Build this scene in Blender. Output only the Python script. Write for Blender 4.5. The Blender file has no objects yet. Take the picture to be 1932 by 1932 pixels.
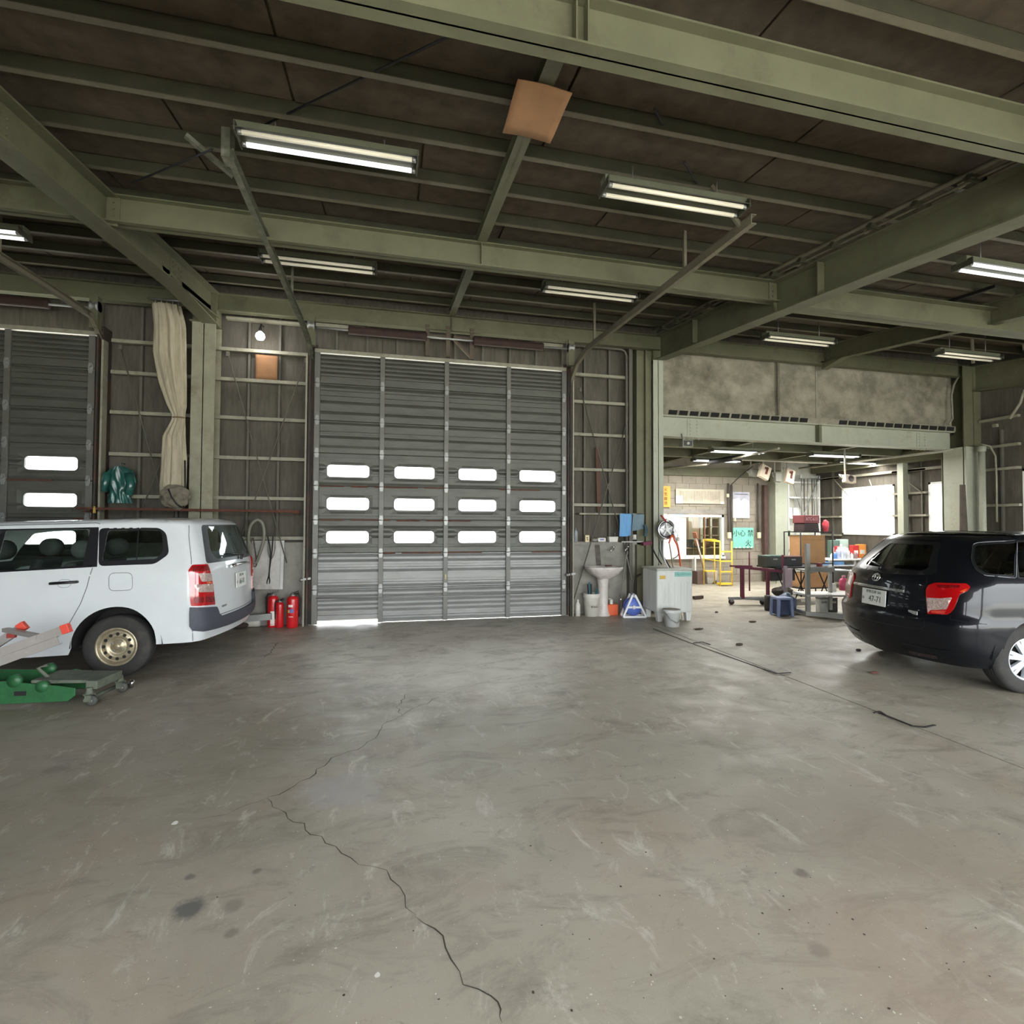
import bpy, bmesh, math, random
from mathutils import Vector, Matrix
from mathutils.geometry import delaunay_2d_cdt
random.seed(7)
PI = math.pi
sc = bpy.context.scene
COL = sc.collection

# ------------------------------------------------------------------ camera
FPX, CAMZ = 965.0, 1.5
yaw, pit, rol = math.radians(13.07), math.radians(1.42), math.radians(0.25)
FW = Vector((math.sin(yaw)*math.cos(pit), math.cos(yaw)*math.cos(pit), math.sin(pit)))
r0 = Vector((math.cos(yaw), -math.sin(yaw), 0)); u0 = r0.cross(FW)
RT = r0*math.cos(rol) + u0*math.sin(rol); UP = -r0*math.sin(rol) + u0*math.cos(rol)
EYE = Vector((0, 0, CAMZ))
cd = bpy.data.cameras.new('camera'); cam = bpy.data.objects.new('camera', cd); COL.objects.link(cam)
cd.sensor_width = 36; cd.lens = 36*FPX/1932; cd.clip_start = .05; cd.clip_end = 400
cam.matrix_world = Matrix(((RT.x, UP.x, -FW.x, 0), (RT.y, UP.y, -FW.y, 0), (RT.z, UP.z, -FW.z, CAMZ), (0, 0, 0, 1)))
sc.camera = cam
# ------------------------------------------------------------------ sky and exposure
wd = bpy.data.worlds.new('overcast'); sc.world = wd; wd.use_nodes = True
bg = wd.node_tree.nodes['Background']; WN, WL = wd.node_tree.nodes, wd.node_tree.links
tc = WN.new('ShaderNodeTexCoord'); sx = WN.new('ShaderNodeSeparateXYZ'); WL.new(tc.outputs['Generated'], sx.inputs[0])
rr_ = WN.new('ShaderNodeValToRGB'); rr_.color_ramp.elements[0].color = (.50, .53, .55, 1); rr_.color_ramp.elements[1].color = (1.42, 1.48, 1.5, 1)   # overcast sky: the zenith is about three times the horizon
WL.new(sx.outputs['Z'], rr_.inputs[0]); WL.new(rr_.outputs[0], bg.inputs[0]); bg.inputs[1].default_value = 1.0
vs = sc.view_settings
vs.view_transform = 'Standard'; vs.look = 'None'; vs.gamma = 1; vs.use_curve_mapping = False
vs.exposure = 4.05
sc.cycles.max_bounces = 10; sc.cycles.diffuse_bounces = 6; sc.cycles.glossy_bounces = 4
sc.cycles.transmission_bounces = 6; sc.cycles.transparent_max_bounces = 12
sc.cycles.use_denoising = True; sc.cycles.caustics_reflective = False; sc.cycles.caustics_refractive = False
sc.cycles.sample_clamp_indirect = 6
# daylight portals: they add no light, they only guide the sampling of the sky through the real openings
def portal(loc, rot, sx, sy):
    l = bpy.data.lights.new('daylight_portal', 'AREA'); l.shape = 'RECTANGLE'; l.size = sx; l.size_y = sy
    l.cycles.is_portal = True
    o = bpy.data.objects.new('daylight_portal', l); o.location = loc; o.rotation_euler = rot; COL.objects.link(o)
FRONT = -3.0                                   # the open front of the shed, behind the camera
OPEN = ((-5.4, -2.85, 3.2), (-2.25, 4.2, 3.2), (4.8, 11.2, 3.2))
for x0, x1, h in OPEN:
    portal(((x0+x1)/2, FRONT, h/2), (PI/2, 0, 0), x1-x0, h)
portal((11.55, 10.5, 1.88), (PI/2, 0, PI/2), 1.5, 1.2)
portal((11.55, 6.3, 2.0), (PI/2, 0, PI/2), 1.8, 1.2)

def at(px, py, X=None, Y=None, Z=None):
    d = RT*((px-966)/FPX) - UP*((py-966)/FPX) + FW
    t = X/d.x if X is not None else Y/d.y if Y is not None else (Z-CAMZ)/d.z
    return EYE + d*t
def Zt(y): return 3.79 + .125*y                # top of the roof girders: the roof falls towards the front

# ------------------------------------------------------------------ materials
def lin(c):
    return tuple(((v/255/12.92) if v/255 <= .04045 else ((v/255+.055)/1.055)**2.4) for v in c)
MATS = {}
def M(name, rgb, rough=.6, metal=0., var=.18, scale=5., bump=0., dirt=None, dirt_amt=.5, dirt_scale=3., stretch=(1, 1, 1), emit=0., spec=.5, coat=0.):
    if name in MATS: return MATS[name]
    m = bpy.data.materials.new(name); m.use_nodes = True; nt = m.node_tree; N = nt.nodes; Lk = nt.links
    b = N['Principled BSDF']; c = lin(rgb)
    b.inputs['Roughness'].default_value = rough; b.inputs['Metallic'].default_value = metal
    b.inputs['Specular IOR Level'].default_value = spec; b.inputs['Coat Weight'].default_value = coat
    b.inputs['Coat Roughness'].default_value = .04
    if emit:
        b.inputs['Emission Color'].default_value = (*c, 1); b.inputs['Emission Strength'].default_value = emit
    b.inputs['Base Color'].default_value = (*c, 1)
    if var or dirt:
        g = N.new('ShaderNodeNewGeometry'); mp = N.new('ShaderNodeMapping'); mp.inputs['Scale'].default_value = stretch
        Lk.new(g.outputs['Position'], mp.inputs['Vector'])
        n = N.new('ShaderNodeTexNoise'); n.inputs['Scale'].default_value = scale; n.inputs['Detail'].default_value = 6; n.inputs['Roughness'].default_value = .62
        Lk.new(mp.outputs[0], n.inputs['Vector'])
        r = N.new('ShaderNodeMapRange'); r.inputs[1].default_value = .28; r.inputs[2].default_value = .72
        Lk.new(n.outputs['Fac'], r.inputs[0])
        mx = N.new('ShaderNodeMix'); mx.data_type = 'RGBA'
        mx.inputs[6].default_value = (*[v*(1-var*1.5) for v in c], 1); mx.inputs[7].default_value = (*[min(1, v*(1+var*1.5)) for v in c], 1)
        Lk.new(r.outputs[0], mx.inputs[0]); last = mx.outputs[2]
        if dirt:
            n2 = N.new('ShaderNodeTexNoise'); n2.inputs['Scale'].default_value = dirt_scale; n2.inputs['Detail'].default_value = 8; n2.inputs['Roughness'].default_value = .7
            Lk.new(mp.outputs[0], n2.inputs['Vector'])
            r2 = N.new('ShaderNodeMapRange'); r2.inputs[1].default_value = .62-.3*dirt_amt; r2.inputs[2].default_value = .82-.2*dirt_amt; r2.inputs[4].default_value = min(1, .5+dirt_amt*.6)
            Lk.new(n2.outputs['Fac'], r2.inputs[0])
            m2 = N.new('ShaderNodeMix'); m2.data_type = 'RGBA'; m2.inputs[7].default_value = (*lin(dirt), 1)
            Lk.new(r2.outputs[0], m2.inputs[0]); Lk.new(last, m2.inputs[6]); last = m2.outputs[2]
        Lk.new(last, b.inputs['Base Color'])
        if bump:
            bp = N.new('ShaderNodeBump'); bp.inputs['Strength'].default_value = bump; bp.inputs['Distance'].default_value = .02
            Lk.new(n.outputs['Fac'], bp.inputs['Height']); Lk.new(bp.outputs[0], b.inputs['Normal'])
    MATS[name] = m
    return m
def glass(name, tint=(235, 240, 240), mirror=.12, rough=.0):
    if name in MATS: return MATS[name]
    m = bpy.data.materials.new(name); m.use_nodes = True; nt = m.node_tree; N = nt.nodes; Lk = nt.links
    N.remove(N['Principled BSDF'])
    tr = N.new('ShaderNodeBsdfTransparent'); tr.inputs[0].default_value = (*lin(tint), 1)
    gl = N.new('ShaderNodeBsdfGlossy'); gl.inputs['Roughness'].default_value = rough
    fr = N.new('ShaderNodeFresnel'); fr.inputs[0].default_value = 1.5
    mx = N.new('ShaderNodeMixShader'); ad = N.new('ShaderNodeMath'); ad.operation = 'MULTIPLY_ADD'; ad.inputs[1].default_value = .8; ad.inputs[2].default_value = mirror*.3
    Lk.new(fr.outputs[0], ad.inputs[0]); Lk.new(ad.outputs[0], mx.inputs[0]); Lk.new(tr.outputs[0], mx.inputs[1]); Lk.new(gl.outputs[0], mx.inputs[2])
    Lk.new(mx.outputs[0], N['Material Output'].inputs[0])
    MATS[name] = m
    return m

# ------------------------------------------------------------------ mesh helpers
class MB:
    def __init__(s): s.v = []; s.f = []; s.sm = []
    def add(s, vs, fs, smooth=False):
        o = len(s.v); s.v += [tuple(v) for v in vs]; s.f += [[i+o for i in f] for f in fs]; s.sm += [smooth]*len(fs); return s
    def hexa(s, a, b):
        return s.add(list(a)+list(b), [(3, 2, 1, 0), (4, 5, 6, 7), (0, 1, 5, 4), (1, 2, 6, 5), (2, 3, 7, 6), (3, 0, 4, 7)])
    def box(s, x0, x1, y0, y1, z0, z1):
        return s.hexa([(x0, y0, z0), (x1, y0, z0), (x1, y1, z0), (x0, y1, z0)], [(x0, y0, z1), (x1, y0, z1), (x1, y1, z1), (x0, y1, z1)])
    def cbox(s, c, d, rot=None):
        x, y, z = [k/2 for k in d]
        vs = [Vector(p) for p in ((-x, -y, -z), (x, -y, -z), (x, y, -z), (-x, y, -z), (-x, -y, z), (x, -y, z), (x, y, z), (-x, y, z))]
        if rot is not None:
            if not isinstance(rot, Matrix): rot = Matrix.Rotation(rot, 3, 'Z')
            vs = [rot @ v for v in vs]
        vs = [v+Vector(c) for v in vs]
        return s.hexa(vs[:4], vs[4:])
    def bar(s, p0, p1, w, h, up=(0, 0, 1)):       # rectangular bar, w across, h along up
        p0, p1 = Vector(p0), Vector(p1); d = (p1-p0).normalized(); a = d.cross(Vector(up))
        if a.length < 1e-4: a = d.cross(Vector((0, 1, 0)))
        a.normalize(); u = a.cross(d)
        k = [a*(-w/2)+u*(-h/2), a*(w/2)+u*(-h/2), a*(w/2)+u*(h/2), a*(-w/2)+u*(h/2)]
        return s.hexa([p0+q for q in k], [p1+q for q in k])
    def tube(s, pts, r, n=8, caps=True, closed=False):
        pts = [Vector(p) for p in pts]; m = len(pts); rs = r if isinstance(r, (list, tuple)) else [r]*m
        vs = []; prev = None
        for i, p in enumerate(pts):
            if closed: d = pts[(i+1) % m]-pts[i-1]
            else: d = pts[min(i+1, m-1)]-pts[max(i-1, 0)]
            d.normalize()
            if prev is None: a = d.orthogonal().normalized()
            else:
                a = prev-d*prev.dot(d)
                a = a.normalized() if a.length > 1e-5 else d.orthogonal().normalized()
            prev = a; b = d.cross(a)
            for k in range(n):
                t = 2*PI*k/n; vs.append(p+(a*math.cos(t)+b*math.sin(t))*rs[i])
        fs = []
        for i in range(m if closed else m-1):
            j = (i+1) % m
            for k in range(n): fs.append((i*n+k, i*n+(k+1) % n, j*n+(k+1) % n, j*n+k))
        s.add(vs, fs, True)
        if caps and not closed:
            o = len(s.v)-len(vs); s.f.append([o+k for k in range(n)][::-1]); s.f.append([o+(m-1)*n+k for k in range(n)]); s.sm += [False, False]
        return s
    def lathe(s, prof, c=(0, 0, 0), axis='Z', n=20, smooth=True, a0=0., a1=2*PI, rot=None):
        full = abs(a1-a0-2*PI) < 1e-6; nn = n if full else n+1; vs = []
        for r, h in prof:
            for k in range(nn):
                t = a0+(a1-a0)*k/n; x, y = r*math.cos(t), r*math.sin(t)
                v = Vector((x, y, h)) if axis == 'Z' else Vector((h, x, y)) if axis == 'X' else Vector((y, h, x))
                if rot is not None: v = rot @ v
                vs.append(v+Vector(c))
        fs = []
        for i in range(len(prof)-1):
            for k in range(n):
                k2 = (k+1) % nn; fs.append((i*nn+k, i*nn+k2, (i+1)*nn+k2, (i+1)*nn+k))
        return s.add(vs, fs, smooth)
    def cyl(s, p0, p1, r, n=12): return s.tube([p0, p1], r, n)
    def prism(s, poly, t0, t1, plane='XZ'):       # extrude a polygon
        def w(a, b, t): return (a, t, b) if plane == 'XZ' else (a, b, t) if plane == 'XY' else (t, a, b)
        n = len(poly); vs = [w(a, b, t0) for a, b in poly]+[w(a, b, t1) for a, b in poly]
        return s.add(vs, [list(range(n)), list(range(2*n-1, n-1, -1))]+[(i, i+n, (i+1) % n+n, (i+1) % n) for i in range(n)])
    def grid(s, nu, nv, fn, smooth=True, wrap=False):
        vs = [fn(i/nu, j/nv) for i in range(nu+1) for j in range(nv+1)]
        return s.add(vs, [(i*(nv+1)+j, (i+1)*(nv+1)+j, (i+1)*(nv+1)+j+1, i*(nv+1)+j+1) for i in range(nu) for j in range(nv)], smooth)
    def shift(s, v):
        s.v = [(a+v[0], b+v[1], c+v[2]) for a, b, c in s.v]; return s
    def mesh(s, name, mat):
        me = bpy.data.meshes.new(name); me.from_pydata(s.v, [], s.f); me.materials.append(mat)
        me.polygons.foreach_set('use_smooth', s.sm); me.update()
        bm = bmesh.new(); bm.from_mesh(me); bmesh.ops.recalc_face_normals(bm, faces=bm.faces); bm.to_mesh(me); bm.free()
        return me
def put(name, me, parent=None, loc=(0, 0, 0), rot=None):
    o = bpy.data.objects.new(name, me); COL.objects.link(o); o.location = loc
    if rot is not None: o.rotation_euler = rot
    if parent is not None: o.parent = parent
    return o
def P(mb, name, mat, parent, bevel=0., solid=0., label=None, loc=(0, 0, 0), rot=None):
    o = put(name, mb.mesh(name, mat), parent, loc, rot)
    if bevel:
        b = o.modifiers.new('bevel', 'BEVEL'); b.width = bevel; b.segments = 2; b.limit_method = 'ANGLE'; b.angle_limit = .6
    if solid:
        q = o.modifiers.new('solid', 'SOLIDIFY'); q.thickness = solid; q.offset = 0
    if label: o['label'] = label
    return o
def tag(o, label, cat=None, group=None, kind=None):
    if label: o['label'] = label
    if cat: o['category'] = cat
    if group: o['group'] = group
    if kind: o['kind'] = kind
    return o
def T(name, label, cat, loc=(0, 0, 0), rz=0., group=None):
    o = bpy.data.objects.new(name, None); COL.objects.link(o); o.location = loc; o.rotation_euler = (0, 0, rz); o.empty_display_size = .1
    return tag(o, label, cat, group)
def O(mb, name, mat, label, cat, group=None, loc=(0, 0, 0), rot=None, bevel=0., solid=0.):
    return tag(P(mb, name, mat, None, bevel, solid, None, loc, rot), label, cat, group)
def scat(name):
    for w in ('wall', 'door', 'window', 'floor', 'ceiling', 'column', 'beam', 'ground', 'bracket'):
        if w in name.split('_'): return w
    return 'building part'
def SE(name, label=None):
    o = bpy.data.objects.new(name, None); COL.objects.link(o); return tag(o, label, scat(name), None, 'structure')
def S(mb, name, mat, label=None, bevel=0.):
    return tag(P(mb, name, mat, None, bevel), label, scat(name), None, 'structure')
def text(body, size, loc, rot, mat, parent, name='lettering', align='CENTER', sx=1., extrude=.0006):
    c = bpy.data.curves.new(name, 'FONT'); c.body = body; c.size = size; c.align_x = align; c.align_y = 'CENTER'; c.extrude = extrude; c.resolution_u = 3
    f = bpy.data.objects.new(name, c); COL.objects.link(f)
    me = bpy.data.meshes.new_from_object(f.evaluated_get(bpy.context.evaluated_depsgraph_get())); COL.objects.unlink(f); bpy.data.objects.remove(f)
    me.materials.clear(); me.materials.append(mat); o = put(name, me, parent, loc, rot); o.scale = (sx, 1, 1); o['kind'] = 'stuff'; return o
def copy_thing(root, loc, rz, label=None, group=None):
    c = root.copy(); COL.objects.link(c); c.location = loc; c.rotation_euler = (0, 0, rz)
    if label: c['label'] = label
    if group: c['group'] = group
    for ch in root.children:
        d = ch.copy(); COL.objects.link(d); d.parent = c
        for g in ch.children:
            e = g.copy(); COL.objects.link(e); e.parent = d
    return c
def rrect(x0, x1, z0, z1, r, n=5):
    pts = []
    for cx, cz, a in ((x1-r, z1-r, 0), (x0+r, z1-r, 90), (x0+r, z0+r, 180), (x1-r, z0+r, 270)):
        for k in range(n+1):
            t = math.radians(a+90*k/n); pts.append((cx+r*math.cos(t), cz+r*math.sin(t)))
    return pts
def inside(p, poly):
    x, y = p; c = False; n = len(poly)
    for i in range(n):
        (x1, y1), (x2, y2) = poly[i], poly[i-1]
        if (y1 > y) != (y2 > y) and x < (x2-x1)*(y-y1)/(y2-y1)+x1: c = not c
    return c
def cdt(outer, holes, pts, fmap, mb, smooth=True):
    V = []; E = []
    for lp in [outer]+holes:
        o = len(V); V += lp; n = len(lp); E += [(o+i, o+(i+1) % n) for i in range(n)]
    V += [p for p in pts if inside(p, outer) and not any(inside(p, h) for h in holes)]
    r = delaunay_2d_cdt([Vector(p) for p in V], E, [], 0, 1e-6)
    vs, fs = r[0], r[2]; keep = []
    for f in fs:
        c = (vs[f[0]]+vs[f[1]]+vs[f[2]])/3
        if inside(c, outer) and not any(inside(c, h) for h in holes): keep.append(f)
    used = sorted({i for f in keep for i in f}); mp = {i: k for k, i in enumerate(used)}
    mb.add([fmap(vs[i].x, vs[i].y) for i in used], [[mp[i] for i in f] for f in keep], smooth)
    return mb
def lerp_tab(x, tab):
    if x <= tab[0][0]: return tab[0][1]
    for (a, b), (c, d) in zip(tab, tab[1:]):
        if x <= c: return b+(d-b)*(x-a)/(c-a)
    return tab[-1][1]
# ------------------------------------------------------------------ materials in use
GREEN = M('sage_green_paint', (103, 102, 79), .6, var=.10, scale=3, dirt=(74, 68, 50), dirt_amt=.3, dirt_scale=2.2)
GREEN_L = M('pale_green_paint', (166, 168, 150), .55, var=.08, scale=3, dirt=(120, 112, 92), dirt_amt=.25)
PURLIN = M('purlin_paint', (112, 106, 88), .6, var=.12, dirt=(80, 66, 48), dirt_amt=.35)
ROOFB = M('cement_roof_board', (88, 77, 62), .95, var=.22, scale=7, dirt=(68, 58, 45), dirt_amt=.4, dirt_scale=1.3, bump=.2)
WALLB = M('cement_wall_board', (88, 83, 74), .95, var=.16, scale=9, stretch=(2.5, 2.5, .35), dirt=(58, 53, 46), dirt_amt=.35, dirt_scale=3)
GIRT = M('girt_paint', (142, 138, 121), .55, var=.12, dirt=(98, 88, 70), dirt_amt=.35, dirt_scale=9)
BATTEN = M('batten_paint', (94, 90, 80), .7, var=.12)
CONC = M('dado_concrete', (142, 138, 130), .9, var=.14, scale=4, dirt=(96, 90, 82), dirt_amt=.4, dirt_scale=3, bump=.15)
BLOCK = M('concrete_block', (150, 142, 128), .9, var=.14, scale=5, dirt=(112, 102, 88), dirt_amt=.4, dirt_scale=2.5, bump=.2)
ALC = M('weathered_concrete_panel', (146, 140, 123), .95, var=.2, scale=3.2, dirt=(92, 86, 72), dirt_amt=.6, dirt_scale=2.4)
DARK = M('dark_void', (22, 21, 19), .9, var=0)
BLACK = M('black_rubber', (28, 27, 26), .7, var=.1)
RUST = M('rust', (92, 56, 43), .9, var=.25, scale=14, dirt=(70, 42, 32), dirt_amt=.5, dirt_scale=8)
DRUM = M('spring_drum_brown', (56, 37, 31), .8, var=.2)
STEEL = M('galvanised_steel', (150, 150, 146), .45, .6, var=.12)
DOORG = M('door_sheet_grey', (88, 88, 81), .5, .25, var=.12, scale=5, stretch=(.6, 1, 3), dirt=(70, 66, 60), dirt_amt=.35, dirt_scale=2.2)
DOORL = M('door_sheet_galvanised', (132, 132, 129), .45, .3, var=.10, scale=5, stretch=(.6, 1, 3), dirt=(120, 114, 106), dirt_amt=.4, dirt_scale=2.6)
STILE = M('door_stile', (104, 103, 97), .5, .2, var=.10, dirt=(104, 96, 84), dirt_amt=.3)
CHROME = M('chrome', (225, 225, 225), .12, 1., var=0)
WHITEP = M('white_paint', (228, 228, 224), .5, var=.05)
CREAM = M('cream_tube', (240, 232, 208), .3, var=0, emit=.011)  # unlit tubes given a faint glow to lift their tone
TUBE = M('lit_tube', (250, 252, 255), .3, var=0, emit=.14)
ACRYL = glass('acrylic_pane', (248, 250, 250), .05)

# ------------------------------------------------------------------ floor and ground
def floor_mat():
    m = bpy.data.materials.new('worn_concrete_floor'); m.use_nodes = True; nt = m.node_tree; N = nt.nodes; Lk = nt.links; b = N['Principled BSDF']
    g = N.new('ShaderNodeNewGeometry')
    def noise(scale, detail=6, rough=.6, st=(1, 1, 1), dist=0.):
        mp = N.new('ShaderNodeMapping'); mp.inputs['Scale'].default_value = st; Lk.new(g.outputs['Position'], mp.inputs['Vector'])
        n = N.new('ShaderNodeTexNoise'); n.inputs['Scale'].default_value = scale; n.inputs['Detail'].default_value = detail; n.inputs['Roughness'].default_value = rough; n.inputs['Distortion'].default_value = dist
        Lk.new(mp.outputs[0], n.inputs['Vector']); return n.outputs['Fac']
    def rng(s, a, c, lo=0., hi=1.):
        r = N.new('ShaderNodeMapRange'); r.inputs[1].default_value = a; r.inputs[2].default_value = c; r.inputs[3].default_value = lo; r.inputs[4].default_value = hi
        Lk.new(s, r.inputs[0]); return r.outputs[0]
    def mix(fac, a, c):
        x = N.new('ShaderNodeMix'); x.data_type = 'RGBA'; Lk.new(fac, x.inputs[0])
        for s, i in ((a, 6), (c, 7)):
            if isinstance(s, tuple): x.inputs[i].default_value = (*lin(s), 1)
            else: Lk.new(s, x.inputs[i])
        return x.outputs[2]
    def spot(x, y, r, k=.5, sc=2., stretch=1.):          # a patch of tone with a ragged edge, round a point of the floor
        d = N.new('ShaderNodeVectorMath'); d.operation = 'SUBTRACT'; Lk.new(g.outputs['Position'], d.inputs[0]); d.inputs[1].default_value = (x, y, 0)
        m_ = N.new('ShaderNodeVectorMath'); m_.operation = 'MULTIPLY'; m_.inputs[1].default_value = (1, stretch, 1); Lk.new(d.outputs[0], m_.inputs[0])
        l_ = N.new('ShaderNodeVectorMath'); l_.operation = 'LENGTH'; Lk.new(m_.outputs[0], l_.inputs[0])
        q = N.new('ShaderNodeMath'); q.operation = 'MULTIPLY_ADD'; q.inputs[1].default_value = r*1.6; Lk.new(noise(sc, 7, .7), q.inputs[0]); Lk.new(l_.outputs['Value'], q.inputs[2])
        return rng(q.outputs[0], r*.55+r*.8, r*1.15+r*.8, k, 0.)
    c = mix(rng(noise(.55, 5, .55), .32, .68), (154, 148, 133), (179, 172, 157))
    c = mix(spot(.4, 6.3, 2.7, .8, 1.4, 1.3), c, (217, 209, 196))  # pale dust, with the brighter light near the door painted in
    c = mix(spot(-2.2, 4.0, 2.4, .6, 1.2), c, (132, 124, 110))  # oily grime, with the weaker light on the left painted in
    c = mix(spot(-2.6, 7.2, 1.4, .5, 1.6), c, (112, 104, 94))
    c = mix(rng(noise(1.3, 6, .6, (1, 1, 1), .4), .48, .74, 0, .6), c, (160, 142, 126))
    c = mix(rng(noise(2.2, 9, .74, (.8, 1.6, 1), .9), .50, .66, 0, .65), c, (124, 117, 105))
    c = mix(rng(noise(4.2, 9, .74, (1.5, .7, 1), .7), .56, .70, 0, .6), c, (216, 213, 202))
    c = mix(rng(noise(7.5, 8, .78, (.7, 1.4, 1), 1.2), .58, .70, 0, .55), c, (110, 103, 92))
    c = mix(rng(noise(16, 7, .8), .60, .72, 0, .5), c, (120, 112, 100))
    c = mix(rng(noise(75, 3, .6), .69, .77, 0, .85), c, (84, 77, 68))
    c = mix(rng(noise(90, 2, .5), .71, .76, 0, .9), c, (232, 229, 218))
    for px, py, r, col, kk in ((357, 1715, .062, (96, 96, 94), .9), (357, 1655, .022, (110, 106, 100), .8), (440, 1708, .04, (128, 122, 112), .7), (437, 1760, .028, (124, 118, 108), .8), (485, 1643, .02, (112, 106, 98), .8), (1513, 1648, .032, (106, 102, 96), .85), (1545, 1792, .04, (122, 116, 106), .7), (105, 1452, .07, (120, 114, 104), .7), (640, 1490, .22, (166, 162, 160), .6), (1600, 1560, .5, (146, 136, 122), .5), (1700, 1800, .4, (160, 142, 128), .5)):
        w_ = at(px, py, Z=0); c = mix(spot(w_.x, w_.y, r, kk, 6 if r > .15 else 18), c, col)
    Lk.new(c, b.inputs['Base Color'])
    b.inputs['Specular IOR Level'].default_value = .35
    Lk.new(rng(noise(3), .3, .7, .36, .62), b.inputs['Roughness'])
    bp = N.new('ShaderNodeBump'); bp.inputs['Strength'].default_value = .2; bp.inputs['Distance'].default_value = .008
    Lk.new(noise(22, 8, .7), bp.inputs['Height']); Lk.new(bp.outputs[0], b.inputs['Normal'])
    return m
g = MB(); g.add([(-90, -90, -.06), (90, -90, -.06), (90, 90, -.06), (-90, 90, -.06)], [(0, 1, 2, 3)])
S(g, 'ground', M('outdoor_paving', (190, 188, 180), .9, var=.1), 'pale paved yard outside the workshop')
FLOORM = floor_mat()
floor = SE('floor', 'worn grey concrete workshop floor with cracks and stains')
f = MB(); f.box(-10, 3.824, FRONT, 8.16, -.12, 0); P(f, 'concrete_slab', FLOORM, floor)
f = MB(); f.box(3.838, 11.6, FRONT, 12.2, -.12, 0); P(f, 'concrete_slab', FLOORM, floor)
f = MB(); f.box(3.824, 3.838, FRONT, 8.16, -.12, -.004); P(f, 'joint_filler', BLACK, floor)
CRK = M('crack_dark', (68, 62, 54), .95, var=.1)
def crack(pts, w=.008, seed=1, jag=.02):
    rn = random.Random(seed); W = [at(x, y, Z=0) for x, y in pts]; q = []
    for a, b in zip(W, W[1:]):
        n = max(2, int((b-a).length/.05)); d = (b-a).normalized(); s = Vector((-d.y, d.x, 0))
        for k in range(n): q.append(a+(b-a)*k/n+s*rn.uniform(-jag, jag))
    q.append(W[-1]); mb = MB(); vs = []
    for i, p in enumerate(q):
        d = (q[min(i+1, len(q)-1)]-q[max(i-1, 0)]).normalized(); s = Vector((-d.y, d.x, 0))
        ww = w*rn.uniform(.25, .85)*(1 if 0 < i < len(q)-1 else .2)
        vs += [(p.x+s.x*ww/2, p.y+s.y*ww/2, .0012), (p.x-s.x*ww/2, p.y-s.y*ww/2, .0012)]
    mb.add(vs, [(2*i, 2*i+1, 2*i+3, 2*i+2) for i in range(len(q)-1)]); P(mb, 'crack', CRK, floor)
crack([(757, 1352), (728, 1362), (712, 1386), (690, 1408), (640, 1424), (600, 1452), (560, 1484), (506, 1504)], .009, 1)
crack([(506, 1504), (430, 1535), (360, 1548)], .004, 2, .01)
crack([(506, 1504), (516, 1522), (560, 1548), (600, 1582), (660, 1620), (724, 1645), (750, 1675), (785, 1727)], .006, 3)
crack([(785, 1727), (840, 1765), (852, 1810), (872, 1862), (930, 1878), (948, 1905), (947, 1931)], .007, 4, .012)
crack([(757, 1352), (780, 1338), (860, 1302), (925, 1285), (1010, 1272)], .006, 5)
crack([(500, 1240), (515, 1225), (525, 1212)], .012, 6)
crack([(757, 1352), (748, 1335), (765, 1310)], .008, 7)
def blot(px, py, rx, ry, mat, seed, name='stain', n=22, yaw_=0.):
    rn = random.Random(seed); c = at(px, py, Z=0); mb = MB(); vs = [(c.x, c.y, .001)]
    ks = [rn.uniform(.6, 1.15) for _ in range(n)]
    for k in range(n):
        t = 2*PI*k/n; r = .25*ks[k-1]+.5*ks[k]+.25*ks[(k+1) % n]; x, y = rx*r*math.cos(t), ry*r*math.sin(t)
        vs.append((c.x+x*math.cos(yaw_)-y*math.sin(yaw_), c.y+x*math.sin(yaw_)+y*math.cos(yaw_), .001))
    mb.add(vs, [(0, 1+k, 1+(k+1) % n) for k in range(n)]); P(mb, name, mat, floor)
OIL = M('oil_stain', (112, 110, 104), .6, var=.12, scale=20); OIL2 = M('faint_oil_stain', (146, 140, 128), .6, var=.12, scale=20)
PALE = M('white_paint_drip', (236, 233, 226), .8, var=.1)
blot(330, 1553, .016, .022, PALE, 9); blot(712, 1840, .010, .012, PALE, 10)
SPECK = M('grit_speck', (64, 58, 50), .9, var=.2); SPECKL = M('pale_grit', (205, 201, 188), .9, var=.1)
for k in range(120):
    rn = random.Random(500+k)
    px = rn.triangular(900, 1930, 1600) if k % 3 else rn.uniform(100, 1900); py = rn.uniform(1380, 1925)
    blot(px, py, rn.uniform(.002, .006), rn.uniform(.002, .006), SPECK if rn.random() < .6 else SPECKL, k, 'speck', 7)

# ------------------------------------------------------------------ roof
def hplate(mb, x, y0, y1, w, z0a, z1a, z0b, z1b):
    mb.hexa([(x-w/2, y0, z0a), (x+w/2, y0, z0a), (x+w/2, y0, z1a), (x-w/2, y0, z1a)], [(x-w/2, y1, z0b), (x+w/2, y1, z0b), (x+w/2, y1, z1b), (x-w/2, y1, z1b)])
def girder(x, y0, y1, da, db, w=.2, tf=.016, drop=0.):
    mb = MB(); a, b = Zt(y0)-drop, Zt(y1)-drop
    hplate(mb, x, y0, y1, w, a-tf, a, b-tf, b); hplate(mb, x, y0, y1, w, a-da, a-da+tf, b-db, b-db+tf); hplate(mb, x, y0, y1, .012, a-da, a, b-db, b)
    return mb
def beam_x(y, x0, x1, d, w=.125, tf=.012, top=None):
    mb = MB(); t = Zt(y) if top is None else top
    mb.box(x0, x1, y-w/2, y+w/2, t-tf, t); mb.box(x0, x1, y-w/2, y+w/2, t-d, t-d+tf); mb.box(x0, x1, y-.005, y+.005, t-d, t)
    return mb
YB = (8.04, 5.25, 2.34, -.6)
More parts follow.
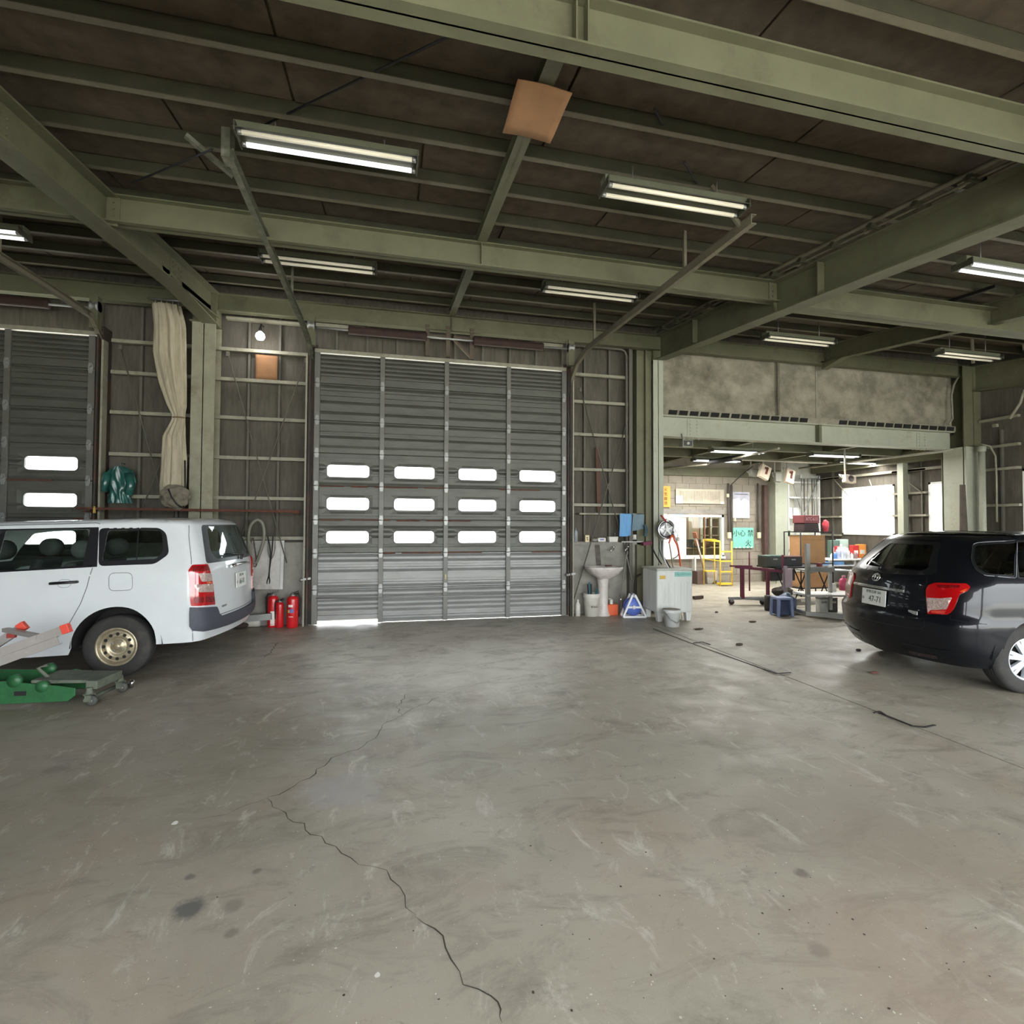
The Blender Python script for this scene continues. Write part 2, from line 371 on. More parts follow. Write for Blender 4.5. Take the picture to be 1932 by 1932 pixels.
def bolts(mb, pts, r=.011, axis='Y', h=.012):
    for p in pts: mb.lathe([(0, -h), (r, -h), (r, 0)], p, axis, 6, False)
ceil = SE('ceiling', 'dark cement board roof lining on steel purlins')
bm_ = MB(); bm_.box(0, 1.8, 0, 1.125, 0, .02); BRD = bm_.mesh('roof_board', ROOFB)
sl = math.atan(.125)
for i in range(12):
    for j in range(11):
        y = 8.37-1.14*(j+1); x = -9.8+1.82*i+(.91 if j % 2 else 0)
        if x+1.8 > 11.95: continue
        put('roof_board', BRD, ceil, (x, y, Zt(y)+.205+random.Random(i*31+j).uniform(0, .008)), (sl, 0, 0))
rf = MB(); rf.hexa([(-10, FRONT-.6, Zt(FRONT-.6)+.24), (11.9, FRONT-.6, Zt(FRONT-.6)+.24), (11.9, 8.5, Zt(8.5)+.24), (-10, 8.5, Zt(8.5)+.24)],
                    [(-10, FRONT-.6, Zt(FRONT-.6)+.3), (11.9, FRONT-.6, Zt(FRONT-.6)+.3), (11.9, 8.5, Zt(8.5)+.3), (-10, 8.5, Zt(8.5)+.3)]); P(rf, 'roof_sheet', ROOFB, ceil)
pm = MB()                                      # C-section purlin
for a, b, c, d in ((0, .05, 0, .004), (0, .004, 0, .1), (0, .05, .096, .1), (.046, .05, 0, .018)): pm.box(-9.8, 11.8, a, b, c, d)
PUR = pm.mesh('purlin', PURLIN); PUR.materials.append(M('purlin_web', (60, 58, 41), .7, var=.15, dirt=(50, 44, 32), dirt_amt=.35))
for p_ in PUR.polygons: p_.material_index = 1 if max(PUR.vertices[i].co.z for i in p_.vertices) > .01 else 0
for k in range(-13, 11):
    y = 2.64+.57*k
    if y > 8.3 or y < FRONT: continue
    put('purlin', PUR, ceil, (0, y, Zt(y)+.1))
def part_beam(mb, name, label): return S(mb, name, GREEN, label)
GL, GR = -2.55, 4.5
g1 = part_beam(girder(GL, FRONT, 8.0, .24, .36), 'girder_beam', 'green roof girder running to the column beside the curtain')
g2 = part_beam(girder(GR, FRONT, 8.0, .34, .42), 'girder_beam', 'deep green roof girder above the black car side of the hall')
part_beam(girder(-9.6, FRONT, 8.0, .3, .38), 'girder_beam', 'green roof girder on the far side of the white van bay')
part_beam(girder(11.5, FRONT, 8.0, .42, .52, drop=.02), 'girder_beam', 'green roof girder over the side wall beyond the black car')
hn = MB(); z = Zt(7.9); hplate(hn, GL, 6.4, 7.95, .2, Zt(6.4)-.31, Zt(6.4)-.295, z-.46, z-.445); hplate(hn, GL, 6.4, 7.95, .012, Zt(6.4)-.31, Zt(6.4)-.2, z-.46, z-.2); P(hn, 'haunch', GREEN, g1)
sp = MB()                                      # splice plates and stiffeners of the girders
for y in (6.75, 3.9): sp.box(GL+.006, GL+.016, y-.16, y+.16, Zt(y)-.25, Zt(y)-.05)
for y in (5.25, 2.34): sp.box(GL+.006, GL+.1, y-.008, y+.008, Zt(y)-.27, Zt(y)-.016)
P(sp, 'splice_plate', GREEN, g1)
bt = MB()
for y in (6.75, 3.9): bolts(bt, [(GL+.016, y+a, Zt(y)-b) for a in (-.12, -.05, .05, .12) for b in (.09, .15, .21)], axis='X', h=-.012)
P(bt, 'bolt_set', GREEN, g1)['kind'] = 'stuff'
sp = MB()
for y in (5.25, 2.34): sp.hexa([(GR-.105, y-.01, Zt(y)-.02), (GR-.006, y-.01, Zt(y)-.02), (GR-.006, y-.01, Zt(y)-.38), (GR-.02, y-.01, Zt(y)-.38)], [(GR-.105, y+.01, Zt(y)-.02), (GR-.006, y+.01, Zt(y)-.02), (GR-.006, y+.01, Zt(y)-.38), (GR-.02, y+.01, Zt(y)-.38)])
for y in (4.55, 6.9): sp.box(GR-.09, GR-.006, y-.006, y+.006, Zt(y)-.37, Zt(y)-.016)
P(sp, 'stiffener_plate', GREEN, g2)
names = {8.04: 'over the back wall', 5.25: 'across the middle of the roof', 2.34: 'nearest overhead', -.6: 'second from the open front'}
for y in YB:
    for x0, x1, bay in ((-9.5, GL-.1, 'in the white van bay'), (GL+.006, GR-.006, 'in the central bay'), (GR+.1, 11.4, 'in the black car bay')):
        d = .30 if (x0 > 4 and y == 5.25) else .25
        o = part_beam(beam_x(y, x0, x1, d, .2 if d > .28 else .125), 'cross_beam', f'green steel cross beam {names[y]} {bay}')
        if -3 < x0 < 0 and y > 0:
            q = MB(); zz = Zt(y)
            for dx in ((-.03, .03) if y < 3 else (0,)): q.box(.87+dx-.004, .87+dx+.004, y-.0625, y-.004, zz-.24, zz-.012)
            P(q, 'stiffener_plate', GREEN, o)
            if y == 5.25:
                for sx, s in ((GL+.02, 1), (GR-.12, -1)):
                    q = MB(); q.box(sx, sx+.1, y-.02, y-.005, zz-.24, zz-.01); bolts(q, [(sx+.05, y-.02, zz-t) for t in (.06, .12, .18)]); P(q, 'end_plate', GREEN, o)
rq = MB()
for a, b in ((8.04, 5.25), (5.25, 2.34), (2.34, -.6), (-.6, -2.3)):
    hplate(rq, .87, a, b, .1, Zt(a), Zt(a)+.008, Zt(b), Zt(b)+.008); hplate(rq, .87, a, b, .006, Zt(a), Zt(a)+.1, Zt(b), Zt(b)+.1); hplate(rq, .87, a, b, .1, Zt(a)+.092, Zt(a)+.1, Zt(b)+.092, Zt(b)+.1)
part_beam(rq, 'rafter_beam', 'slim green rafter down the middle of the central bay')
rq = girder(7.9, FRONT, 8.0, .3, .3, .14, .012, drop=-.1); part_beam(rq, 'rafter_beam', 'dark green rafter down the middle of the black car bay')
rq = girder(-6.1, FRONT, 8.0, .1, .1, .1, .008, drop=-.1); part_beam(rq, 'rafter_beam', 'slim rafter above the white van bay')
for yy in (7.8,):
    q = MB(); z = Zt(yy)-.2; q.hexa([(7.83, yy+.2, z-.12), (7.97, yy+.2, z-.12), (7.97, yy+.2, z), (7.83, yy+.2, z)], [(7.83, yy-.3, z-.02), (7.97, yy-.3, z-.02), (7.97, yy-.3, z), (7.83, yy-.3, z)]); S(q, 'rafter_bracket', GREEN, 'dark haunch where the rafter meets the concrete panel wall')
# conduit and brackets along the right-hand girder
q = T('pipe_run', 'pipe and cable run along the top of the deep girder', 'pipe')
m = MB(); m.tube([(GR-.2, y, Zt(y)+.06) for y in (7.9, 5, 2, -1)], .022, 8); m.tube([(GR-.13, y, Zt(y)+.03) for y in (7.9, 5, 2, -1)], .012, 6); P(m, 'conduit', PURLIN, q)
clip = MB(); clip.box(-.2, -.02, -.012, .012, 0, .05); clip.box(-.2, -.16, -.03, .03, .01, .04); CL = clip.mesh('clip', M('dark_clip', (72, 70, 54), .7, var=.15))
for k in range(17):
    y = 7.6-.42*k; put('clip', CL, q, (GR-.02, y, Zt(y)+.002))
bulbm = M('insulator', (205, 190, 160), .5)
for k in range(8):
    y = 7.3-.84*k; b = MB(); b.lathe([(0, -.03), (.022, -.02), (.022, .02), (0, .03)], (GR-.11, y, Zt(y)+.045), 'Y', 8); P(b, 'insulator', bulbm, q)
# sway rods under the roof boards
for k, (p, s) in enumerate((((850, 67), (490, 240)), ((400, 282), (250, 345)), ((1235, 205), (1262, 260)), ((1290, 305), (1318, 350)))):
    a = at(*p, Z=4.25); b = at(*s, Z=4.4)
    P(MB().tube([a, b], .008, 6), 'sway_rod', BLACK, ceil)
# ------------------------------------------------------------------ columns
def hcol(x, y, w, d, z1, mat, name='column', label='', tf=.014):
    mb = MB(); mb.box(x-w/2, x+w/2, y-d/2, y-d/2+tf, 0, z1); mb.box(x-w/2, x+w/2, y+d/2-tf, y+d/2, 0, z1); mb.box(x-.006, x+.006, y-d/2, y+d/2, 0, z1)
    return S(mb, name, mat, label)
c1 = hcol(-2.62, 8.06, .30, .26, Zt(8)-.44, M('stained_green_paint', (142, 139, 118), .6, var=.1, dirt=(104, 84, 62), dirt_amt=.3, dirt_scale=4), label='pale green steel column behind the tied curtain')
mb = MB(); mb.box(-2.8, -2.47, 7.9, 8.22, Zt(8)-.46, Zt(8)-.44); P(mb, 'cap_plate', GREEN, c1)
mb = MB(); mb.box(-2.77, -2.47, 7.95, 8.17, Zt(8)-.44, Zt(8)-.02); P(mb, 'girder_seat', GREEN, c1)
c2 = hcol(4.475, 8.2, .19, .3, 4.38, GREEN_L, label='pale green steel column beside the white tank')
mb = MB(); mb.box(4.1, 4.38, 8.12, 8.26, 0, 4.7); mb.box(4.24, 4.27, 8.06, 8.12, 0, 4.6); P(mb, 'side_channel', GREEN, c2)
mb = MB(); mb.box(4.38, 4.57, 8.05, 8.34, 4.38, 4.78); P(mb, 'girder_seat', GREEN, c2)
c3 = hcol(11.42, 8.15, .5, .45, 4.75, GREEN, label='stout green steel column at the far corner behind the black car', tf=.02)
mb = MB(); mb.box(11.12, 11.17, 7.9, 8.3, 0, 3.1); mb.box(11.12, 11.68, 7.86, 7.92, 0, 3.1); P(mb, 'casing', GREEN_L, c3)
p = at(1853, 900, X=11.3); mb = MB(); mb.tube([(11.3, p.y, 0), (11.3, p.y, 3.02)], .055, 12); mb.lathe([(.07, 2.98), (.07, 3.08), (0, 3.1)], (11.3, p.y, 0), 'Z', 12); O(mb, 'drain_pipe', GREEN_L, 'pale green downpipe in front of the corner column', 'pipe')
p = at(1820, 960, Y=7.8); mb = MB(); mb.hexa([(p.x-.1, 7.82, 0), (p.x+.17, 7.82, 0), (p.x+.17, 7.85, 0), (p.x-.1, 7.85, 0)], [(p.x-.05, 7.82, 2.33), (p.x+.06, 7.82, 2.33), (p.x+.06, 7.85, 2.33), (p.x-.05, 7.85, 2.33)])
O(mb, 'timber_plank', M('dark_plank', (86, 76, 66), .85), 'dark plank standing against the corner column behind the black car', 'plank')
hcol(-9.6, 8.06, .3, .26, 4.3, GREEN_L, label='pale green column at the far end of the white van bay')
for x in (-9.6, GL, GR, 11.5): hcol(x, FRONT+.1, .25, .25, 3.1, GREEN_L, label='pale green column at the open front %s' % {-9.6: 'far beyond the van', GL: 'near the van bay', GR: 'near the car bay', 11.5: 'at the side wall'}[x])

# ------------------------------------------------------------------ back wall
wb = SE('wall_back', 'back wall of dark cement boards on pale steel girts')
wbr = random.Random(3)
for k in range(20):                            # boards .455 wide; skip the door openings
    for x0, x1, z0 in ((-9.9, -7.98, 1.25), (-7.98, -4.0, 4.14), (-4.0, -1.2, 1.25), (-1.2, 2.84, 4.14), (2.84, 4.4, 1.22)):
        n = max(1, round((x1-x0)/.91)); w = (x1-x0)/n
        if k < n: mb = MB(); mb.box(x0+w*k+.003, x0+w*(k+1)-.003, 8.26+wbr.uniform(0, .006), 8.29, z0, 4.98); P(mb, 'wall_board', WALLB, wb)
mb = MB(); mb.box(-10, -7.98, 8.3, 8.36, -.1, 5.1); mb.box(-7.98, -4, 8.3, 8.36, 4.14, 5.1); mb.box(-4, -1.2, 8.3, 8.36, -.1, 5.1); mb.box(-1.2, 2.84, 8.3, 8.36, 4.14, 5.1); mb.box(2.84, 4.6, 8.3, 8.36, -.1, 5.1); mb.box(4.6, 11.7, 8.34, 8.4, 3.4, 5.1); P(mb, 'outer_sheet', WALLB, wb)
for x0, x1 in ((-4.0, -1.24), (2.86, 4.36)):
    mb = MB(); mb.box(x0, x1, 8.19, 8.3, 0, 1.22); P(mb, 'concrete_dado', CONC, wb)
mb = MB(); mb.box(2.9, 4.36, 8.12, 8.3, 1.17, 1.21); P(mb, 'dado_ledge', CONC, wb)
def girt(x0, x1, z, t=.05):
    mb = MB(); mb.box(x0, x1, 8.12, 8.2, z-t/2, z+t/2); P(mb, 'girt', GIRT, wb, .004)
for z in (4.04, 3.6, 3.04, 2.457, 1.87): girt(-3.84, -1.27, z)
girt(-2.4, -1.27, 1.285)
for z in (4.055, 3.59, 3.035, 2.44, 1.84): girt(2.95, 3.95, z)
girt(3.05, 4.2, 1.69, .03); girt(-1.2, -.45, 4.52, .04); girt(-2.4, -1.3, 4.5, .04); girt(2.2, 2.75, 4.52, .04)
def batten(x, z0, z1):
    mb = MB(); mb.box(x-.016, x+.016, 8.2, 8.262, z0, z1); P(mb, 'batten', BATTEN, wb)
for x in (-3.5, -3.02, -2.1, -1.68): batten(x, 1.22, 4.9)
for x in (3.173, 3.63): batten(x, 1.22, 4.9)
for k in range(9): batten(-.87+.455*k, 4.13, 4.9)
mb = MB(); mb.tube([(3.9, 8.1, 1.0), (3.9, 8.1, 4.43), (3.87, 8.1, 4.5), (3.8, 8.1, 4.53), (2.95, 8.1, 4.53)], .022, 8); P(mb, 'conduit_pipe', BATTEN, wb)
mb = MB(); mb.box(3.94, 4.0, 8.08, 8.2, 0, 4.6); P(mb, 'corner_post', BATTEN, wb)
for p, s, lb in (((228, 655), (314, 965), 'a'), ((332, 800), (266, 965), 'b'), ((430, 668), (541, 1062), 'c'), ((577, 680), (452, 1022), 'd'), ((1095, 735), (1184, 1052), 'e'), ((1188, 780), (1083, 1130), 'f')):
    mb = MB(); mb.tube([at(*p, Y=8.1), at(*s, Y=8.1)], .009, 6)
    q = at(*p, Y=8.1); mb.cbox(q, (.04, .03, .07)); P(mb, 'brace_rod', BATTEN, wb)
# lintel over the opening to the back room
lt = SE('lintel_beam', 'grey green steel lintel over the opening to the back room')
P(beam_x(8.2, 4.57, 11.17, .37, .2, .016, top=3.44), 'lintel_girder', GREEN_L, lt)
mb = MB(); mb.box(7.86, 7.92, 8.1, 8.19, 3.08, 3.43); P(mb, 'stiffener_plate', GREEN, lt)
mb = MB()
for x in (5.25, 10.43):
    mb.box(x-.13, x+.13, 8.185, 8.195, 3.1, 3.41); bolts(mb, [(x+a, 8.185, z) for a in (-.07, .07) for z in (3.14, 3.2, 3.26, 3.32, 3.38)], .014); bolts(mb, [(x+a, 8.12+b, 3.07) for a in (-.15, -.05, .05, .15) for b in (.02, .14)], .014, 'Z', .016)
P(mb, 'bolted_splice', GREEN_L, lt)
wp = SE('wall_upper', 'stained concrete panel wall above the lintel beam')
for x0, x1 in ((4.58, 7.86), (7.89, 11.2)): mb = MB(); mb.box(x0, x1, 8.18, 8.33, 3.55, 4.6); P(mb, 'concrete_panel', ALC, wp)
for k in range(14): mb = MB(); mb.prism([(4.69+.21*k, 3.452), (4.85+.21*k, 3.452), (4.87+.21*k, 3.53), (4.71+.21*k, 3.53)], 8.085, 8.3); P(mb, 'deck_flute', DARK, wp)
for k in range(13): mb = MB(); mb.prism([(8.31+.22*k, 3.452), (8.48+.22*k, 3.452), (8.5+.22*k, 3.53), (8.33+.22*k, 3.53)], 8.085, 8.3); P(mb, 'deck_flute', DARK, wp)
mb = MB(); mb.box(4.58, 11.2, 8.10, 8.33, 3.442, 3.55); P(mb, 'deck_edge', ALC, wp)
mb = MB(); mb.box(7.862, 7.888, 8.172, 8.2, 3.55, 4.6); P(mb, 'joint_sealant', GIRT, wp)
q = at(1468, 700, Y=8.12); mb = MB(); mb.tube([(q.x, 8.12, 3.56), (q.x, 8.12, 4.6), (q.x-.06, 8.12, 4.68), (q.x-.4, 8.1, 4.7)], .024, 8); P(mb, 'conduit_pipe', PURLIN, wp)
mb = MB(); a = [at(1790, 800, Y=8.05), at(1797, 790, Y=8.05), at(1795, 745, Y=8.05), at(1800, 725, Y=8.05), at(1817, 695, Y=8.05)]; mb.tube(a, .02, 8); O(mb, 'cable_conduit', GIRT, 'pale cable conduit rising beside the corner column', 'pipe')
# ------------------------------------------------------------------ outer walls
def wall_panel(name, label, boxes, mat=WALLB):
    mb = MB()
    for b in boxes: mb.box(*b)
    return S(mb, name, mat, label)
wall_panel('wall_left', 'side wall far beyond the white van', [(-10, -9.9, FRONT, 8.3, -.1, 5.1)])
wall_panel('wall_front', 'front wall with wide open doorways behind the viewer', [(-10, -4.6, FRONT-.1, FRONT, -.1, 3.3), (-2.85, -2.25, FRONT-.1, FRONT, -.1, 3.3), (4.2, 4.8, FRONT-.1, FRONT, -.1, 3.3), (11.2, 11.7, FRONT-.1, FRONT, -.1, 3.3), (-10, 11.7, FRONT-.1, FRONT, 3.3, 3.76)])
wr = SE('wall_right', 'side wall of dark boards with tall bright windows')
def yz_wall(x0, x1, y0, y1, z1, holes, mat, parent, name):
    ys = sorted({y0, y1, *[h[0] for h in holes], *[h[1] for h in holes]})
    for a, b in zip(ys, ys[1:]):
        hs = [h for h in holes if h[0] <= a and h[1] >= b]
        for lo, hi in ([(-.1, hs[0][2]), (hs[0][3], z1)] if hs else [(-.1, z1)]):
            mb = MB(); mb.box(x0, x1, a, b, lo, hi); P(mb, name, mat, parent)
RW = [(9.78, 11.24, 1.28, 2.5), (8.32, 8.98, 1.28, 2.48), (5.4, 7.23, 1.36, 2.6), (.5, 2.6, 1.2, 2.6)]
yz_wall(11.62, 11.7, FRONT, 12.4, 5.1, RW, WALLB, wr, 'outer_sheet')
for z in (3.62, 3.08, 2.63, 1.92, 1.3, .7): mb = MB(); mb.box(11.52, 11.6, 7.24, 7.9, z-.025, z+.025); P(mb, 'girt', GIRT, wr)
for z in (2.78, 2.26, 1.75, 1.26): mb = MB(); mb.box(11.52, 11.6, 8.98, 9.77, z-.022, z+.022); mb.box(11.52, 11.6, 11.24, 12.0, z-.022, z+.022); P(mb, 'girt', GIRT, wr)
mb = MB(); mb.box(11.52, 11.6, 8.3, 12, 2.76, 2.82); P(mb, 'girt', GIRT, wr)
for y in (7.55, 8.2, 9.1, 11.5): mb = MB(); mb.box(11.56, 11.62, y-.015, y+.015, 0, 3.4); P(mb, 'batten', BATTEN, wr)
mb = MB(); mb.box(11.36, 11.5, 9.36, 9.5, 0, 3.05); P(mb, 'window_post', GREEN_L, wr)
mb = MB()
for p, s in (((1700, 900), (1740, 930)), ((1655, 945), (1640, 905)), ((1570, 900), (1600, 935))): mb.tube([at(*p, X=11.5), at(*s, X=11.5)], .01, 6)
P(mb, 'brace_rod', GIRT, wr)
for n, (a, b, c, d) in enumerate(RW):
    w = SE('window_%d' % (n+1), ('wide bright window above the bottle bench', 'narrow bright window beside the corner column', 'tall bright window in the side wall beyond the column', 'window in the side wall near the open front')[n])
    mb = MB(); t = .045
    for bx in ((a, a+t, c, d), (b-t, b, c, d), (a, b, c, c+t), (a, b, d-t, d)): mb.box(11.6, 11.66, *bx)
    P(mb, 'frame', WHITEP, w)
    k = 2 if b-a > 1 else 1
    for i in range(k): mb = MB(); mb.box(11.628, 11.632, a+(b-a)*i/k+.02, a+(b-a)*(i+1)/k-.02, c+.02, d-.02); P(mb, 'pane', ACRYL, w)
# ------------------------------------------------------------------ back room
br = SE('wall_far', 'concrete block wall at the end of the back room')
bk = MB(); bk.box(0, .392, 0, .1, 0, .192); BK = bk.mesh('concrete_block', BLOCK)
for r in range(14):
    for c in range(13):
        x = 5.16+.4*c-(.2 if r % 2 else 0); z = .2*r
        if x > 10.15: continue
        if 6.72 < x+.2 < 8.56 and .64 < z+.1 < 1.82: continue
        put('concrete_block', BK, br, (x, 12.0+random.Random(r*17+c).uniform(0, .006), z+.004))
mb = MB(); mb.box(4.6, 6.72, 12.02, 12.2, 0, 3.4); mb.box(8.58, 10.4, 12.02, 12.2, 0, 3.4); mb.box(6.72, 8.58, 12.02, 12.2, 0, .62); mb.box(6.72, 8.58, 12.02, 12.2, 1.8, 3.4); P(mb, 'mortar_backing', BLOCK, br)
mb = MB(); mb.box(10.4, 11.7, 12.1, 12.2, 0, 3.4); P(mb, 'white_board_lining', M('pale_lining', (205, 203, 190), .8, var=.1), br)
mb = MB(); mb.box(4.6, 10.3, 11.92, 12.02, 2.80, 3.02); P(mb, 'wall_beam', GREEN, br)
mb = MB(); mb.box(6.7, 8.6, 11.98, 12.02, 1.8, 1.92); P(mb, 'window_head', CONC, br)
wall_panel('wall_room', 'block side wall of the back room behind the white tank', [(4.5, 4.6, 8.35, 12.2, 0, 3.5)], BLOCK)
cs = SE('ceiling_back_room', 'dark low ceiling of the back room with steel beams')
mb = MB(); mb.box(4.5, 11.7, 8.3, 12.3, 3.42, 3.5); P(mb, 'ceiling_slab', M('dark_deck', (70, 70, 62), .8, var=.12), cs)
for y in (9.4, 10.7): P(beam_x(y, 4.6, 11.4, .3, .15, .012, top=3.40), 'ceiling_beam', GREEN, cs)
for x in (6.8, 9.2): mb = girder(x, 8.4, 12, .2, .2, .12); P(MB().box(x-.06, x+.06, 8.3, 12, 3.12, 3.13).box(x-.005, x+.005, 8.3, 12, 3.12, 3.4), 'ceiling_joist', GREEN, cs)
mb = MB(); mb.box(11.35, 11.5, 8.4, 12, 2.95, 3.2); P(mb, 'edge_beam', GREEN, cs)
for p, s, r in (((1250, 884), (1335, 876), .022), ((1335, 876), (1470, 846), .022), ((1508, 884), (1790, 850), .026), ((1400, 868), (1560, 874), .018)):
    P(MB().tube([at(*p, Z=2.96), at(*s, Z=2.96)], r, 8), 'ceiling_pipe', GIRT, cs)
mb = MB(); mb.tube([at(1340, 872, Z=2.95), at(1400, 862, Z=2.98)], .06, 10); P(mb, 'pipe_lagging', BLACK, cs)
# office behind the sliding window in the block wall
wf = SE('window_5', 'white framed office window in the block wall')
mb = MB(); a, b, c, d = 6.72, 8.56, .66, 1.78; t = .06
for bx in ((a, a+t, c, d), (b-t, b, c, d), (a, b, c, c+t), (a, b, d-t, d)): mb.box(bx[0], bx[1], 11.97, 12.05, bx[2], bx[3])
mb.box(a, b, 11.9, 12.0, c-.03, c+.03); P(mb, 'frame', WHITEP, wf)
mb = MB(); mb.box(6.78, 7.46, 12.0, 12.03, .72, 1.72); P(mb, 'white_panel', M('panel_white', (235, 236, 236), .5, var=.02), wf)  # plain white panel across one side of the window
for x0, x1 in ((7.46, 8.03), (8.0, 8.5)): mb = MB(); mb.box(x0, x1, 12.03, 12.034, .72, 1.72); P(mb, 'pane', glass('office_glass', (225, 232, 228), .12), wf)
mb = MB(); mb.box(8.0, 8.03, 12.0, 12.04, .72, 1.72); P(mb, 'sash_bar', M('brown_sash', (128, 92, 66), .6), wf)
mb = MB(); mb.box(7.62, 7.66, 11.86, 12.0, 0, .68); P(mb, 'counter_post', WHITEP, wf)
wbge = M('office_beige', (190, 180, 162), .8, var=.06)
for nm, lb, bx in (('wall_office_back', 'beige far wall of the office room', (6.2, 9.3, 14.2, 14.25, 0, 2.6)), ('wall_office_side', 'beige side wall of the office behind the white panel', (6.15, 6.2, 12.2, 14.25, 0, 2.6)), ('wall_office_end', 'beige end wall of the office beyond the wooden rack', (9.3, 9.35, 12.2, 14.25, 0, 2.6)), ('ceiling_office', 'low ceiling of the office room', (6.2, 9.3, 12.2, 14.2, 2.6, 2.65)), ('floor_office', 'floor of the office room', (6.2, 9.3, 12.2, 14.2, -.06, 0))): S(MB().box(*bx), nm, wbge, lb)
l = bpy.data.lights.new('office_lamp', 'AREA'); l.energy = 9; l.size = .8; l.color = (1, .97, .92); lo = bpy.data.objects.new('office_lamp', l); lo.location = (7.9, 13.2, 2.55); COL.objects.link(lo)
# ------------------------------------------------------------------ sectional doors in the back wall
ROWS = [.004, .52, 1.06, 1.56, 2.07, 2.56, 3.05, 3.61, 4.07]
DY = 8.1
NR = 7
def rib(t, h):                                 # corrugation depth across one panel height
    if t < .012 or t > h-.012: return .012
    k = (t/h*NR) % 1
    return .006 if .30 < k < .80 else -.012
def panel_mesh(w, h, win, mat):
    zs = sorted({0, .012, h-.012, h, *[h*(i+a)/NR for i in range(NR) for a in (.24, .30, .80, .86)]})
    zs = [z for z in zs if 0 <= z <= h]; mb = MB()
    if not win:
        vs = []
        for z in zs: vs += [(0, rib(z, h), z), (w, rib(z, h), z)]
        mb.add(vs, [(2*i, 2*i+1, 2*i+3, 2*i+2) for i in range(len(zs)-1)])
    else:
        hole = rrect(*win, .05, 6); pts = [(w*i/8, z) for i in range(1, 8) for z in zs[1:-1]]
        cdt([(0, 0)]+[(w*i/8, 0) for i in range(1, 8)]+[(w, 0)]+[(w, z) for z in zs[1:-1]]+[(w, h)]+[(w*i/8, h) for i in range(7, 0, -1)]+[(0, h)]+[(0, z) for z in zs[-2:0:-1]], [hole], pts, lambda x, z: (x, rib(z, h) if not (win[0]-.04 < x < win[1]+.04 and win[2]-.03 < z < win[3]+.03) else 0., z), mb, False)
        n = len(hole)                          # gasket lip round the window
        big = rrect(win[0]-.014, win[1]+.014, win[2]-.014, win[3]+.014, .062, 6)
        vs = [(x, -.012, z) for x, z in hole]+[(x, -.012, z) for x, z in big]+[(x, .03, z) for x, z in hole]+[(x, .006, z) for x, z in big]
        mb.add(vs, [f for i in range(n) for f in ((i, (i+1) % n, (i+1) % n+n, i+n), (i, (i+1) % n, (i+1) % n+2*n, i+2*n), (i+n, (i+1) % n+n, (i+1) % n+3*n, i+3*n))])
    return mb.mesh('door_panel', mat)
def sectional(name, label, X, n_win_rows=(2, 3, 4), wins=None):
    d = SE(name, label); nc = len(X)-1
    pane = {}; cache = {}
    for c in range(nc):
        for r in range(8):
            w = X[c+1]-X[c]-.02; h = ROWS[r+1]-ROWS[r]-.006; z0 = ROWS[r]
            if r == 0 and c == 0 and wins is None: z0 += .045; h -= .045
            win = None
            if r in n_win_rows:
                zc = {2: 1.30, 3: 1.805, 4: 2.30}[r]-z0; xm = w/2+.005; win = (xm-.305, xm+.305, zc-.09, zc+.09)
            key = (round(w, 2), round(h, 3), r in n_win_rows, r < 2)
            if key not in cache: cache[key] = panel_mesh(w, h, win, DOORL if r < 2 else DOORG)
            o = put('door_panel', cache[key], d, (X[c]+.01, DY, z0))
            if win:
                if key not in pane:
                    mb = MB(); pl = rrect(*win, .05, 6); mb.prism(pl, .012, .018); pane[key] = mb.mesh('window_pane', ACRYL)
                put('window_pane', pane[key], o)
    for i, x in enumerate(X):
        w = .07 if 0 < i < nc else .08
        xx = x if 0 < i < nc else x+(.045 if i == 0 else -.045)
        for r in range(8):
            mb = MB(); mb.box(-w/2, w/2, -.045, -.012, ROWS[r]+.006, ROWS[r+1]-.006); P(mb, 'stile', STILE, d, .003, loc=(xx, DY, 0))
    hm = MB(); hm.prism([(-.032, -.006), (.032, -.006), (.02, -.07), (-.02, -.07)], -.058, -.044); hm.prism([(-.032, .006), (.032, .006), (.02, .07), (-.02, .07)], -.058, -.044); hm.tube([(-.03, -.054, 0), (.03, -.054, 0)], .011, 8); hm.lathe([(0, -.03), (.02, -.03), (.02, 0)], (0, -.045, .035), 'Y', 6, False)
    HM = hm.mesh('hinge', M('hinge_bright', (150, 150, 146), .4, .4, var=.1))
    for i, x in enumerate(X):
        for r in range(1, 8): put('hinge', HM, d, (x if 0 < i < nc else x+(.05 if i == 0 else -.05), DY, ROWS[r]))
    rl = MB()
    for r in range(1, 8): rl.box(X[0]+.01, X[-1]-.01, DY+.016, DY+.022, ROWS[r]-.03, ROWS[r]+.03)
    for x in X[1:-1]: rl.box(x-.04, x+.04, DY+.023, DY+.03, ROWS[0]+.04, ROWS[-1])
    P(rl, 'weather_strip', DOORG, d)
    for r in (2, 3, 4):
        mb = MB(); rr = random.Random(r); x = X[0]+.1
        while x < X[-1]-.2:
            L = rr.uniform(.2, .8); L = min(L, X[-1]-.1-x)
            if rr.random() < (.8 if r == 2 else .55): mb.box(x, x+L, DY-.008, DY+.002, ROWS[r]-rr.uniform(.008, .016), ROWS[r]+rr.uniform(.003, .012))
            x += L+.1
        P(mb, 'rusty_joint', RUST, d)
    mb = MB(); mb.box(X[0], X[-1], DY-.03, DY+.02, 4.075, 4.13); P(mb, 'top_seal', GIRT, d, .004)
    return d
X1 = [-1.17, -.18, .805, 1.81, 2.80]; X2 = [-8.0, -7.0, -6.0, -5.0, -3.99]
d1 = sectional('door_1', 'tall grey sectional door with twelve glowing slot windows', X1)
d2 = sectional('door_2', 'grey sectional door behind the white van', X2, wins=1)
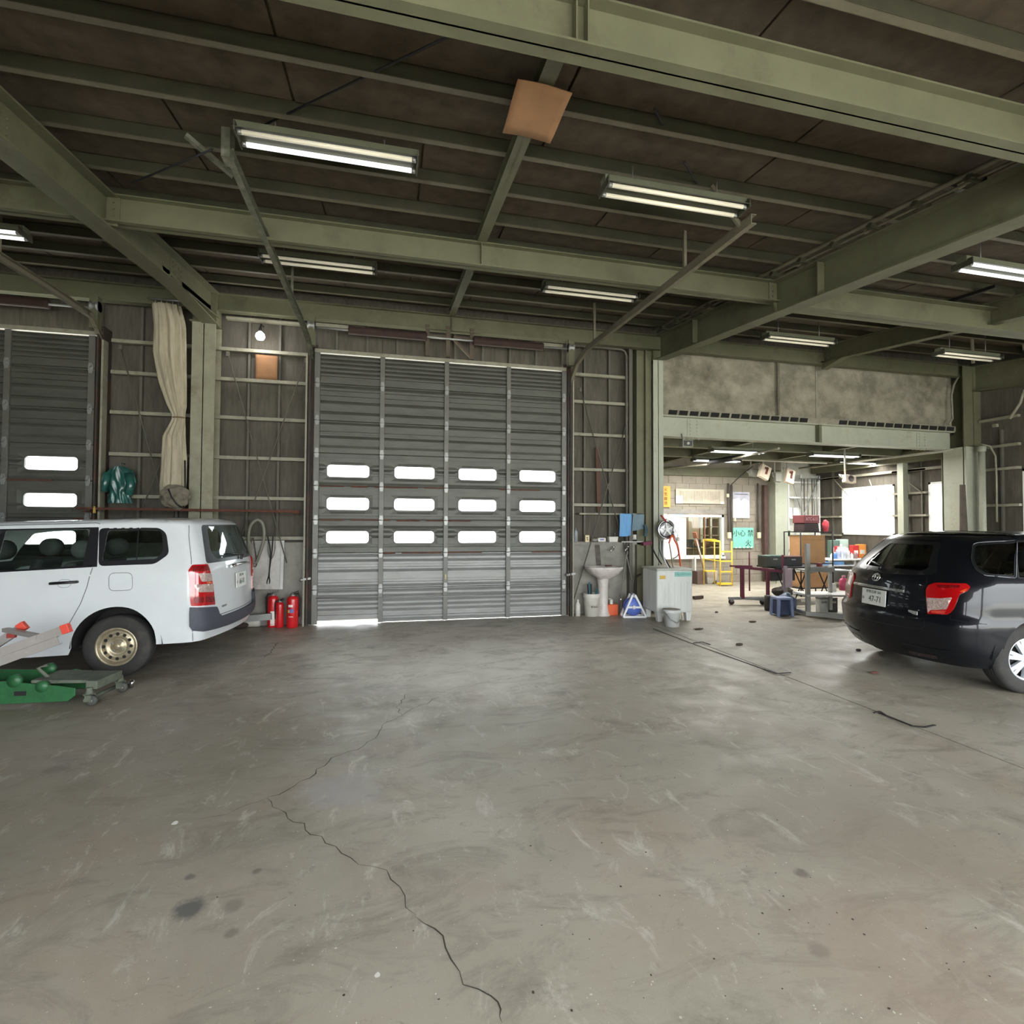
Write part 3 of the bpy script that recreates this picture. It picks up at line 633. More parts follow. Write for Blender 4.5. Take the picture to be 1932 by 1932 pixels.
def door_gear(d, xl, xr, rails=True):
    mb = MB()
    for x, s in ((xl, -1), (xr, 1)): mb.box(min(x+s*.02, x+s*.055), max(x+s*.02, x+s*.055), DY-.05, DY+.2, 0, 4.2); mb.box(x+s*.02-.01, x+s*.02+.01, DY-.12, DY-.04, 0, 4.2); mb.box(min(x-s*.07, x+s*.05), max(x-s*.07, x+s*.05), DY+.035, DY+.2, 0, 4.2)
    P(mb, 'guide_channel', M('dark_channel', (58, 52, 46), .7, var=.2, dirt=(96, 58, 42), dirt_amt=.5), d)
    mb = MB()
    for x, s in ((xl, -1), (xr, 1)): mb.box(min(x+s*.055, x+s*.08), max(x+s*.055, x+s*.08), DY-.1, DY+.02, 0, 4.0)
    P(mb, 'jamb_edge', GIRT, d)
    for a, b in ((xl+.52, xl+1.68), (xl+2.4, xl+3.55)):
        mb = MB(); mb.lathe([(0, a), (.062, a), (.066, a+.03), (.062, a+.06), (.062, b-.06), (.066, b-.03), (.062, b), (0, b)], (0, DY-.16, 4.40), 'X', 16); P(mb, 'spring_drum', DRUM, d)
    mb = MB(); mb.tube([(xl-.02, DY-.16, 4.40), (xr+.02, DY-.16, 4.40)], .016, 8); P(mb, 'spring_shaft', STEEL, d)
    mb = MB(); xm = (xl+xr)/2
    for dx in (-.32, 0, .38): mb.box(xm+dx-.03, xm+dx+.03, DY-.1, DY-.06, 4.13, 4.62)
    mb.bar((xm+.05, DY-.08, 4.46), (xm+.36, DY-.08, 4.16), .02, .04); mb.box(xm-.4, xm+.5, DY-.09, DY-.05, 4.42, 4.47); P(mb, 'bearing_bracket', M('bracket_paint', (88, 76, 62), .7, var=.2), d)
    for x, s in ((xl, -1), (xr, 1)):
        mb = MB(); mb.lathe([(0, 0), (.07, 0), (.075, .02), (.05, .05), (.075, .08), (.07, .1), (0, .1)], (x+s*.0-.05, DY-.16, 4.42), 'X', 16); P(mb, 'cable_drum', STEEL, d)
        mb = MB(); mb.box(x-.05, x+.05, DY-.2, DY-.1, 4.12, 4.55); P(mb, 'bearing_plate', GREEN, d)
door_gear(d1, -1.2, 2.83); door_gear(d2, -8.03, -3.95)
def rail(parent, pts, w=.05, h=.075, mat=None):
    mb = MB()
    for a, b in zip(pts, pts[1:]):
        a, b = Vector(a), Vector(b)
        mb.bar(a, b, .006, h); off = Vector((.022, 0, 0)); mb.bar(a+off+Vector((0, 0, h/2)), b+off+Vector((0, 0, h/2)), w, .006); mb.bar(a+off-Vector((0, 0, h/2)), b+off-Vector((0, 0, h/2)), w, .006)
    return P(mb, 'ceiling_track', mat or PURLIN, parent)
RAILM = M('worn_track_paint', (106, 106, 90), .5, .1, var=.3, scale=12, dirt=(150, 148, 138), dirt_amt=.35, dirt_scale=11)
rail(d1, [(-1.23, 8.05, 4.0), (-1.23, 7.8, 4.13), (-1.23, 7.2, 4.18), (-1.23, 4.1, 4.24)], mat=RAILM)
rail(d1, [(2.85, 8.05, 3.9), (2.85, 7.75, 4.12), (2.85, 7.3, 4.2), (2.85, 3.6, 4.03)])
rail(d2, [(-3.95, 8.05, 4.05), (-3.95, 7.8, 4.25), (-3.95, 7.0, 4.24), (-3.95, 3.6, 4.1)])
rail(d2, [(-8.03, 8.05, 4.05), (-8.03, 7.8, 4.25), (-8.03, 7.0, 4.24), (-8.03, 3.6, 4.1)])
mb = MB(); mb.bar((-1.25, 4.35, 4.23), at(350, 255, Z=4.38), .04, .03); mb.box(-1.26, -1.2, 4.08, 4.2, 4.2, 4.42); mb.box(-1.24, -1.215, 6.6, 6.63, 4.2, 4.72); P(mb, 'track_hanger', RAILM, d1)
mb = MB(); mb.box(2.85, 2.88, 7.0, 7.03, 4.2, 4.78); mb.box(2.85, 2.88, 4.6, 4.63, 4.05, 4.5); mb.bar((2.87, 3.75, 4.04), (2.6, 3.78, 4.38), .03, .03); P(mb, 'track_hanger', PURLIN, d1)
mb = MB(); mb.box(-3.97, -3.94, 6.2, 6.23, 4.2, 4.68); P(mb, 'track_hanger', PURLIN, d2)
mb = MB(); mb.tube([(-1.1, DY-.07, .40), (.3, DY-.09, .375), (2.78, DY-.07, .40)], .008, 6); P(mb, 'pull_cord', STEEL, d1)
mb = MB()
for x in (-1.24, 2.86): mb.bar((x-.07, DY-.1, .68), (x+.07, DY-.1, .70), .03, .03); mb.lathe([(0, -.03), (.025, -.02), (.025, .02), (0, .03)], (x-.06, DY-.1, .68), 'X', 8)
P(mb, 'slide_bolt', STEEL, d1)
mb = MB(); mb.box(.79, .82, DY-.065, DY-.044, .64, .72); P(mb, 'latch', M('brass', (150, 138, 104), .5, .3), d1)
mb = MB(); mb.box(X1[0], X1[-1], 8.14, 8.3, -.14, -.002); S(mb, 'door_sill', CONC, 'concrete door sill under the sectional door')
# ------------------------------------------------------------------ cars: one lofted shell per car, cut by its openings
class Shell:
    def __init__(s, W, L, zb, zt, rc, rcf, bow, bowf, xr, xf, tum, H, taper, ra, rb, rake, xh, crown=.04):
        s.__dict__.update(locals())
        s.sl, ye = s.slope(W/2, rc, bow); s.slf, yf = s.slope(W/2, rcf, bowf)
        s.QA = ye; s.QB = ye+rc*(PI/2-s.sl); s.QC = s.QB+L-rc-rcf; s.QD = s.QC+rcf*(PI/2-s.slf); s.QE = s.QD+yf
    @staticmethod
    def slope(w, rc, bow):
        t = .4
        for _ in range(25): ye = w-rc*(1-math.sin(t)); t = math.atan(2*bow/ye)
        return t, ye
    def S(s, x, Z):                                                # side point (x from the rear, height) -> shell coordinates
        z = Z-(s.xh-x)*s.rake; d = lerp_tab(z, s.xr)+s.bow+s.rc*math.cos(s.sl)-s.rc
        if x < s.rc+.6: x = max(s.rc-.3, (x-d-d*s.rc/.6)/(1-d/.6))
        return (s.QB+x-s.rc, z)
    def Rr(s, y, Z):                                               # rear point
        sg = 1 if y >= 0 else -1; y = abs(y)
        if y > s.QA: t = math.asin(min(1, math.sin(s.sl)+(y-s.QA)/s.rc)); y = s.QA+(t-s.sl)/(PI/2-s.sl)*(s.QB-s.QA)
        return (sg*y, Z-s.xh*s.rake)
    def xn(s, q):
        q = abs(q)
        if q < s.QB: return .05
        if q < s.QC: return s.rc+q-s.QB
        return s.L-.05
    def raw(s, q, z):
        sg = 1 if q >= 0 else -1; q = abs(q); xn = s.xn(q); H = lerp_tab(xn, s.H)
        za = s.zb+(z-s.zb)*(H-s.zb)/(s.zt-s.zb); d = H-za; b = s.rb
        rt = s.ra*(1-math.sqrt(max(0, 1-((b-d)/b)**2))) if d < b else 0.
        wz = s.W/2-lerp_tab(za, s.tum)-lerp_tab(xn, s.taper)-rt
        xr = lerp_tab(za, s.xr)+rt*.7; xf = s.L-lerp_tab(za, s.xf)-rt*.7; be = s.bow; bf = s.bowf
        ye = wz-s.rc*(1-math.sin(s.sl)); yf = wz-s.rcf*(1-math.sin(s.slf))
        if q <= s.QA: y = q/s.QA*ye; x = xr+be*(q/s.QA)**2
        elif q <= s.QB: t = s.sl+(q-s.QA)/(s.QB-s.QA)*(PI/2-s.sl); x = xr+be+s.rc*(math.cos(s.sl)-math.cos(t)); y = ye+s.rc*(math.sin(t)-math.sin(s.sl))
        elif q <= s.QC:
            x = s.rc+q-s.QB; x += (xr+be+s.rc*math.cos(s.sl)-s.rc)*max(0, 1-(x-s.rc)/.6)-(s.L-xf+bf+s.rcf*math.cos(s.slf)-s.rcf)*max(0, 1-(s.L-s.rcf-x)/.6); y = wz
        elif q <= s.QD: t = PI/2-(q-s.QC)/(s.QD-s.QC)*(PI/2-s.slf); x = xf-bf-s.rcf*(math.cos(s.slf)-math.cos(t)); y = yf+s.rcf*(math.sin(t)-math.sin(s.slf))
        else: u = (s.QE-q)/(s.QE-s.QD); y = u*yf; x = xf-bf*u*u
        return Vector((x, sg*y, za+(s.xh-x)*s.rake))
    def F(s, q, z, off=0.):
        p = s.raw(q, z)
        if off:
            e = .006; n = (s.raw(q+e, z)-s.raw(q-e, z)).cross(s.raw(q, min(z+e, s.zt))-s.raw(q, z-e)); n.normalize(); p = p-n*off
        return p
    def pts(s, q0, q1, z0, z1, full=False):
        qs = []; q = -s.QE
        while q < s.QE:
            a = abs(q); q += .05 if a < s.QA-.03 else .022 if a < s.QB+.02 else .07 if a < s.QC else .05; qs.append(q)
        zs = [s.zb+.04*k for k in range(1, 40)]
        zs = [z for z in zs if z < s.zt-s.rb-.01]+[s.zt-s.rb*k for k in (1, .8, .62, .46, .32, .2, .11, .05, .015)]
        return [(a+.0007*((i*7) % 5), b+.0005*((i*3) % 7)) for i, a in enumerate(qs) if q0 < a < q1 for b in zs if z0 < b < z1]
    def panel(s, outer, holes=(), off=0., skirt=0., mb=None):
        mb = mb or MB(); qs = [p[0] for p in outer]; zs = [p[1] for p in outer]
        cdt(list(outer), [list(h) for h in holes], s.pts(min(qs), max(qs), min(zs), max(zs)), lambda a, b: s.F(a, b, off), mb)
        if skirt:
            for lp in [outer]+list(holes):
                n = len(lp); vs = [s.F(*p, off) for p in lp]+[s.F(*p, off-skirt) for p in lp]
                mb.add(vs, [(i, (i+1) % n, (i+1) % n+n, i+n) for i in range(n)], False)
        return mb
    def groove(s, line, w=.006, off=.0012, mb=None):
        mb = mb or MB(); P_ = []
        for a, b in zip(line, line[1:]):
            n = max(1, int(math.hypot(b[0]-a[0], b[1]-a[1])/.04)); P_ += [(a[0]+(b[0]-a[0])*k/n, a[1]+(b[1]-a[1])*k/n) for k in range(n)]
        P_.append(line[-1]); vs = []
        for i, p in enumerate(P_):
            a, b = P_[max(i-1, 0)], P_[min(i+1, len(P_)-1)]; dx, dz = b[0]-a[0], b[1]-a[1]; l = math.hypot(dx, dz) or 1
            for k in (-1, 1): vs.append(s.F(p[0]-k*dz/l*w/2, p[1]+k*dx/l*w/2, off))
        return mb.add(vs, [(2*i, 2*i+1, 2*i+3, 2*i+2) for i in range(len(P_)-1)])
    def cap(s, q0, q1, mb=None, off=0.):
        mb = mb or MB(); qs = [q for q in sorted({p[0] for p in s.pts(0, s.QE, s.zb, s.zt)}) if q0 <= q <= q1]; qs = [q0]+qs+[q1]; N_ = 10; vs = []
        for q in qs:
            a, b = s.raw(q, s.zt), s.raw(-q, s.zt)
            for k in range(N_+1):
                u = k/N_; p = a+(b-a)*u; w = min(1, (a-b).length/1.0); p.z += s.crown*w*(1-(2*u-1)**2)+off; vs.append(p)
        return mb.add(vs, [(i*(N_+1)+j, (i+1)*(N_+1)+j, (i+1)*(N_+1)+j+1, i*(N_+1)+j+1) for i in range(len(qs)-1) for j in range(N_)], True)
    def outline(s, zbot, arches):
        pts = []; q = -s.QE
        def arc(cx, r, sg):
            out = []
            for k in range(25):
                t = PI*k/24; x = cx-r*math.cos(t)*sg; z = s.wz_+r*math.sin(t); out.append((sg*(s.QB+x-s.rc), max(z-(s.xh-x)*s.rake, zbot(x)+.001)))
            return out
        for sg in (-1, 1):
            for cx, r in (arches[::-1] if sg < 0 else arches):
                qs = sg*(s.QB+cx-s.rc); lo = qs-r; 
                while q < lo-.03: pts.append((q, zbot(s.xn(q)))); q += .07
                pts += arc(cx, r, sg); q = qs+r+.03
        while q < s.QE: pts.append((q, zbot(s.xn(q)))); q += .07
        pts.append((s.QE, zbot(s.L)))
        top = []; q = s.QE
        while q > -s.QE: top.append((q, s.zt)); q -= .05
        top.append((-s.QE, s.zt))
        return pts+top
def arc_pts(pts, r=.03, n=4):                   # round the corners of a polygon
    out = []; m = len(pts)
    for i in range(m):
        a, b, c = Vector(pts[i-1]), Vector(pts[i]), Vector(pts[(i+1) % m]); u = (a-b); v = (c-b); rr = min(r, u.length*.45, v.length*.45); u.normalize(); v.normalize()
        p0, p1 = b+u*rr, b+v*rr
        for k in range(n+1): t = k/n; out.append(tuple((1-t)**2*p0+2*t*(1-t)*b+t*t*p1))
    return out
def dense(poly, step=.05):
    out = []; m = len(poly)
    for i in range(m):
        a, b = Vector(poly[i]), Vector(poly[(i+1) % m]); n = max(1, int((b-a).length/step)); out += [tuple(a+(b-a)*k/n) for k in range(n)]
    return out
def shrink(poly, d):
    out = []; m = len(poly); ar = sum(poly[i-1][0]*poly[i][1]-poly[i][0]*poly[i-1][1] for i in range(m))
    s_ = 1 if ar > 0 else -1
    for i in range(m):
        a, b, c = Vector(poly[i-1]), Vector(poly[i]), Vector(poly[(i+1) % m]); t = (c-a).normalized(); out.append(tuple(b+Vector((-t.y, t.x))*d*s_))
    return out
def mir(poly): return [(-a, b) for a, b in poly][::-1]
TYRE = M('tyre_rubber', (52, 51, 49), .85, var=.15, dirt=(86, 80, 72), dirt_amt=.3, dirt_scale=6)
def wheel(parent, x, y, r, w, rim_r, kind, sg, mats):
    e = None; mb = MB(); h = w/2
    mb.lathe([(rim_r-.01, -h*.8), (rim_r, -h), (r-.035, -h*1.02), (r-.012, -h*.86), (r, -h*.62), (r, h*.62), (r-.012, h*.86), (r-.035, h*1.02), (rim_r+.012, h*.98), (rim_r, h*.85), (rim_r-.01, h*.6)], (0, 0, 0), 'Y', 40)
    tr = MB()
    ty = P(mb, 'tyre', TYRE, parent, loc=(x, y, r))
    mb = MB()
    for k in (-.045, -.015, .015, .045): mb.lathe([(r+.0005, k-.004), (r+.001, k), (r+.0005, k+.004)], (0, 0, 0), 'Y', 40)
    P(mb, 'tread_groove', BLACK, ty)
    mb = MB(); f = sg*h*.75
    if kind == 'steel':
        pr = [(rim_r, f*1.12), (rim_r-.012, f*1.2), (rim_r-.022, f*1.05), (rim_r-.03, f*.55), (rim_r-.045, f*.45), (rim_r-.055, f*.62), (rim_r-.085, f*.72), (.085, f*.55), (.07, f*.35), (.062, f*.5), (.05, f*.62), (.03, f*.66), (.026, f*.9), (.018, f*.98), (0, f)]
        mb.lathe(pr, (0, 0, 0), 'Y', 40); w_ = P(mb, 'wheel_rim', mats[0], parent, loc=(x, y, r))
        hm = MB().lathe([(0, f*.70), (.0125, f*.74), (.0165, f*.74)], (0, 0, 0), 'Y', 10).mesh('vent_hole', BLACK); nm = MB().lathe([(0, f*.8), (.010, f*.78), (.010, f*.5)], (0, 0, 0), 'Y', 6, False).mesh('wheel_nut', STEEL)
        for k in range(12): t = 2*PI*k/12; put('vent_hole', hm, w_, ((rim_r-.066)*math.cos(t), 0, (rim_r-.066)*math.sin(t)))
        for k in range(4): t = 2*PI*k/4+.6; put('wheel_nut', nm, w_, (.052*math.cos(t), 0, .052*math.sin(t)))
    else:
        mb.lathe([(rim_r-.002, f*1.1), (rim_r-.004, f*1.22), (rim_r-.018, f*1.2), (rim_r-.026, f*1.0), (rim_r-.028, f*.7)], (0, 0, 0), 'Y', 48)
        mb.lathe([(.062, f*.9), (.058, f*1.12), (.035, f*1.22), (0, f*1.25)], (0, 0, 0), 'Y', 24)
        for k in range(7):
            for dd in (-.13, .13):
                t = 2*PI*k/7+dd+.2; c, s_ = math.cos(t), math.sin(t); a, b = .045, rim_r-.018; wa, wb = .017, .021
                def q(rr, ww, yy): return Vector((rr*c-ww*s_, yy, rr*s_+ww*c))
                mb.hexa([q(a, -wa, f*.8), q(a, wa, f*.8), q(a, wa, f*1.14), q(a, -wa, f*1.14)], [q(b, -wb, f*.8), q(b, wb, f*.8), q(b, wb*.8, f*1.18), q(b, -wb*.8, f*1.18)])
        w_ = P(mb, 'wheel_cover', mats[0], parent, loc=(x, y, r))
    mb = MB(); mb.lathe([(rim_r, f*.3), (0, f*.3)], (0, 0, 0), 'Y', 24); P(mb, 'brake_backing', M('brake_dark', (44, 42, 40), .8), ty)
    return ty
def seat(parent, x, y, z=.55, mat=None, rows=1):
    mb = MB(); mb.cbox((x+.18, y, z), (.5, .48, .16)); mb.hexa([(x-.02, y-.23, z), (x+.12, y-.23, z), (x+.12, y+.23, z), (x-.02, y+.23, z)], [(x-.2, y-.2, z+.58), (x-.1, y-.2, z+.58), (x-.1, y+.2, z+.58), (x-.2, y+.2, z+.58)])
    o = P(mb, 'seat', mat, parent, .04)
    mb = MB(); mb.lathe([(0, -.1), (.07, -.095), (.1, -.05), (.1, .05), (.07, .095), (0, .1)], (x-.17, y, z+.70), 'Y', 16); P(mb, 'headrest', mat, o)
PLATEW = M('plate_white', (236, 236, 230), .4, var=0); PLATET = M('plate_ink', (34, 62, 48), .5, var=0)
def plate(parent, p, nrm_rot, top, num):
    o = P(MB().cbox((0, 0, 0), (.33, .006, .165)), 'number_plate', PLATEW, parent, .004, loc=p, rot=nrm_rot)
    text(top, .036, (0, -.004, .052), (PI/2, 0, 0), PLATET, o); text(num, .088, (.022, -.004, -.022), (PI/2, 0, 0), PLATET, o, sx=.86); text('は', .034, (-.142, -.004, -.02), (PI/2, 0, 0), PLATET, o)
    return o
def shell_thing(s, t, body_mat, zbot, arches, holes, seal, wells=True):
    out = s.outline(zbot, arches)
    b = P(s.panel(out, holes), 'body_shell', body_mat, t)
    # underside, wheel wells
    mb = MB(); mb.box(.35, s.L-.3, -s.W/2+.2, s.W/2-.2, zbot(1.5)+.03, zbot(1.5)+.07)
    for cx, r in arches:
        for sg in (-1, 1):
            y0, y1 = sg*(s.W/2-.012), sg*(s.W/2-.3); vs = []
            for k in range(17):
                tt = PI*k/16; vs += [(cx-(r+.006)*math.cos(tt), y0, s.wz_+(r+.004)*math.sin(tt)), (cx-(r+.006)*math.cos(tt), y1, s.wz_+(r+.004)*math.sin(tt))]
            n = len(vs); mb.add(vs, [(2*k, 2*k+1, 2*k+3, 2*k+2) for k in range(16)]); mb.add([(cx, y1, s.wz_)]+[v for v in vs[1::2]], [(0, k+1, k+2) for k in range(16)])
    P(mb, 'underbody', M('underbody_black', (30, 29, 28), .9, var=.1), t)
    return b

# --------------------------------------------------------------- white van
WHITE = M('van_white', (212, 215, 217), .3, var=.02, coat=.5)
BLK = M('trim_black', (24, 25, 27), .35, var=0); GRYP = M('bumper_grey', (66, 68, 78), .6, var=.06)
REDL = M('lens_red', (176, 12, 18), .12, var=0, coat=1.); CLR = M('lens_clear', (186, 164, 156), .2, .2, var=.35, scale=70); AMB = M('lens_amber', (214, 96, 40), .12, var=0, coat=1.)
SEAM = M('panel_gap', (96, 98, 102), .8, var=0)
v = Shell(W=1.69, L=4.18, zb=.2, zt=1.54, rc=.14, rcf=.35, bow=.09, bowf=.25, xr=[(.2, .06), (.45, .0), (.6, .015), (1.0, .03), (1.1, .05), (1.3, .12), (1.45, .17), (1.54, .22)], xf=[(.2, .08), (.5, 0), (.8, .05), (1.0, .2)],
    tum=[(.2, .05), (.4, .012), (.75, 0), (1.0, .012), (1.08, .03), (1.45, .115)], H=[(0, 1.52), (.3, 1.53), (.8, 1.54), (2.4, 1.535), (2.75, 1.50), (3.0, 1.36), (3.35, 1.06), (3.6, .98), (4.0, .84), (4.195, .76)],
    taper=[(0, .0), (3.2, 0), (3.8, .04), (4.2, .1)], ra=.09, rb=.06, rake=.032, xh=.86, crown=.02)
v.wz_ = .30
def zbot_v(x): return .30 if x < .5 else .25
t = T('van', 'white compact station wagon parked along the back wall behind the green jack', 'car')
S_ = v.S
qwr = arc_pts([(1.872, 1.456), (1.20, 1.449), (1.10, 1.40), (1.10, 1.19), (1.285, 1.090), (1.823, 1.087)], .05)
qwi = arc_pts([(1.79, 1.43), (1.209, 1.423), (1.164, 1.396), (1.172, 1.216), (1.268, 1.142), (1.798, 1.131)], .025)
rdo = [(1.874, 1.466), (1.834, 1.082), (2.715, 1.065), (2.71, 1.474)]
rdi = arc_pts([(1.947, 1.450), (1.96, 1.097), (2.676, 1.082), (2.655, 1.460)], .02)
fdi = arc_pts([(2.78, 1.455), (2.79, 1.08), (3.75, 1.04), (3.36, 1.44)], .03)
rw = arc_pts([(.650, 1.480), (.735, 1.078), (-.735, 1.078), (-.650, 1.480)], .05)
rwi = arc_pts([(.545, 1.468), (.61, 1.19), (.545, 1.115), (-.545, 1.115), (-.61, 1.19), (-.545, 1.468)], .05)
VG = glass('van_glass', (226, 236, 230), .15)
sides = [qwi, rdi, fdi]
sides += [mir(p) for p in sides]
sh = shell_thing(v, t, WHITE, zbot_v, [(.86, .392), (3.41, .39)], [dense(p, .06) for p in sides]+[dense(rwi, .08)], None)
P(v.cap(0, v.QB+2.40), 'roof_panel', WHITE, t); P(v.cap(v.QB+2.40, v.QB+3.25), 'windscreen', M('screen_dark', (40, 48, 48), .1, var=0), t); P(v.cap(v.QB+3.25, v.QE), 'bonnet', WHITE, t)
for p in sides: P(v.panel(dense(shrink(p, -.006), .08), off=-.004), 'window_pane', VG, t)
P(v.panel(dense(shrink(rwi, -.006), .1), off=-.004), 'rear_window_pane', VG, t)
for f_ in (lambda p: p, mir):
    P(v.panel(dense(f_(qwr), .06), [dense(f_(qwi), .06)], .002), 'window_surround', BLK, t)
    P(v.panel(dense(f_(rdo), .06), [dense(f_(rdi), .06)], .002), 'window_surround', BLK, t)
    P(v.panel(dense(f_(arc_pts([(2.735, 1.472), (2.74, 1.064), (3.83, 1.02), (3.39, 1.456)], .02)), .06), [dense(f_(fdi), .06)], .002), 'window_surround', BLK, t)
    g_ = MB(); v.groove(f_([(1.515, 1.428), (1.49, 1.137)]), .012, .003, g_); P(g_, 'sliding_divider', BLK, t)
    def gap_(pts_, w=.006): P(v.groove(f_(pts_), w, .0012), 'panel_gap', SEAM, t)
    gap_([(1.872, 1.075), (1.905, .89), (1.95, .74), (2.05, .545)], .007); gap_([(1.865, 1.466), (1.868, 1.50), (1.90, 1.508), (2.72, 1.508), (3.2, 1.49)])
    gap_([(2.725, 1.06), (2.76, .75), (2.74, .3)], .007); gap_([(.80, 1.53), (.84, 1.376), (.878, 1.082)]); gap_([(.885, .42), (.862, .31)]); gap_([(3.72, .9), (3.77, .6), (3.75, .32)], .007)
    hd = MB(); c_ = f_([(1.985, .948), (2.20, .943)])
    hd.tube([v.F(*c_[0], .004), v.F(*c_[0], .028), v.F(*c_[1], .028), v.F(*c_[1], .004)], .013, 8); P(hd, 'door_handle', BLK, t)
    cup = rrect(2.04, 2.15, .90, .975, .035, 5); P(v.groove(f_(cup+[cup[0]]), .003, .001), 'handle_recess', SEAM, t)
    tl = arc_pts([(.872, 1.076), (.908, 1.02), (.895, .898), (.891, .669), (.616, .640), (.636, .813), (.674, .955), (.719, 1.070)], .015)
    lamp = P(v.panel(dense(f_(tl), .04), off=.014, skirt=.02), 'tail_lamp', REDL, t)
    for cl in ([(.83, .990), (.68, .975), (.660, .893), (.80, .898)], [(.868, .880), (.645, .862), (.642, .775), (.83, .80)]): P(v.panel(dense(f_(arc_pts(cl, .02)), .03), off=.018, skirt=.005), 'clear_lens', CLR, lamp)
    P(v.panel(dense(f_([(.74, .892), (.66, .882), (.655, .868), (.74, .876)]), .03), off=.0175, skirt=.004), 'amber_lens', AMB, lamp)
    for cl in ([(.87, 1.062), (.73, 1.055), (.70, 1.005), (.875, 1.01)], [(.865, .755), (.78, .748), (.78, .69), (.865, .695)], [(.765, .745), (.655, .735), (.645, .67), (.765, .685)]): P(v.panel(dense(f_(arc_pts(cl, .012)), .03), off=.0165, skirt=.004), 'red_facet', M('lens_dark_red', (120, 8, 14), .25, var=.3, scale=70, coat=1.), lamp)
lid = arc_pts([(1.723, 1.018), (1.522, 1.013), (1.508, .845), (1.715, .846)], .05); P(v.groove(lid+[lid[0]], .005), 'fuel_lid_gap', SEAM, t)
P(v.panel(dense(shrink(rw, .0), .06), [dense(rwi, .06)], .002), 'rear_window_surround', BLK, t)
half = [(.898, .655), (.911, .47), (.885, .425), (.80, .405), (.64, .395), (.4, .385)]; topn = [(.50, .50), (.535, .505), (.575, .53), (.59, .575), (.61, .615)]
bmp = half+[(-a, b) for a, b in half[::-1]]+[(-a, b) for a, b in topn[::-1]]+topn
P(v.panel(dense(bmp, .05), off=.03, skirt=.05), 'rear_bumper', GRYP, t)
P(v.groove([(.60, .62), (.585, .56), (.56, .52), (-.56, .52), (-.585, .56), (-.60, .62)], .008, .002), 'tailgate_gap', SEAM, t)
for sg in (1, -1): P(v.groove([(sg*.735, 1.078), (sg*.712, 1.062), (sg*.67, .95), (sg*.63, .80), (sg*.61, .63)], .006, .0015), 'tailgate_gap', SEAM, t)
pl = v.F(*v.Rr(.03, .87), .02); plate(t, pl, (math.radians(-2), 0, -PI/2), '出雲 400', '66-01')
mb = MB(); a_ = v.F(*v.Rr(.33, 1.07), .012); mb.tube([v.F(*v.Rr(y, 1.03+.02*math.cos(y*4)), .022) for y in (.3, .15, 0, -.15, -.3)], .016, 8); P(mb, 'tailgate_handle', CHROME, t)
mb = MB(); mb.tube([v.F(*v.Rr(-.02, 1.10), .02), v.F(*v.Rr(-.05, 1.15), .035), v.F(*v.Rr(.42, 1.175), .03)], [.016, .012, .008], 8); P(mb, 'rear_wiper', BLK, t)
q_ = v.F(.42, .60, .003); mb = MB(); mb.cbox(q_, (.006, .14, .018)); P(mb, 'badge', M('badge_grey', (150, 152, 152), .3, .6), t)
SEATM = M('seat_cloth', (92, 96, 94), .9, var=.1)
for x_, y_ in ((2.32, .36), (2.32, -.36), (1.62, .3), (1.62, -.3)): seat(t, x_, y_, .52, SEATM)
mb = MB(); mb.box(.3, 3.2, -.53, .53, .40, .44); mb.box(.35, 1.2, -.53, .53, .44, .74); P(mb, 'cabin_floor', M('cabin_grey', (150, 154, 150), .9, var=.1), t)
mb = MB(); mb.box(2.75, 3.3, -.72, .72, .75, 1.0); P(mb, 'dashboard', SEATM, t, .05)
STW = M('dull_steel_wheel', (176, 164, 138), .38, .55, var=.15, scale=20, dirt=(110, 88, 62), dirt_amt=.35, dirt_scale=14)
for x_ in (.872, 3.41):
    for sg in (1, -1): wheel(t, x_, sg*(1.69/2-.10), .30, .165, .185, 'steel', sg, [STW])
t.location = (-1.695, 6.495, 0); t.rotation_euler = (0, 0, math.radians(177.5))
VAN = t

# --------------------------------------------------------------- black wagon
BLKP = M('car_black_blue', (16, 18, 23), .3, 0., var=0, coat=.5, spec=.15)
k = Shell(W=1.695, L=4.25, zb=.19, zt=1.43, rc=.29, rcf=.4, bow=.14, bowf=.3, xr=[(.2, .10), (.3, .05), (.42, .01), (.62, .0), (.68, .05), (.8, .06), (.95, .09), (1.03, .13), (1.2, .27), (1.34, .41), (1.43, .48)], xf=[(.2, .1), (.5, 0), (.8, .08), (1.0, .3)],
    tum=[(.19, .10), (.26, .05), (.36, .02), (.60, .0), (.66, .012), (.8, .012), (.98, .03), (1.06, .06), (1.38, .18)], H=[(0, 1.415), (.5, 1.422), (1.3, 1.43), (2.1, 1.425), (2.45, 1.38), (2.8, 1.22), (3.2, .95), (3.55, .88), (4.05, .75), (4.25, .67)],
    taper=[(0, 0), (3.2, 0), (3.8, .05), (4.25, .12)], ra=.12, rb=.07, rake=.0, xh=.79, crown=.025)
k.wz_ = .312
def zbot_k(x): return .215 if x < .2 else .25-.04*max(0, min(1, (x-.2)/.35))
t = T('wagon', 'glossy black station wagon with rear quarter toward the viewer, plate 47-71', 'car')
S_ = k.S
qo = arc_pts([(-.715, 1.345), (-.752, 1.233), (-.776, 1.175), (-.824, 1.111), (-.897, 1.067), (-1.159, 1.049), (-1.30, 1.042), (-1.30, 1.382), (-.894, 1.377), (-.744, 1.361)], .02)
qi = arc_pts([(-.74, 1.331), (-.77, 1.233), (-.802, 1.172), (-.843, 1.121), (-.906, 1.086), (-1.153, 1.068), (-1.27, 1.062), (-1.27, 1.362), (-.898, 1.355)], .02)
di = arc_pts([(-1.36, 1.362), (-1.36, 1.05), (-2.25, 1.015), (-2.2, 1.36)], .02); fi = arc_pts([(-2.32, 1.36), (-2.35, 1.01), (-3.3, .985), (-2.9, 1.355)], .03)
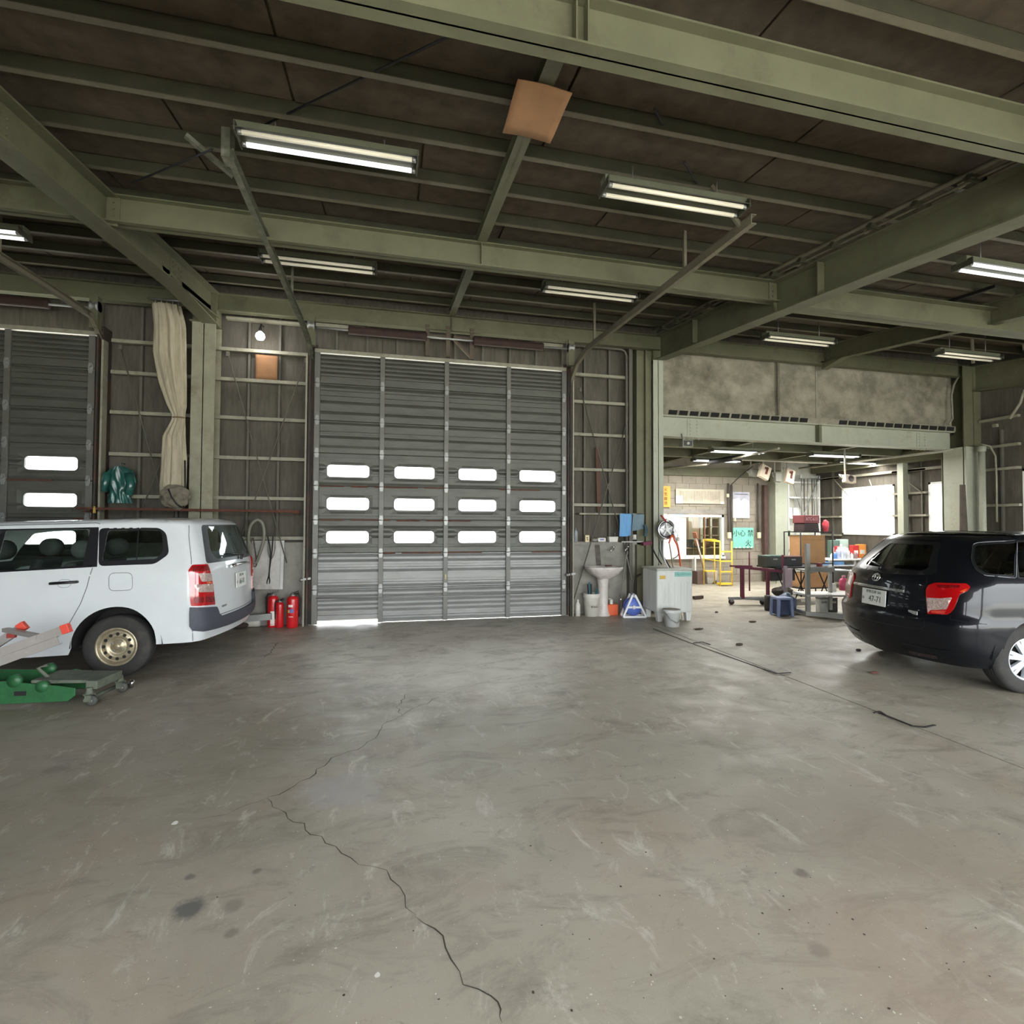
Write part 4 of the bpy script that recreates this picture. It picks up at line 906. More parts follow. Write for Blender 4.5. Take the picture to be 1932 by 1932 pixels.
KG = glass('privacy_glass', (168, 178, 172), .2); sides = [qi, di, fi]; sides += [mir(p) for p in sides]
rg = arc_pts([(.37, 1.325), (.45, 1.10), (.40, 1.075), (-.40, 1.075), (-.45, 1.10), (-.37, 1.325)], .05)
rgo = arc_pts([(.415, 1.36), (.55, 1.062), (.50, 1.04), (0, 1.012), (-.50, 1.04), (-.55, 1.062), (-.415, 1.36)], .04)
shell_thing(k, t, BLKP, zbot_k, [(.79, .345), (3.39, .345)], [dense(p, .06) for p in sides]+[dense(rg, .08)], None)
P(k.cap(0, k.QB+1.95), 'roof_panel', BLKP, t); P(k.cap(k.QB+1.95, k.QB+2.9), 'windscreen', M('screen_dark', (40, 48, 48), .1), t); P(k.cap(k.QB+2.9, k.QE), 'bonnet', BLKP, t)
for p in sides: P(k.panel(dense(shrink(p, -.006), .08), off=-.003), 'window_pane', KG, t)
P(k.panel(dense(shrink(rg, -.006), .1), off=-.003), 'rear_window_pane', KG, t)
P(k.panel(dense(rgo, .06), [dense(rg, .06)], .002), 'rear_window_surround', BLK, t)
for f_ in (lambda p: p, mir):
    P(k.panel(dense(f_(qo), .06), [dense(f_(qi), .06)], .0015), 'window_surround', BLK, t)
    mb = MB(); lp = f_(qo); mb.tube([k.F(*p, .004) for p in lp], .0045, 5, closed=True); P(mb, 'window_bright_line', M('dark_chrome', (120, 124, 128), .2, .9, var=0), t)
    P(k.panel(dense(f_(arc_pts([(-1.33, 1.382), (-1.33, 1.04), (-3.4, .965), (-2.93, 1.375)], .03)), .06), [dense(f_(di), .06), dense(f_(fi), .06)], .0015), 'window_surround', BLK, t)
    tl = arc_pts([(-.494, .895), (-.508, .945), (-.563, .972), (-.784, .988), (-.817, .96), (-.798, .922), (-.749, .889), (-.716, .752), (-.687, .703), (-.66, .689), (-.523, .672)], .012)
    lamp = P(k.panel(dense(f_(tl), .035), off=.012, skirt=.02), 'tail_lamp', REDL, t)
    P(k.panel(dense(f_(arc_pts([(-.512, .826), (-.614, .833), (-.700, .855), (-.666, .742), (-.546, .714), (-.527, .682)], .01)), .03), off=.016, skirt=.005), 'clear_lens', CLR, lamp)
    P(k.panel(dense(f_(arc_pts([(-.546, .706), (-.662, .727), (-.645, .697), (-.564, .682)], .006)), .03), off=.0155, skirt=.005), 'amber_lens', M('lens_orange_red', (206, 52, 30), .12, var=0, coat=1.), lamp)
    P(k.panel(dense(f_([(-.748, .915), (-.797, .946), (-.774, .908)]), .03), off=.0155, skirt=.005), 'side_lens', AMB, lamp)
    P(k.panel(dense(f_(arc_pts([(-.57, .955), (-.75, .968), (-.74, .945), (-.60, .93)], .008)), .03), off=.0145, skirt=.004), 'red_facet', M('lens_dark_red', (120, 8, 14), .25, var=.3, scale=70, coat=1.), lamp)
    def gap_(pts_, w=.006): P(k.groove(f_(pts_), w, .001), 'panel_gap', BLK, t)
    gap_([(-.69, .70), (-.71, .655), (-.98, .636)]); gap_([(-.522, .665), (-.528, .567), (-.50, .53), (-.423, .515)], .008); gap_([(-1.55, 1.03), (-1.66, .75), (-1.69, .25)], .007); gap_([(-.494, .90), (-.47, 1.03)], .006)
    mb = MB(); mb.tube([k.F(*p, .004) for p in f_([(-.30, .345), (-.55, .35), (-.697, .36), (-1.02, .33)])], .006, 5); P(mb, 'bumper_lip', BLKP, t)
    P(k.panel(dense(f_(arc_pts([(-.35, .28), (-.60, .285), (-.60, .25), (-.35, .245)], .008)), .04), off=.004, skirt=.005), 'reflector', M('reflector_dull', (50, 40, 42), .2, var=0), t)
g_ = MB(); k.groove([(.423, .515), (0, .507), (-.423, .515)], .01, .001, g_); P(g_, 'tailgate_gap', BLK, t)
mb = MB(); pts_ = [k.Rr(y, .858-.012*abs(y)) for y in (.447, .3, .1, -.1, -.2, -.30)]
for dz in (0, .012): mb.tube([k.F(a, b+dz, .014) for a, b in pts_], .009, 6)
P(mb, 'chrome_garnish', M('garnish', (190, 192, 190), .16, .9, var=0), t)
mb = MB(); lp = [k.F(*k.Rr(.07+.055*math.cos(2*PI*j/20), .965+.038*math.sin(2*PI*j/20)), .008) for j in range(20)]; mb.tube(lp, .006, 6, closed=True)
mb.tube([k.F(*k.Rr(.07+.022*math.cos(2*PI*j/14), .965+.032*math.sin(2*PI*j/14)), .008) for j in range(14)], .005, 6, closed=True); mb.tube([k.F(*k.Rr(.07+.04*math.cos(2*PI*j/14), .978+.014*math.sin(2*PI*j/14)), .008) for j in range(14)], .005, 6, closed=True); P(mb, 'emblem', CHROME, t)
plate(t, k.F(*k.Rr(.054, .755), .012), (math.radians(-4), 0, -PI/2), '伊勢志摩 501', '47-71')
q_ = k.F(*k.Rr(-.407, .666), .006); mb = MB(); mb.cbox(q_, (.008, .10, .035)); P(mb, 'badge', M('badge_silver', (200, 202, 200), .2, .8, var=.3, scale=90), t)
mb = MB(); mb.tube([k.F(*k.Rr(.07, 1.04), .012), k.F(*k.Rr(.07, 1.08), .03), k.F(*k.Rr(.36, 1.11), .024)], [.018, .012, .007], 8); P(mb, 'rear_wiper', BLK, t)
mb = MB(); k.cap(0, k.QB+.05, mb, .012); P(mb, 'roof_spoiler', BLKP, t)
SEATK = M('seat_dark', (44, 46, 48), .9, var=.1)
for x_, y_ in ((2.35, .36), (2.35, -.36), (1.5, .3), (1.5, -.3)): seat(t, x_, y_, .46, SEATK)
mb = MB(); mb.box(.35, 3.1, -.53, .53, .34, .38); mb.box(.45, 1.15, -.53, .53, .38, .66); P(mb, 'cabin_floor', SEATK, t)
mb = MB(); mb.box(2.85, 3.35, -.7, .7, .65, .93); P(mb, 'dashboard', SEATK, t, .05)
SILV = M('wheel_silver', (206, 210, 216), .3, .35, var=0)
for x_ in (.79, 3.39):
    for sg in (1, -1): wheel(t, x_, sg*(1.695/2-.11), .312, .185, .196, 'cover', sg, [SILV])
t.location = (4.922, 4.394, 0); t.rotation_euler = (0, 0, math.radians(-10))
WAGON = t
# ------------------------------------------------------------------ lamps
LH = M('lamp_housing', (108, 110, 90), .5, var=.1); LW = M('lamp_reflector', (74, 74, 62), .6, var=.08)
def strip_lamp(p, label, lit=(0, 0), L=1.26, hang=.1, power=0.):
    t = T('strip_lamp', label, 'ceiling lamp', p, 0, 'twin tube strip lamps under the roof')
    mb = MB(); mb.box(-L/2, L/2, -.05, .05, .035, .09); P(mb, 'lamp_body', LH, t, .006)
    mb = MB(); mb.hexa([(-L/2, -.10, .0), (L/2, -.10, .0), (L/2, -.03, .036), (-L/2, -.03, .036)], [(-L/2, -.104, .003), (L/2, -.104, .003), (L/2, -.03, .04), (-L/2, -.03, .04)]); mb.hexa([(-L/2, .03, .036), (L/2, .03, .036), (L/2, .10, 0), (-L/2, .10, 0)], [(-L/2, .03, .04), (L/2, .03, .04), (L/2, .104, .003), (-L/2, .104, .003)]); mb.box(-L/2, L/2, -.03, .03, .03, .036); P(mb, 'reflector', LW, t)
    for i, y in enumerate((.06, -.06)):
        mb = MB(); mb.tube([(-L/2+.03, y, -.005), (L/2-.03, y, -.005)], .0165, 10); tb = P(mb, 'tube', TUBE if lit[i] else CREAM, t)
        for xa in (-L/2+.02, L/2-.05): P(MB().tube([(xa, y, -.005), (xa+.03, y, -.005)], .0175, 10), 'tube_cap', STEEL, tb)
    for x in (-L/2+.005, L/2-.015): P(MB().box(x, x+.01, -.10, .10, -.02, .05), 'lamp_holder', LW, t)
    if power:                                  # area light added under the assumed back room lamps to brighten the room
        l = bpy.data.lights.new('added_tube_light', 'AREA'); l.shape = 'RECTANGLE'; l.size = L; l.size_y = .14; l.energy = power; l.color = (1, .98, .93); lo = bpy.data.objects.new('added_tube_light', l); lo.location = (p[0], p[1], p[2]-.03); COL.objects.link(lo)
    top = Zt(p[1])+.1 if p[1] < 8.1 else 3.42
    for x in (-L*.3, L*.3): P(MB().tube([(x, 0, .08), (x, 0, max(.12, top-p[2]))], .006, 6), 'hanger', STEEL, t)
strip_lamp((-.47, 3.88, 4.22), 'strip lamp with one tube brightly lit, above the middle of the floor', (1, 0))
strip_lamp((2.2, 3.675, 4.13), 'unlit strip lamp between the ceiling cardboard and the deep girder')
p = at(711, 511, Y=6.1); strip_lamp((p.x-.63, 6.1, p.z), 'strip lamp behind the left door track, beyond the middle cross beam', hang=.2)
strip_lamp((2.385, 5.96, 4.4), 'strip lamp nearest the sectional door on the right of its middle', hang=.16)
strip_lamp((6.13, 3.9, 4.1), 'strip lamp with both tubes lit at the right edge over the black car', (1, 1), hang=.2)
strip_lamp((6.15, 6.71, 4.39), 'small cream strip lamp near the concrete panel wall beside its conduit', hang=.3)
strip_lamp((9.1, 6.38, 4.27), 'small cream strip lamp near the corner column', hang=.4)
p = at(50, 446, Y=6.1); strip_lamp((p.x-.63, 6.1, p.z), 'strip lamp cut by the left picture edge over the white van', (1, 1), hang=.1)
for (x_, y_, lb) in ((6.9, 9.2, 'assumed lit strip lamp just behind the lintel on the left of the back room'), (9.3, 9.2, 'assumed lit strip lamp just behind the lintel in the middle of the back room'), (10.9, 10.1, 'assumed lit strip lamp near the bright windows of the back room'), (7.4, 10.6, 'assumed lit strip lamp deep in the back room near the faded notice')): strip_lamp((x_, y_, 3.02), lb, (1, 1), hang=.0, power=5)  # assumed lamps, added to brighten the back room
q = at(491, 634, Y=7.95); t = T('bulb_lamp', 'glowing bare bulb lamp high on the wall above the small cardboard', 'lamp', (q.x, q.y, q.z))
mb = MB(); mb.lathe([(0, -.055), (.045, -.05), (.064, -.01), (.055, .03), (.024, .06), (.018, .075), (0, .08)], (0, 0, 0), 'Z', 16); P(mb, 'bulb', M('bulb_glow', (255, 252, 244), .3, var=0, emit=1.6), t)
mb = MB(); mb.lathe([(.02, .06), (.024, .07), (.024, .12), (0, .125)], (0, 0, 0), 'Z', 12); mb.tube([(0, 0, .12), (0, .04, .18), (0, .17, .2)], .012, 8); P(mb, 'socket', BLACK, t)
l = bpy.data.lights.new('bulb_light', 'POINT'); l.energy = .5; l.shadow_soft_size = .05; lo = bpy.data.objects.new('bulb_light', l); lo.location = (q.x, q.y-.12, q.z-.1); COL.objects.link(lo)
# ------------------------------------------------------------------ cardboard
CARD = M('cardboard', (182, 138, 100), .9, var=.08, dirt=(150, 110, 76), dirt_amt=.25); CARD2 = M('cardboard_dark', (136, 98, 66), .9, var=.1)
def sheetmesh(w, h, fold=0., wav=.01, n=8):
    return MB().grid(n, n, lambda u, v: ((u-.5)*w, fold*abs(u-.45)+wav*math.sin(5*v+3*u), (v-.5)*h), True)
yy = 3.12; t = MB(); t.grid(8, 6, lambda u, v: (.55+.345*u+.015*v, 2.87+.50*v+.015*u, Zt(2.87+.5*v)-.012-.012*abs(u-.45)*2+.004*math.sin(6*v)), True)
o = O(t, 'cardboard_sheet', CARD, 'creased square of cardboard fixed under the middle rafter', 'cardboard', solid=.006)
o.location.x = .14
t = O(sheetmesh(.305, .36, 0, .006), 'cardboard_sheet', CARD2, 'small cardboard piece tucked behind a wall girt under the bulb', 'cardboard', None, at(503, 693, Y=8.13), solid=.006)
# ------------------------------------------------------------------ curtain, bundle, raincoat, rusty angle bar
CURT = M('curtain_canvas', (172, 162, 140), .95, var=.12, scale=5, stretch=(3, 3, .6), dirt=(120, 112, 92), dirt_amt=.35, dirt_scale=4)
CT = [(.0, -3.07, .30), (.10, -3.03, .33), (.25, -3.02, .34), (.40, -2.97, .29), (.52, -2.91, .21), (.575, -2.885, .13), (.60, -2.89, .15), (.68, -2.94, .24), (.80, -2.94, .27), (.93, -2.945, .27), (1, -2.945, .25)]
zt_, zb_ = 4.50, 1.84
def cfun(u, v):
    c = lerp_tab(v, [(a, b) for a, b, _ in CT]); w = lerp_tab(v, [(a, c_) for a, _, c_ in CT])*1.0
    a = 2*PI*u; f = 1+.16*math.sin(9*a+2*v)+.09*math.sin(17*a-5*v)
    return (c+w/2*math.cos(a)*f, 7.86+.5*w*.5*math.sin(a)*f, zt_+(zb_-zt_)*v)
t = T('curtain', 'long beige canvas curtain tied at its waist beside the column', 'curtain')
P(MB().grid(96, 44, cfun), 'drape', CURT, t)
mb = MB(); zz = zt_+(zb_-zt_)*.582; mb.tube([(-2.885+.072*math.cos(2*PI*k/16), 7.86+.04*math.sin(2*PI*k/16), zz) for k in range(16)], .010, 6, closed=True); P(mb, 'tie_cord', M('cord_brown', (112, 92, 66), .9), t)
mb = MB()
for k in range(5): mb.tube([(-3.2+.07*k, 7.86, 4.50), (-3.2+.07*k, 7.86, 4.58)], .008, 6)
mb.tube([(-3.3, 7.86, 4.57), (-2.7, 7.86, 4.57)], .012, 6); P(mb, 'curtain_rod', STEEL, t)
def crumple(rx, ry, rz, seed, amp=.14, n=26, fx=4.):
    r = random.Random(seed); ks = [(r.uniform(-fx, fx), r.uniform(-fx, fx), r.uniform(-fx, fx), r.uniform(0, 6)) for _ in range(9)]
    def fn(u, v):
        a = 2*PI*u; b = PI*(v-.5); d = Vector((math.cos(b)*math.cos(a), math.cos(b)*math.sin(a), math.sin(b)))
        f = 1+amp*sum(abs(math.sin(k[0]*d.x+k[1]*d.y+k[2]*d.z+k[3]))-.6 for k in ks)/3
        return (rx*d.x*f, ry*d.y*f, rz*d.z*f)
    return MB().grid(n*2, n, fn)
q = at(334, 938, Y=7.78)
t = T('rag_bundle', 'crumpled bundle of dirty cloth sitting on the rusty bar by the curtain', 'cloth bundle', (q.x, 7.715, 1.85))
P(crumple(.17, .085, .155, 5, .3), 'cloth', M('dirty_cloth', (128, 120, 104), .95, var=.5, scale=9, dirt=(44, 40, 34), dirt_amt=.6, dirt_scale=9), t)
mb = MB(); mb.tube([(-.05, -.08, .1), (0, -.12, .0), (.06, -.1, -.1), (.1, -.04, -.14)], .010, 6); mb.tube([(.1, .02, -.15), (.12, 0, .1), (.11, 0, .5)], .012, 6); P(mb, 'strap', BLACK, t)
t = O(MB().hexa([(-4.02, 7.74, 1.675), (-1.3, 7.74, 1.655), (-1.3, 7.86, 1.655), (-4.02, 7.86, 1.675)], [(-4.02, 7.74, 1.705), (-1.3, 7.74, 1.69), (-1.3, 7.86, 1.69), (-4.02, 7.86, 1.705)]), 'angle_bar', RUST, 'long rusty steel bar laid level in front of the column', 'steel bar')
mb = MB()
for x in (-3.93, -1.36): mb.box(x-.02, x+.02, 7.76, 8.14, 1.64, 1.662)
P(mb, 'bracket', RUST, t)
q = at(225, 922, Y=8.0); TEAL = M('teal_vinyl', (36, 84, 76), .35, var=.35, scale=8, coat=.4)
t = T('raincoat', 'dark teal raincoat hanging on the wall above the rusty bar', 'raincoat', (q.x, 7.96, 1.72))
def rc_(u, v):
    a = 2*PI*u; w = lerp_tab(v, [(0, .05), (.08, .11), (.2, .155), (.45, .17), (.62, .14), (.68, .11), (.85, .12), (1, .13)])
    f = 1+.12*math.sin(7*a+6*v)+.1*math.sin(13*a-9*v); return (w*math.cos(a)*f, .06+.075*math.sin(a)*f, .55-.5*v)
P(MB().grid(60, 30, rc_), 'coat_body', TEAL, t)
mb = MB(); mb.tube([(.12, 0, .46), (.155, .0, .3), (.14, -.02, .16)], [.05, .055, .045], 10); mb.tube([(-.12, 0, .46), (-.15, 0, .32), (-.15, -.02, .2)], [.05, .05, .04], 10); P(mb, 'sleeve', TEAL, t)
mb = MB(); mb.tube([(0, .06, .5), (0, .06, .60), (0, .17, .6)], .006, 6); P(mb, 'hook', STEEL, t)
t = O(MB().tube([at(178, 968, Y=7.73), at(178, 955, Y=7.73)], [.02, .01], 8), 'rope_end', M('yellow_rope', (190, 160, 80), .8), 'short yellow rope end at the left tip of the rusty bar', 'rope')
# ------------------------------------------------------------------ cables and hose on the wall
def hang(pts, r, mat, name, label, cat):
    P3 = [at(x, y, Y=Y) for x, y, Y in pts]; out = []
    for i in range(len(P3)-1):
        p0, p1, p2, p3 = P3[max(i-1, 0)], P3[i], P3[i+1], P3[min(i+2, len(P3)-1)]
        for k in range(6):
            t_ = k/6; out.append(.5*((2*p1)+(p2-p0)*t_+(2*p0-5*p1+4*p2-p3)*t_*t_+(3*p1-p0-3*p2+p3)*t_**3))
    out.append(P3[-1]); return O(MB().tube(out, r, 8), name, mat, label, cat)
HOSE = M('grey_hose', (128, 126, 112), .7, var=.15)
hang([(470, 1045, 8.05), (469, 1010, 8.05), (474, 990, 8.04), (486, 981, 8.03), (496, 990, 8.04), (498, 1015, 8.05), (490, 1045, 8.05), (482, 1062, 8.05), (474, 1050, 8.04), (470, 1020, 8.06)], .022, HOSE, 'hose', 'thick grey hose looped over a girt behind the van', 'hose')
hang([(476, 1015, 8.08), (470, 1045, 8.06), (479, 1068, 8.05), (484, 1065, 8.05), (483, 1050, 8.06), (478, 1015, 8.08)], .008, M('brown_cable', (84, 76, 66), .7), 'cable', 'thin brown cable hanging inside the grey hose loop', 'cable')
hang([(505, 1012, 8.08), (510, 1040, 8.07), (508, 1080, 8.07), (504, 1098, 8.06), (506, 1104, 8.06), (509, 1098, 8.06), (508, 1080, 8.06), (513, 1040, 8.07), (515, 1012, 8.08)], .009, BLACK, 'cable', 'black cable loop hanging in front of the dusty sheet', 'cable')
hang([(519, 1012, 8.08), (518, 1040, 8.07), (511, 1055, 8.07), (506, 1040, 8.07), (506, 1012, 8.08)], .006, M('grey_cable', (110, 106, 98), .7), 'cable', 'thin grey cable loop on the girt above the dusty sheet', 'cable')
t = T('dusty_sheet', 'dusty pale glazed panel leaning on the wall behind the van', 'panel', at(510, 1080, Y=8.12))
a, b, c, d = at(464, 1020, Y=8.15), at(534, 1020, Y=8.15), at(531, 1112, Y=8.04), at(462, 1112, Y=8.04); o_ = t.location
mb = MB(); e = Vector((0, .01, 0)); mb.hexa([p_-o_ for p_ in (d, c, b, a)], [p_-o_+e for p_ in (d, c, b, a)]); P(mb, 'sheet', M('dusty_glass', (196, 192, 186), .3, var=.12, scale=5, dirt=(128, 122, 116), dirt_amt=.4, dirt_scale=4), t)
P(MB().bar(b-o_, c-o_, .04, .03), 'frame', STEEL, t); P(MB().bar(a-o_, d-o_, .04, .03), 'frame', STEEL, t)
q = at(490, 1165, Y=8.0)
t = O(MB().bar(at(452, 1168, Y=7.95), at(512, 1163, Y=7.95), .05, .09), 'steel_channel', STEEL, 'short grey steel channel lying behind the van by the extinguishers', 'steel channel')
q = at(472, 1186, Z=0); t = T('oil_can', 'white plastic container lying on the floor behind the van', 'container', (q.x, q.y+.1, .075))
mb = MB(); mb.tube([(-.12, 0, 0), (-.10, 0, 0), (.10, 0, 0), (.12, 0, 0)], [.05, .07, .07, .05], 12); P(mb, 'can_body', M('dirty_white_plastic', (186, 182, 172), .5, var=.15), t); P(MB().tube([(-.16, 0, 0), (-.11, 0, 0)], .022, 10), 'cap', BLACK, t)
q = at(452, 1187, Z=0); O(crumple(.10, .07, .05, 8, .25, 12).shift((q.x, q.y+.05, .05)), 'rag', M('dark_rag', (64, 52, 46), .95, var=.3), 'dark rag heap on the floor behind the van bumper', 'rag')
# ------------------------------------------------------------------ fire extinguishers
RED = M('extinguisher_red', (196, 30, 36), .3, var=.06, coat=.3); LBL = M('label_white', (224, 220, 210), .6, var=.05); LBL2 = M('label_blue', (96, 110, 170), .6); LBL3 = M('label_yellow', (214, 178, 70), .6)
def extinguisher(px, py, r, h, label, style):
    q = at(px, py, Z=0); t = T('fire_extinguisher', label, 'fire extinguisher', (q.x, q.y+.02, 0), 0, 'red fire extinguishers beside the door')
    mb = MB(); mb.lathe([(0, 0), (r*.92, 0), (r, .015), (r, h*.80), (r*.96, h*.84), (r*.8, h*.88), (r*.45, h*.905), (r*.42, h*.92), (0, h*.92)], (0, 0, 0), 'Z', 24); bd = P(mb, 'cylinder', RED, t)
    mb = MB(); mb.lathe([(r*.44, h*.9), (r*.5, h*.905), (r*.5, h*.95), (r*.25, h*.96), (r*.22, h), (0, h)], (0, 0, 0), 'Z', 16); P(mb, 'valve', STEEL, t)
    mb = MB(); mb.bar((0, 0, h*.96), (r*1.0, -.02, h*1.0), .022, .012); mb.bar((0, 0, h*.985), (r*.95, -.02, h*1.05), .022, .01); P(mb, 'lever', BLACK if style else STEEL, t)
    mb = MB(); s = -1 if style != 2 else 1
    mb.tube([(s*r*.3, -.01, h*.95), (s*r*.9, 0, h*.96), (s*r*1.25, 0, h*.85), (s*r*1.2, 0, h*.6), (s*r*1.1, 0, h*.3)], .011, 8); P(mb, 'hose', BLACK, t)
    def lab(a0, a1, z0, z1, m_): P(MB().lathe([(r+.0012, z0), (r+.0012, z1)], (0, 0, 0), 'Z', 10, True, math.radians(a0), math.radians(a1)), 'label_patch', m_, bd)
    if style == 0: lab(255, 300, h*.10, h*.47, LBL); lab(255, 300, h*.06, h*.09, LBL)
    if style == 2:
        lab(236, 282, h*.60, h*.67, LBL); lab(230, 250, h*.44, h*.53, LBL3); lab(252, 290, h*.44, h*.55, LBL2); lab(240, 285, h*.32, h*.335, LBL)
extinguisher(514, 1183, .075, .50, 'taller dusty red fire extinguisher at the back left of three', 0)
extinguisher(527, 1184, .055, .40, 'smallest plain red fire extinguisher standing in front', 1)
extinguisher(551, 1184, .08, .50, 'red fire extinguisher with white and blue labels nearest the door jamb', 2)
# ------------------------------------------------------------------ green trolley jack
JG = M('jack_green', (44, 96, 58), .45, var=.15, scale=9, dirt=(48, 62, 48), dirt_amt=.4, dirt_scale=7); JD = M('jack_dull', (92, 98, 84), .7, var=.25, scale=14)
q = at(170, 1331, Z=0); qa = at(0, 1335, Z=0); jr = math.atan2(qa.y-q.y, qa.x-q.x)     # local +x runs along the jack away from the casters
t = T('trolley_jack', 'long green trolley jack on the floor beside the van wheel', 'jack', (q.x, q.y, 0), jr)
for y in (0.02, -.32):
    mb = MB(); mb.prism([(.10, .09), (.16, .045), (.62, .035), (1.5, .04), (1.5, .24), (.62, .215), (.40, .19), (.22, .17), (.10, .15)], y-.006, y+.006); pl_ = P(mb, 'side_plate', JG, t, .004)
    if y > 0: P(MB().box(.47, .56, y+.006, y+.009, .10, .135), 'slot', BLACK, pl_)
    P(MB().lathe([(0, -.02), (.045, -.02), (.045, .02), (0, .02)], (.35, y, .17), 'Y', 16), 'pivot_boss', JG, t); P(MB().lathe([(0, -.02), (.05, -.02), (.05, .02), (0, .02)], (.56, y, .22), 'Y', 16), 'pivot_boss', JG, t)
mb = MB(); mb.hexa([(-.02, -.30, .175), (.46, -.31, .185), (.46, .0, .185), (-.02, -.02, .175)], [(-.02, -.30, .20), (.46, -.31, .215), (.46, .0, .215), (-.02, -.02, .20)]); P(mb, 'lift_arm', JD, t, .006)
mb = MB(); mb.box(-.05, .04, -.31, -.0, .13, .2); P(mb, 'saddle_bracket', JD, t, .006)
P(MB().tube([(.02, .03, .05), (.02, -.36, .05)], .016, 10), 'axle', JD, t); P(MB().tube([(.4, -.1, .205), (.5, -.12, .28), (.44, -.14, .30)], .014, 8), 'release_lever', JD, t)
for x, y in ((0, .01), (-.02, -.33)):
    mb = MB(); mb.lathe([(0, -.018), (.03, -.018), (.043, -.012), (.043, .012), (.03, .018), (0, .018)], (x-.02, y, .044), 'Y', 20); w_ = P(mb, 'caster_wheel', M('caster_rubber', (70, 70, 66), .7, var=.2), t)
    mb = MB(); mb.lathe([(0, -.021), (.014, -.021), (.014, .021), (0, .021)], (x-.02, y, .044), 'Y', 10); P(mb, 'hub', STEEL, w_)
    mb = MB(); mb.box(x-.03, x+.02, y-.028, y-.020, .04, .10); mb.box(x-.03, x+.02, y+.020, y+.028, .04, .10); mb.box(x-.03, x+.03, y-.028, y+.028, .092, .102); mb.lathe([(.03, .1), (.022, .13), (.022, .15), (0, .15)], (x, y, 0), 'Z', 12); P(mb, 'caster_fork', JD, t)
for y in (.03, -.33):
    mb = MB(); mb.lathe([(0, -.02), (.06, -.02), (.07, -.01), (.07, .01), (.06, .02), (0, .02)], (1.35, y*.9, .07), 'Y', 20); P(mb, 'front_wheel', STEEL, t)
a, b = at(222, 1288, Z=.04), at(247, 1291, Z=.03); t = T('wheel_wrench', 'dark steel bar with a silver tip behind the van wheel', 'wrench', (a.x, a.y, .02)); d_ = b-a
P(MB().tube([(0, 0, 0), (d_.x, d_.y, 0)], .013, 8), 'handle', BLACK, t); P(MB().tube([(d_.x, d_.y, -.02), (d_.x+.01, d_.y, .05)], .018, 10), 'socket', CHROME, t)
# ------------------------------------------------------------------ folding ladder
ALU = M('aluminium', (172, 166, 162), .38, .35, var=.06, dirt=(150, 142, 138), dirt_amt=.2); TIP = M('red_cap', (214, 74, 58), .5, var=.05)
t = T('folding_ladder', 'aluminium folding ladder with red end caps slanting up before the van door', 'ladder')
def rl_(a, b, w, h, tipd, side=1):
    mb = MB(); d = (b-a).normalized(); u = Vector((0, 0, 1)); nrm = d.cross(u).normalized(); up = nrm.cross(d)
    mb.bar(a, b, .004, h); mb.bar(a+up*(h/2)+nrm*(-w/2), b+up*(h/2)+nrm*(-w/2), w, .004); mb.bar(a-up*(h/2)+nrm*(-w/2), b-up*(h/2)+nrm*(-w/2), w, .004); r = P(mb, 'rail', ALU, t)
    P(MB().bar(b-d*.045, b+d*.012, w+.012, h+.01), 'end_cap', TIP, r, .004, loc=(0, 0, 0))
    return d, up, nrm
A1, B1 = at(-95, 1265.6, Y=4.80), at(129, 1184.5, Y=4.72); d, up, nr = rl_(A1, B1, .03, .062, 1)
A2, B2 = A1-up*.066, B1-up*.066-d*.10; rl2 = MB(); rl2.bar(A2, B2, .004, .06); rl2.bar(A2-up*.03-nr*.015, B2-up*.03-nr*.015, .03, .004); rl2.bar(A2+up*.03-nr*.015, B2+up*.03-nr*.015, .03, .004); P(rl2, 'rail', ALU, t)
back = -nr*.26 if nr.y < 0 else nr*.26
A3, B3 = A1+back+Vector((0, 0, .06)), at(46, 1180, Y=5.06); rl_(A3, B3, .03, .062, 1)
for s in (.18, .45, .70):
    for (a, b, off) in ((A1, B1, 0), (A2, B2, 0)):
        p = a+(b-a)*s; mb = MB(); mb.tube([p, p+back], .014, 8); mb.lathe([(0, -.004), (.013, -.004), (.013, .004)], p, 'Y', 10, False); P(mb, 'rung', ALU, t)
p = B1-d*.22; mb = MB(); mb.bar(p+back*.05+Vector((0, 0, .01)), at(10, 1188, Y=5.05), .045, .03); P(mb, 'spreader', ALU, t); mb = MB(); mb.cbox(at(22, 1199, Y=4.98), (.055, .03, .035)); P(mb, 'spreader_lock', M('dark_red_plastic', (150, 52, 48), .5), t)
# ------------------------------------------------------------------ wash corner
SINKM = M('stained_porcelain', (206, 198, 192), .35, var=.08, dirt=(138, 120, 112), dirt_amt=.4, dirt_scale=8)
q = at(1140, 1162, Z=0); cx = at(1139, 1085, Y=7.95).x; t = T('wash_basin', 'stained white pedestal wash basin against the concrete dado', 'wash basin', (cx, 7.93, 0))
def bas(u, v):
    a = 2*PI*u; c, s = math.cos(a), math.sin(a); e = .55; sx = (abs(c)**e)*(1 if c > 0 else -1); sy = (abs(s)**e)*(1 if s > 0 else -1)
    rad, z = [(.0, .645), (.5, .655), (.8, .70), (.90, .78), (.94, .81), (1.0, .812), (1.02, .795), (.98, .77), (.80, .70), (.5, .645), (.25, .60)][min(10, int(round(v*10)))]
    return (.30*rad*sx, .02+.215*rad*sy, z)
P(MB().grid(48, 10, bas), 'basin', SINKM, t); P(MB().lathe([(.10, .62), (.085, .5), (.08, .2), (.10, .05), (.12, 0)], (0, .05, 0), 'Z', 20), 'pedestal', SINKM, t)
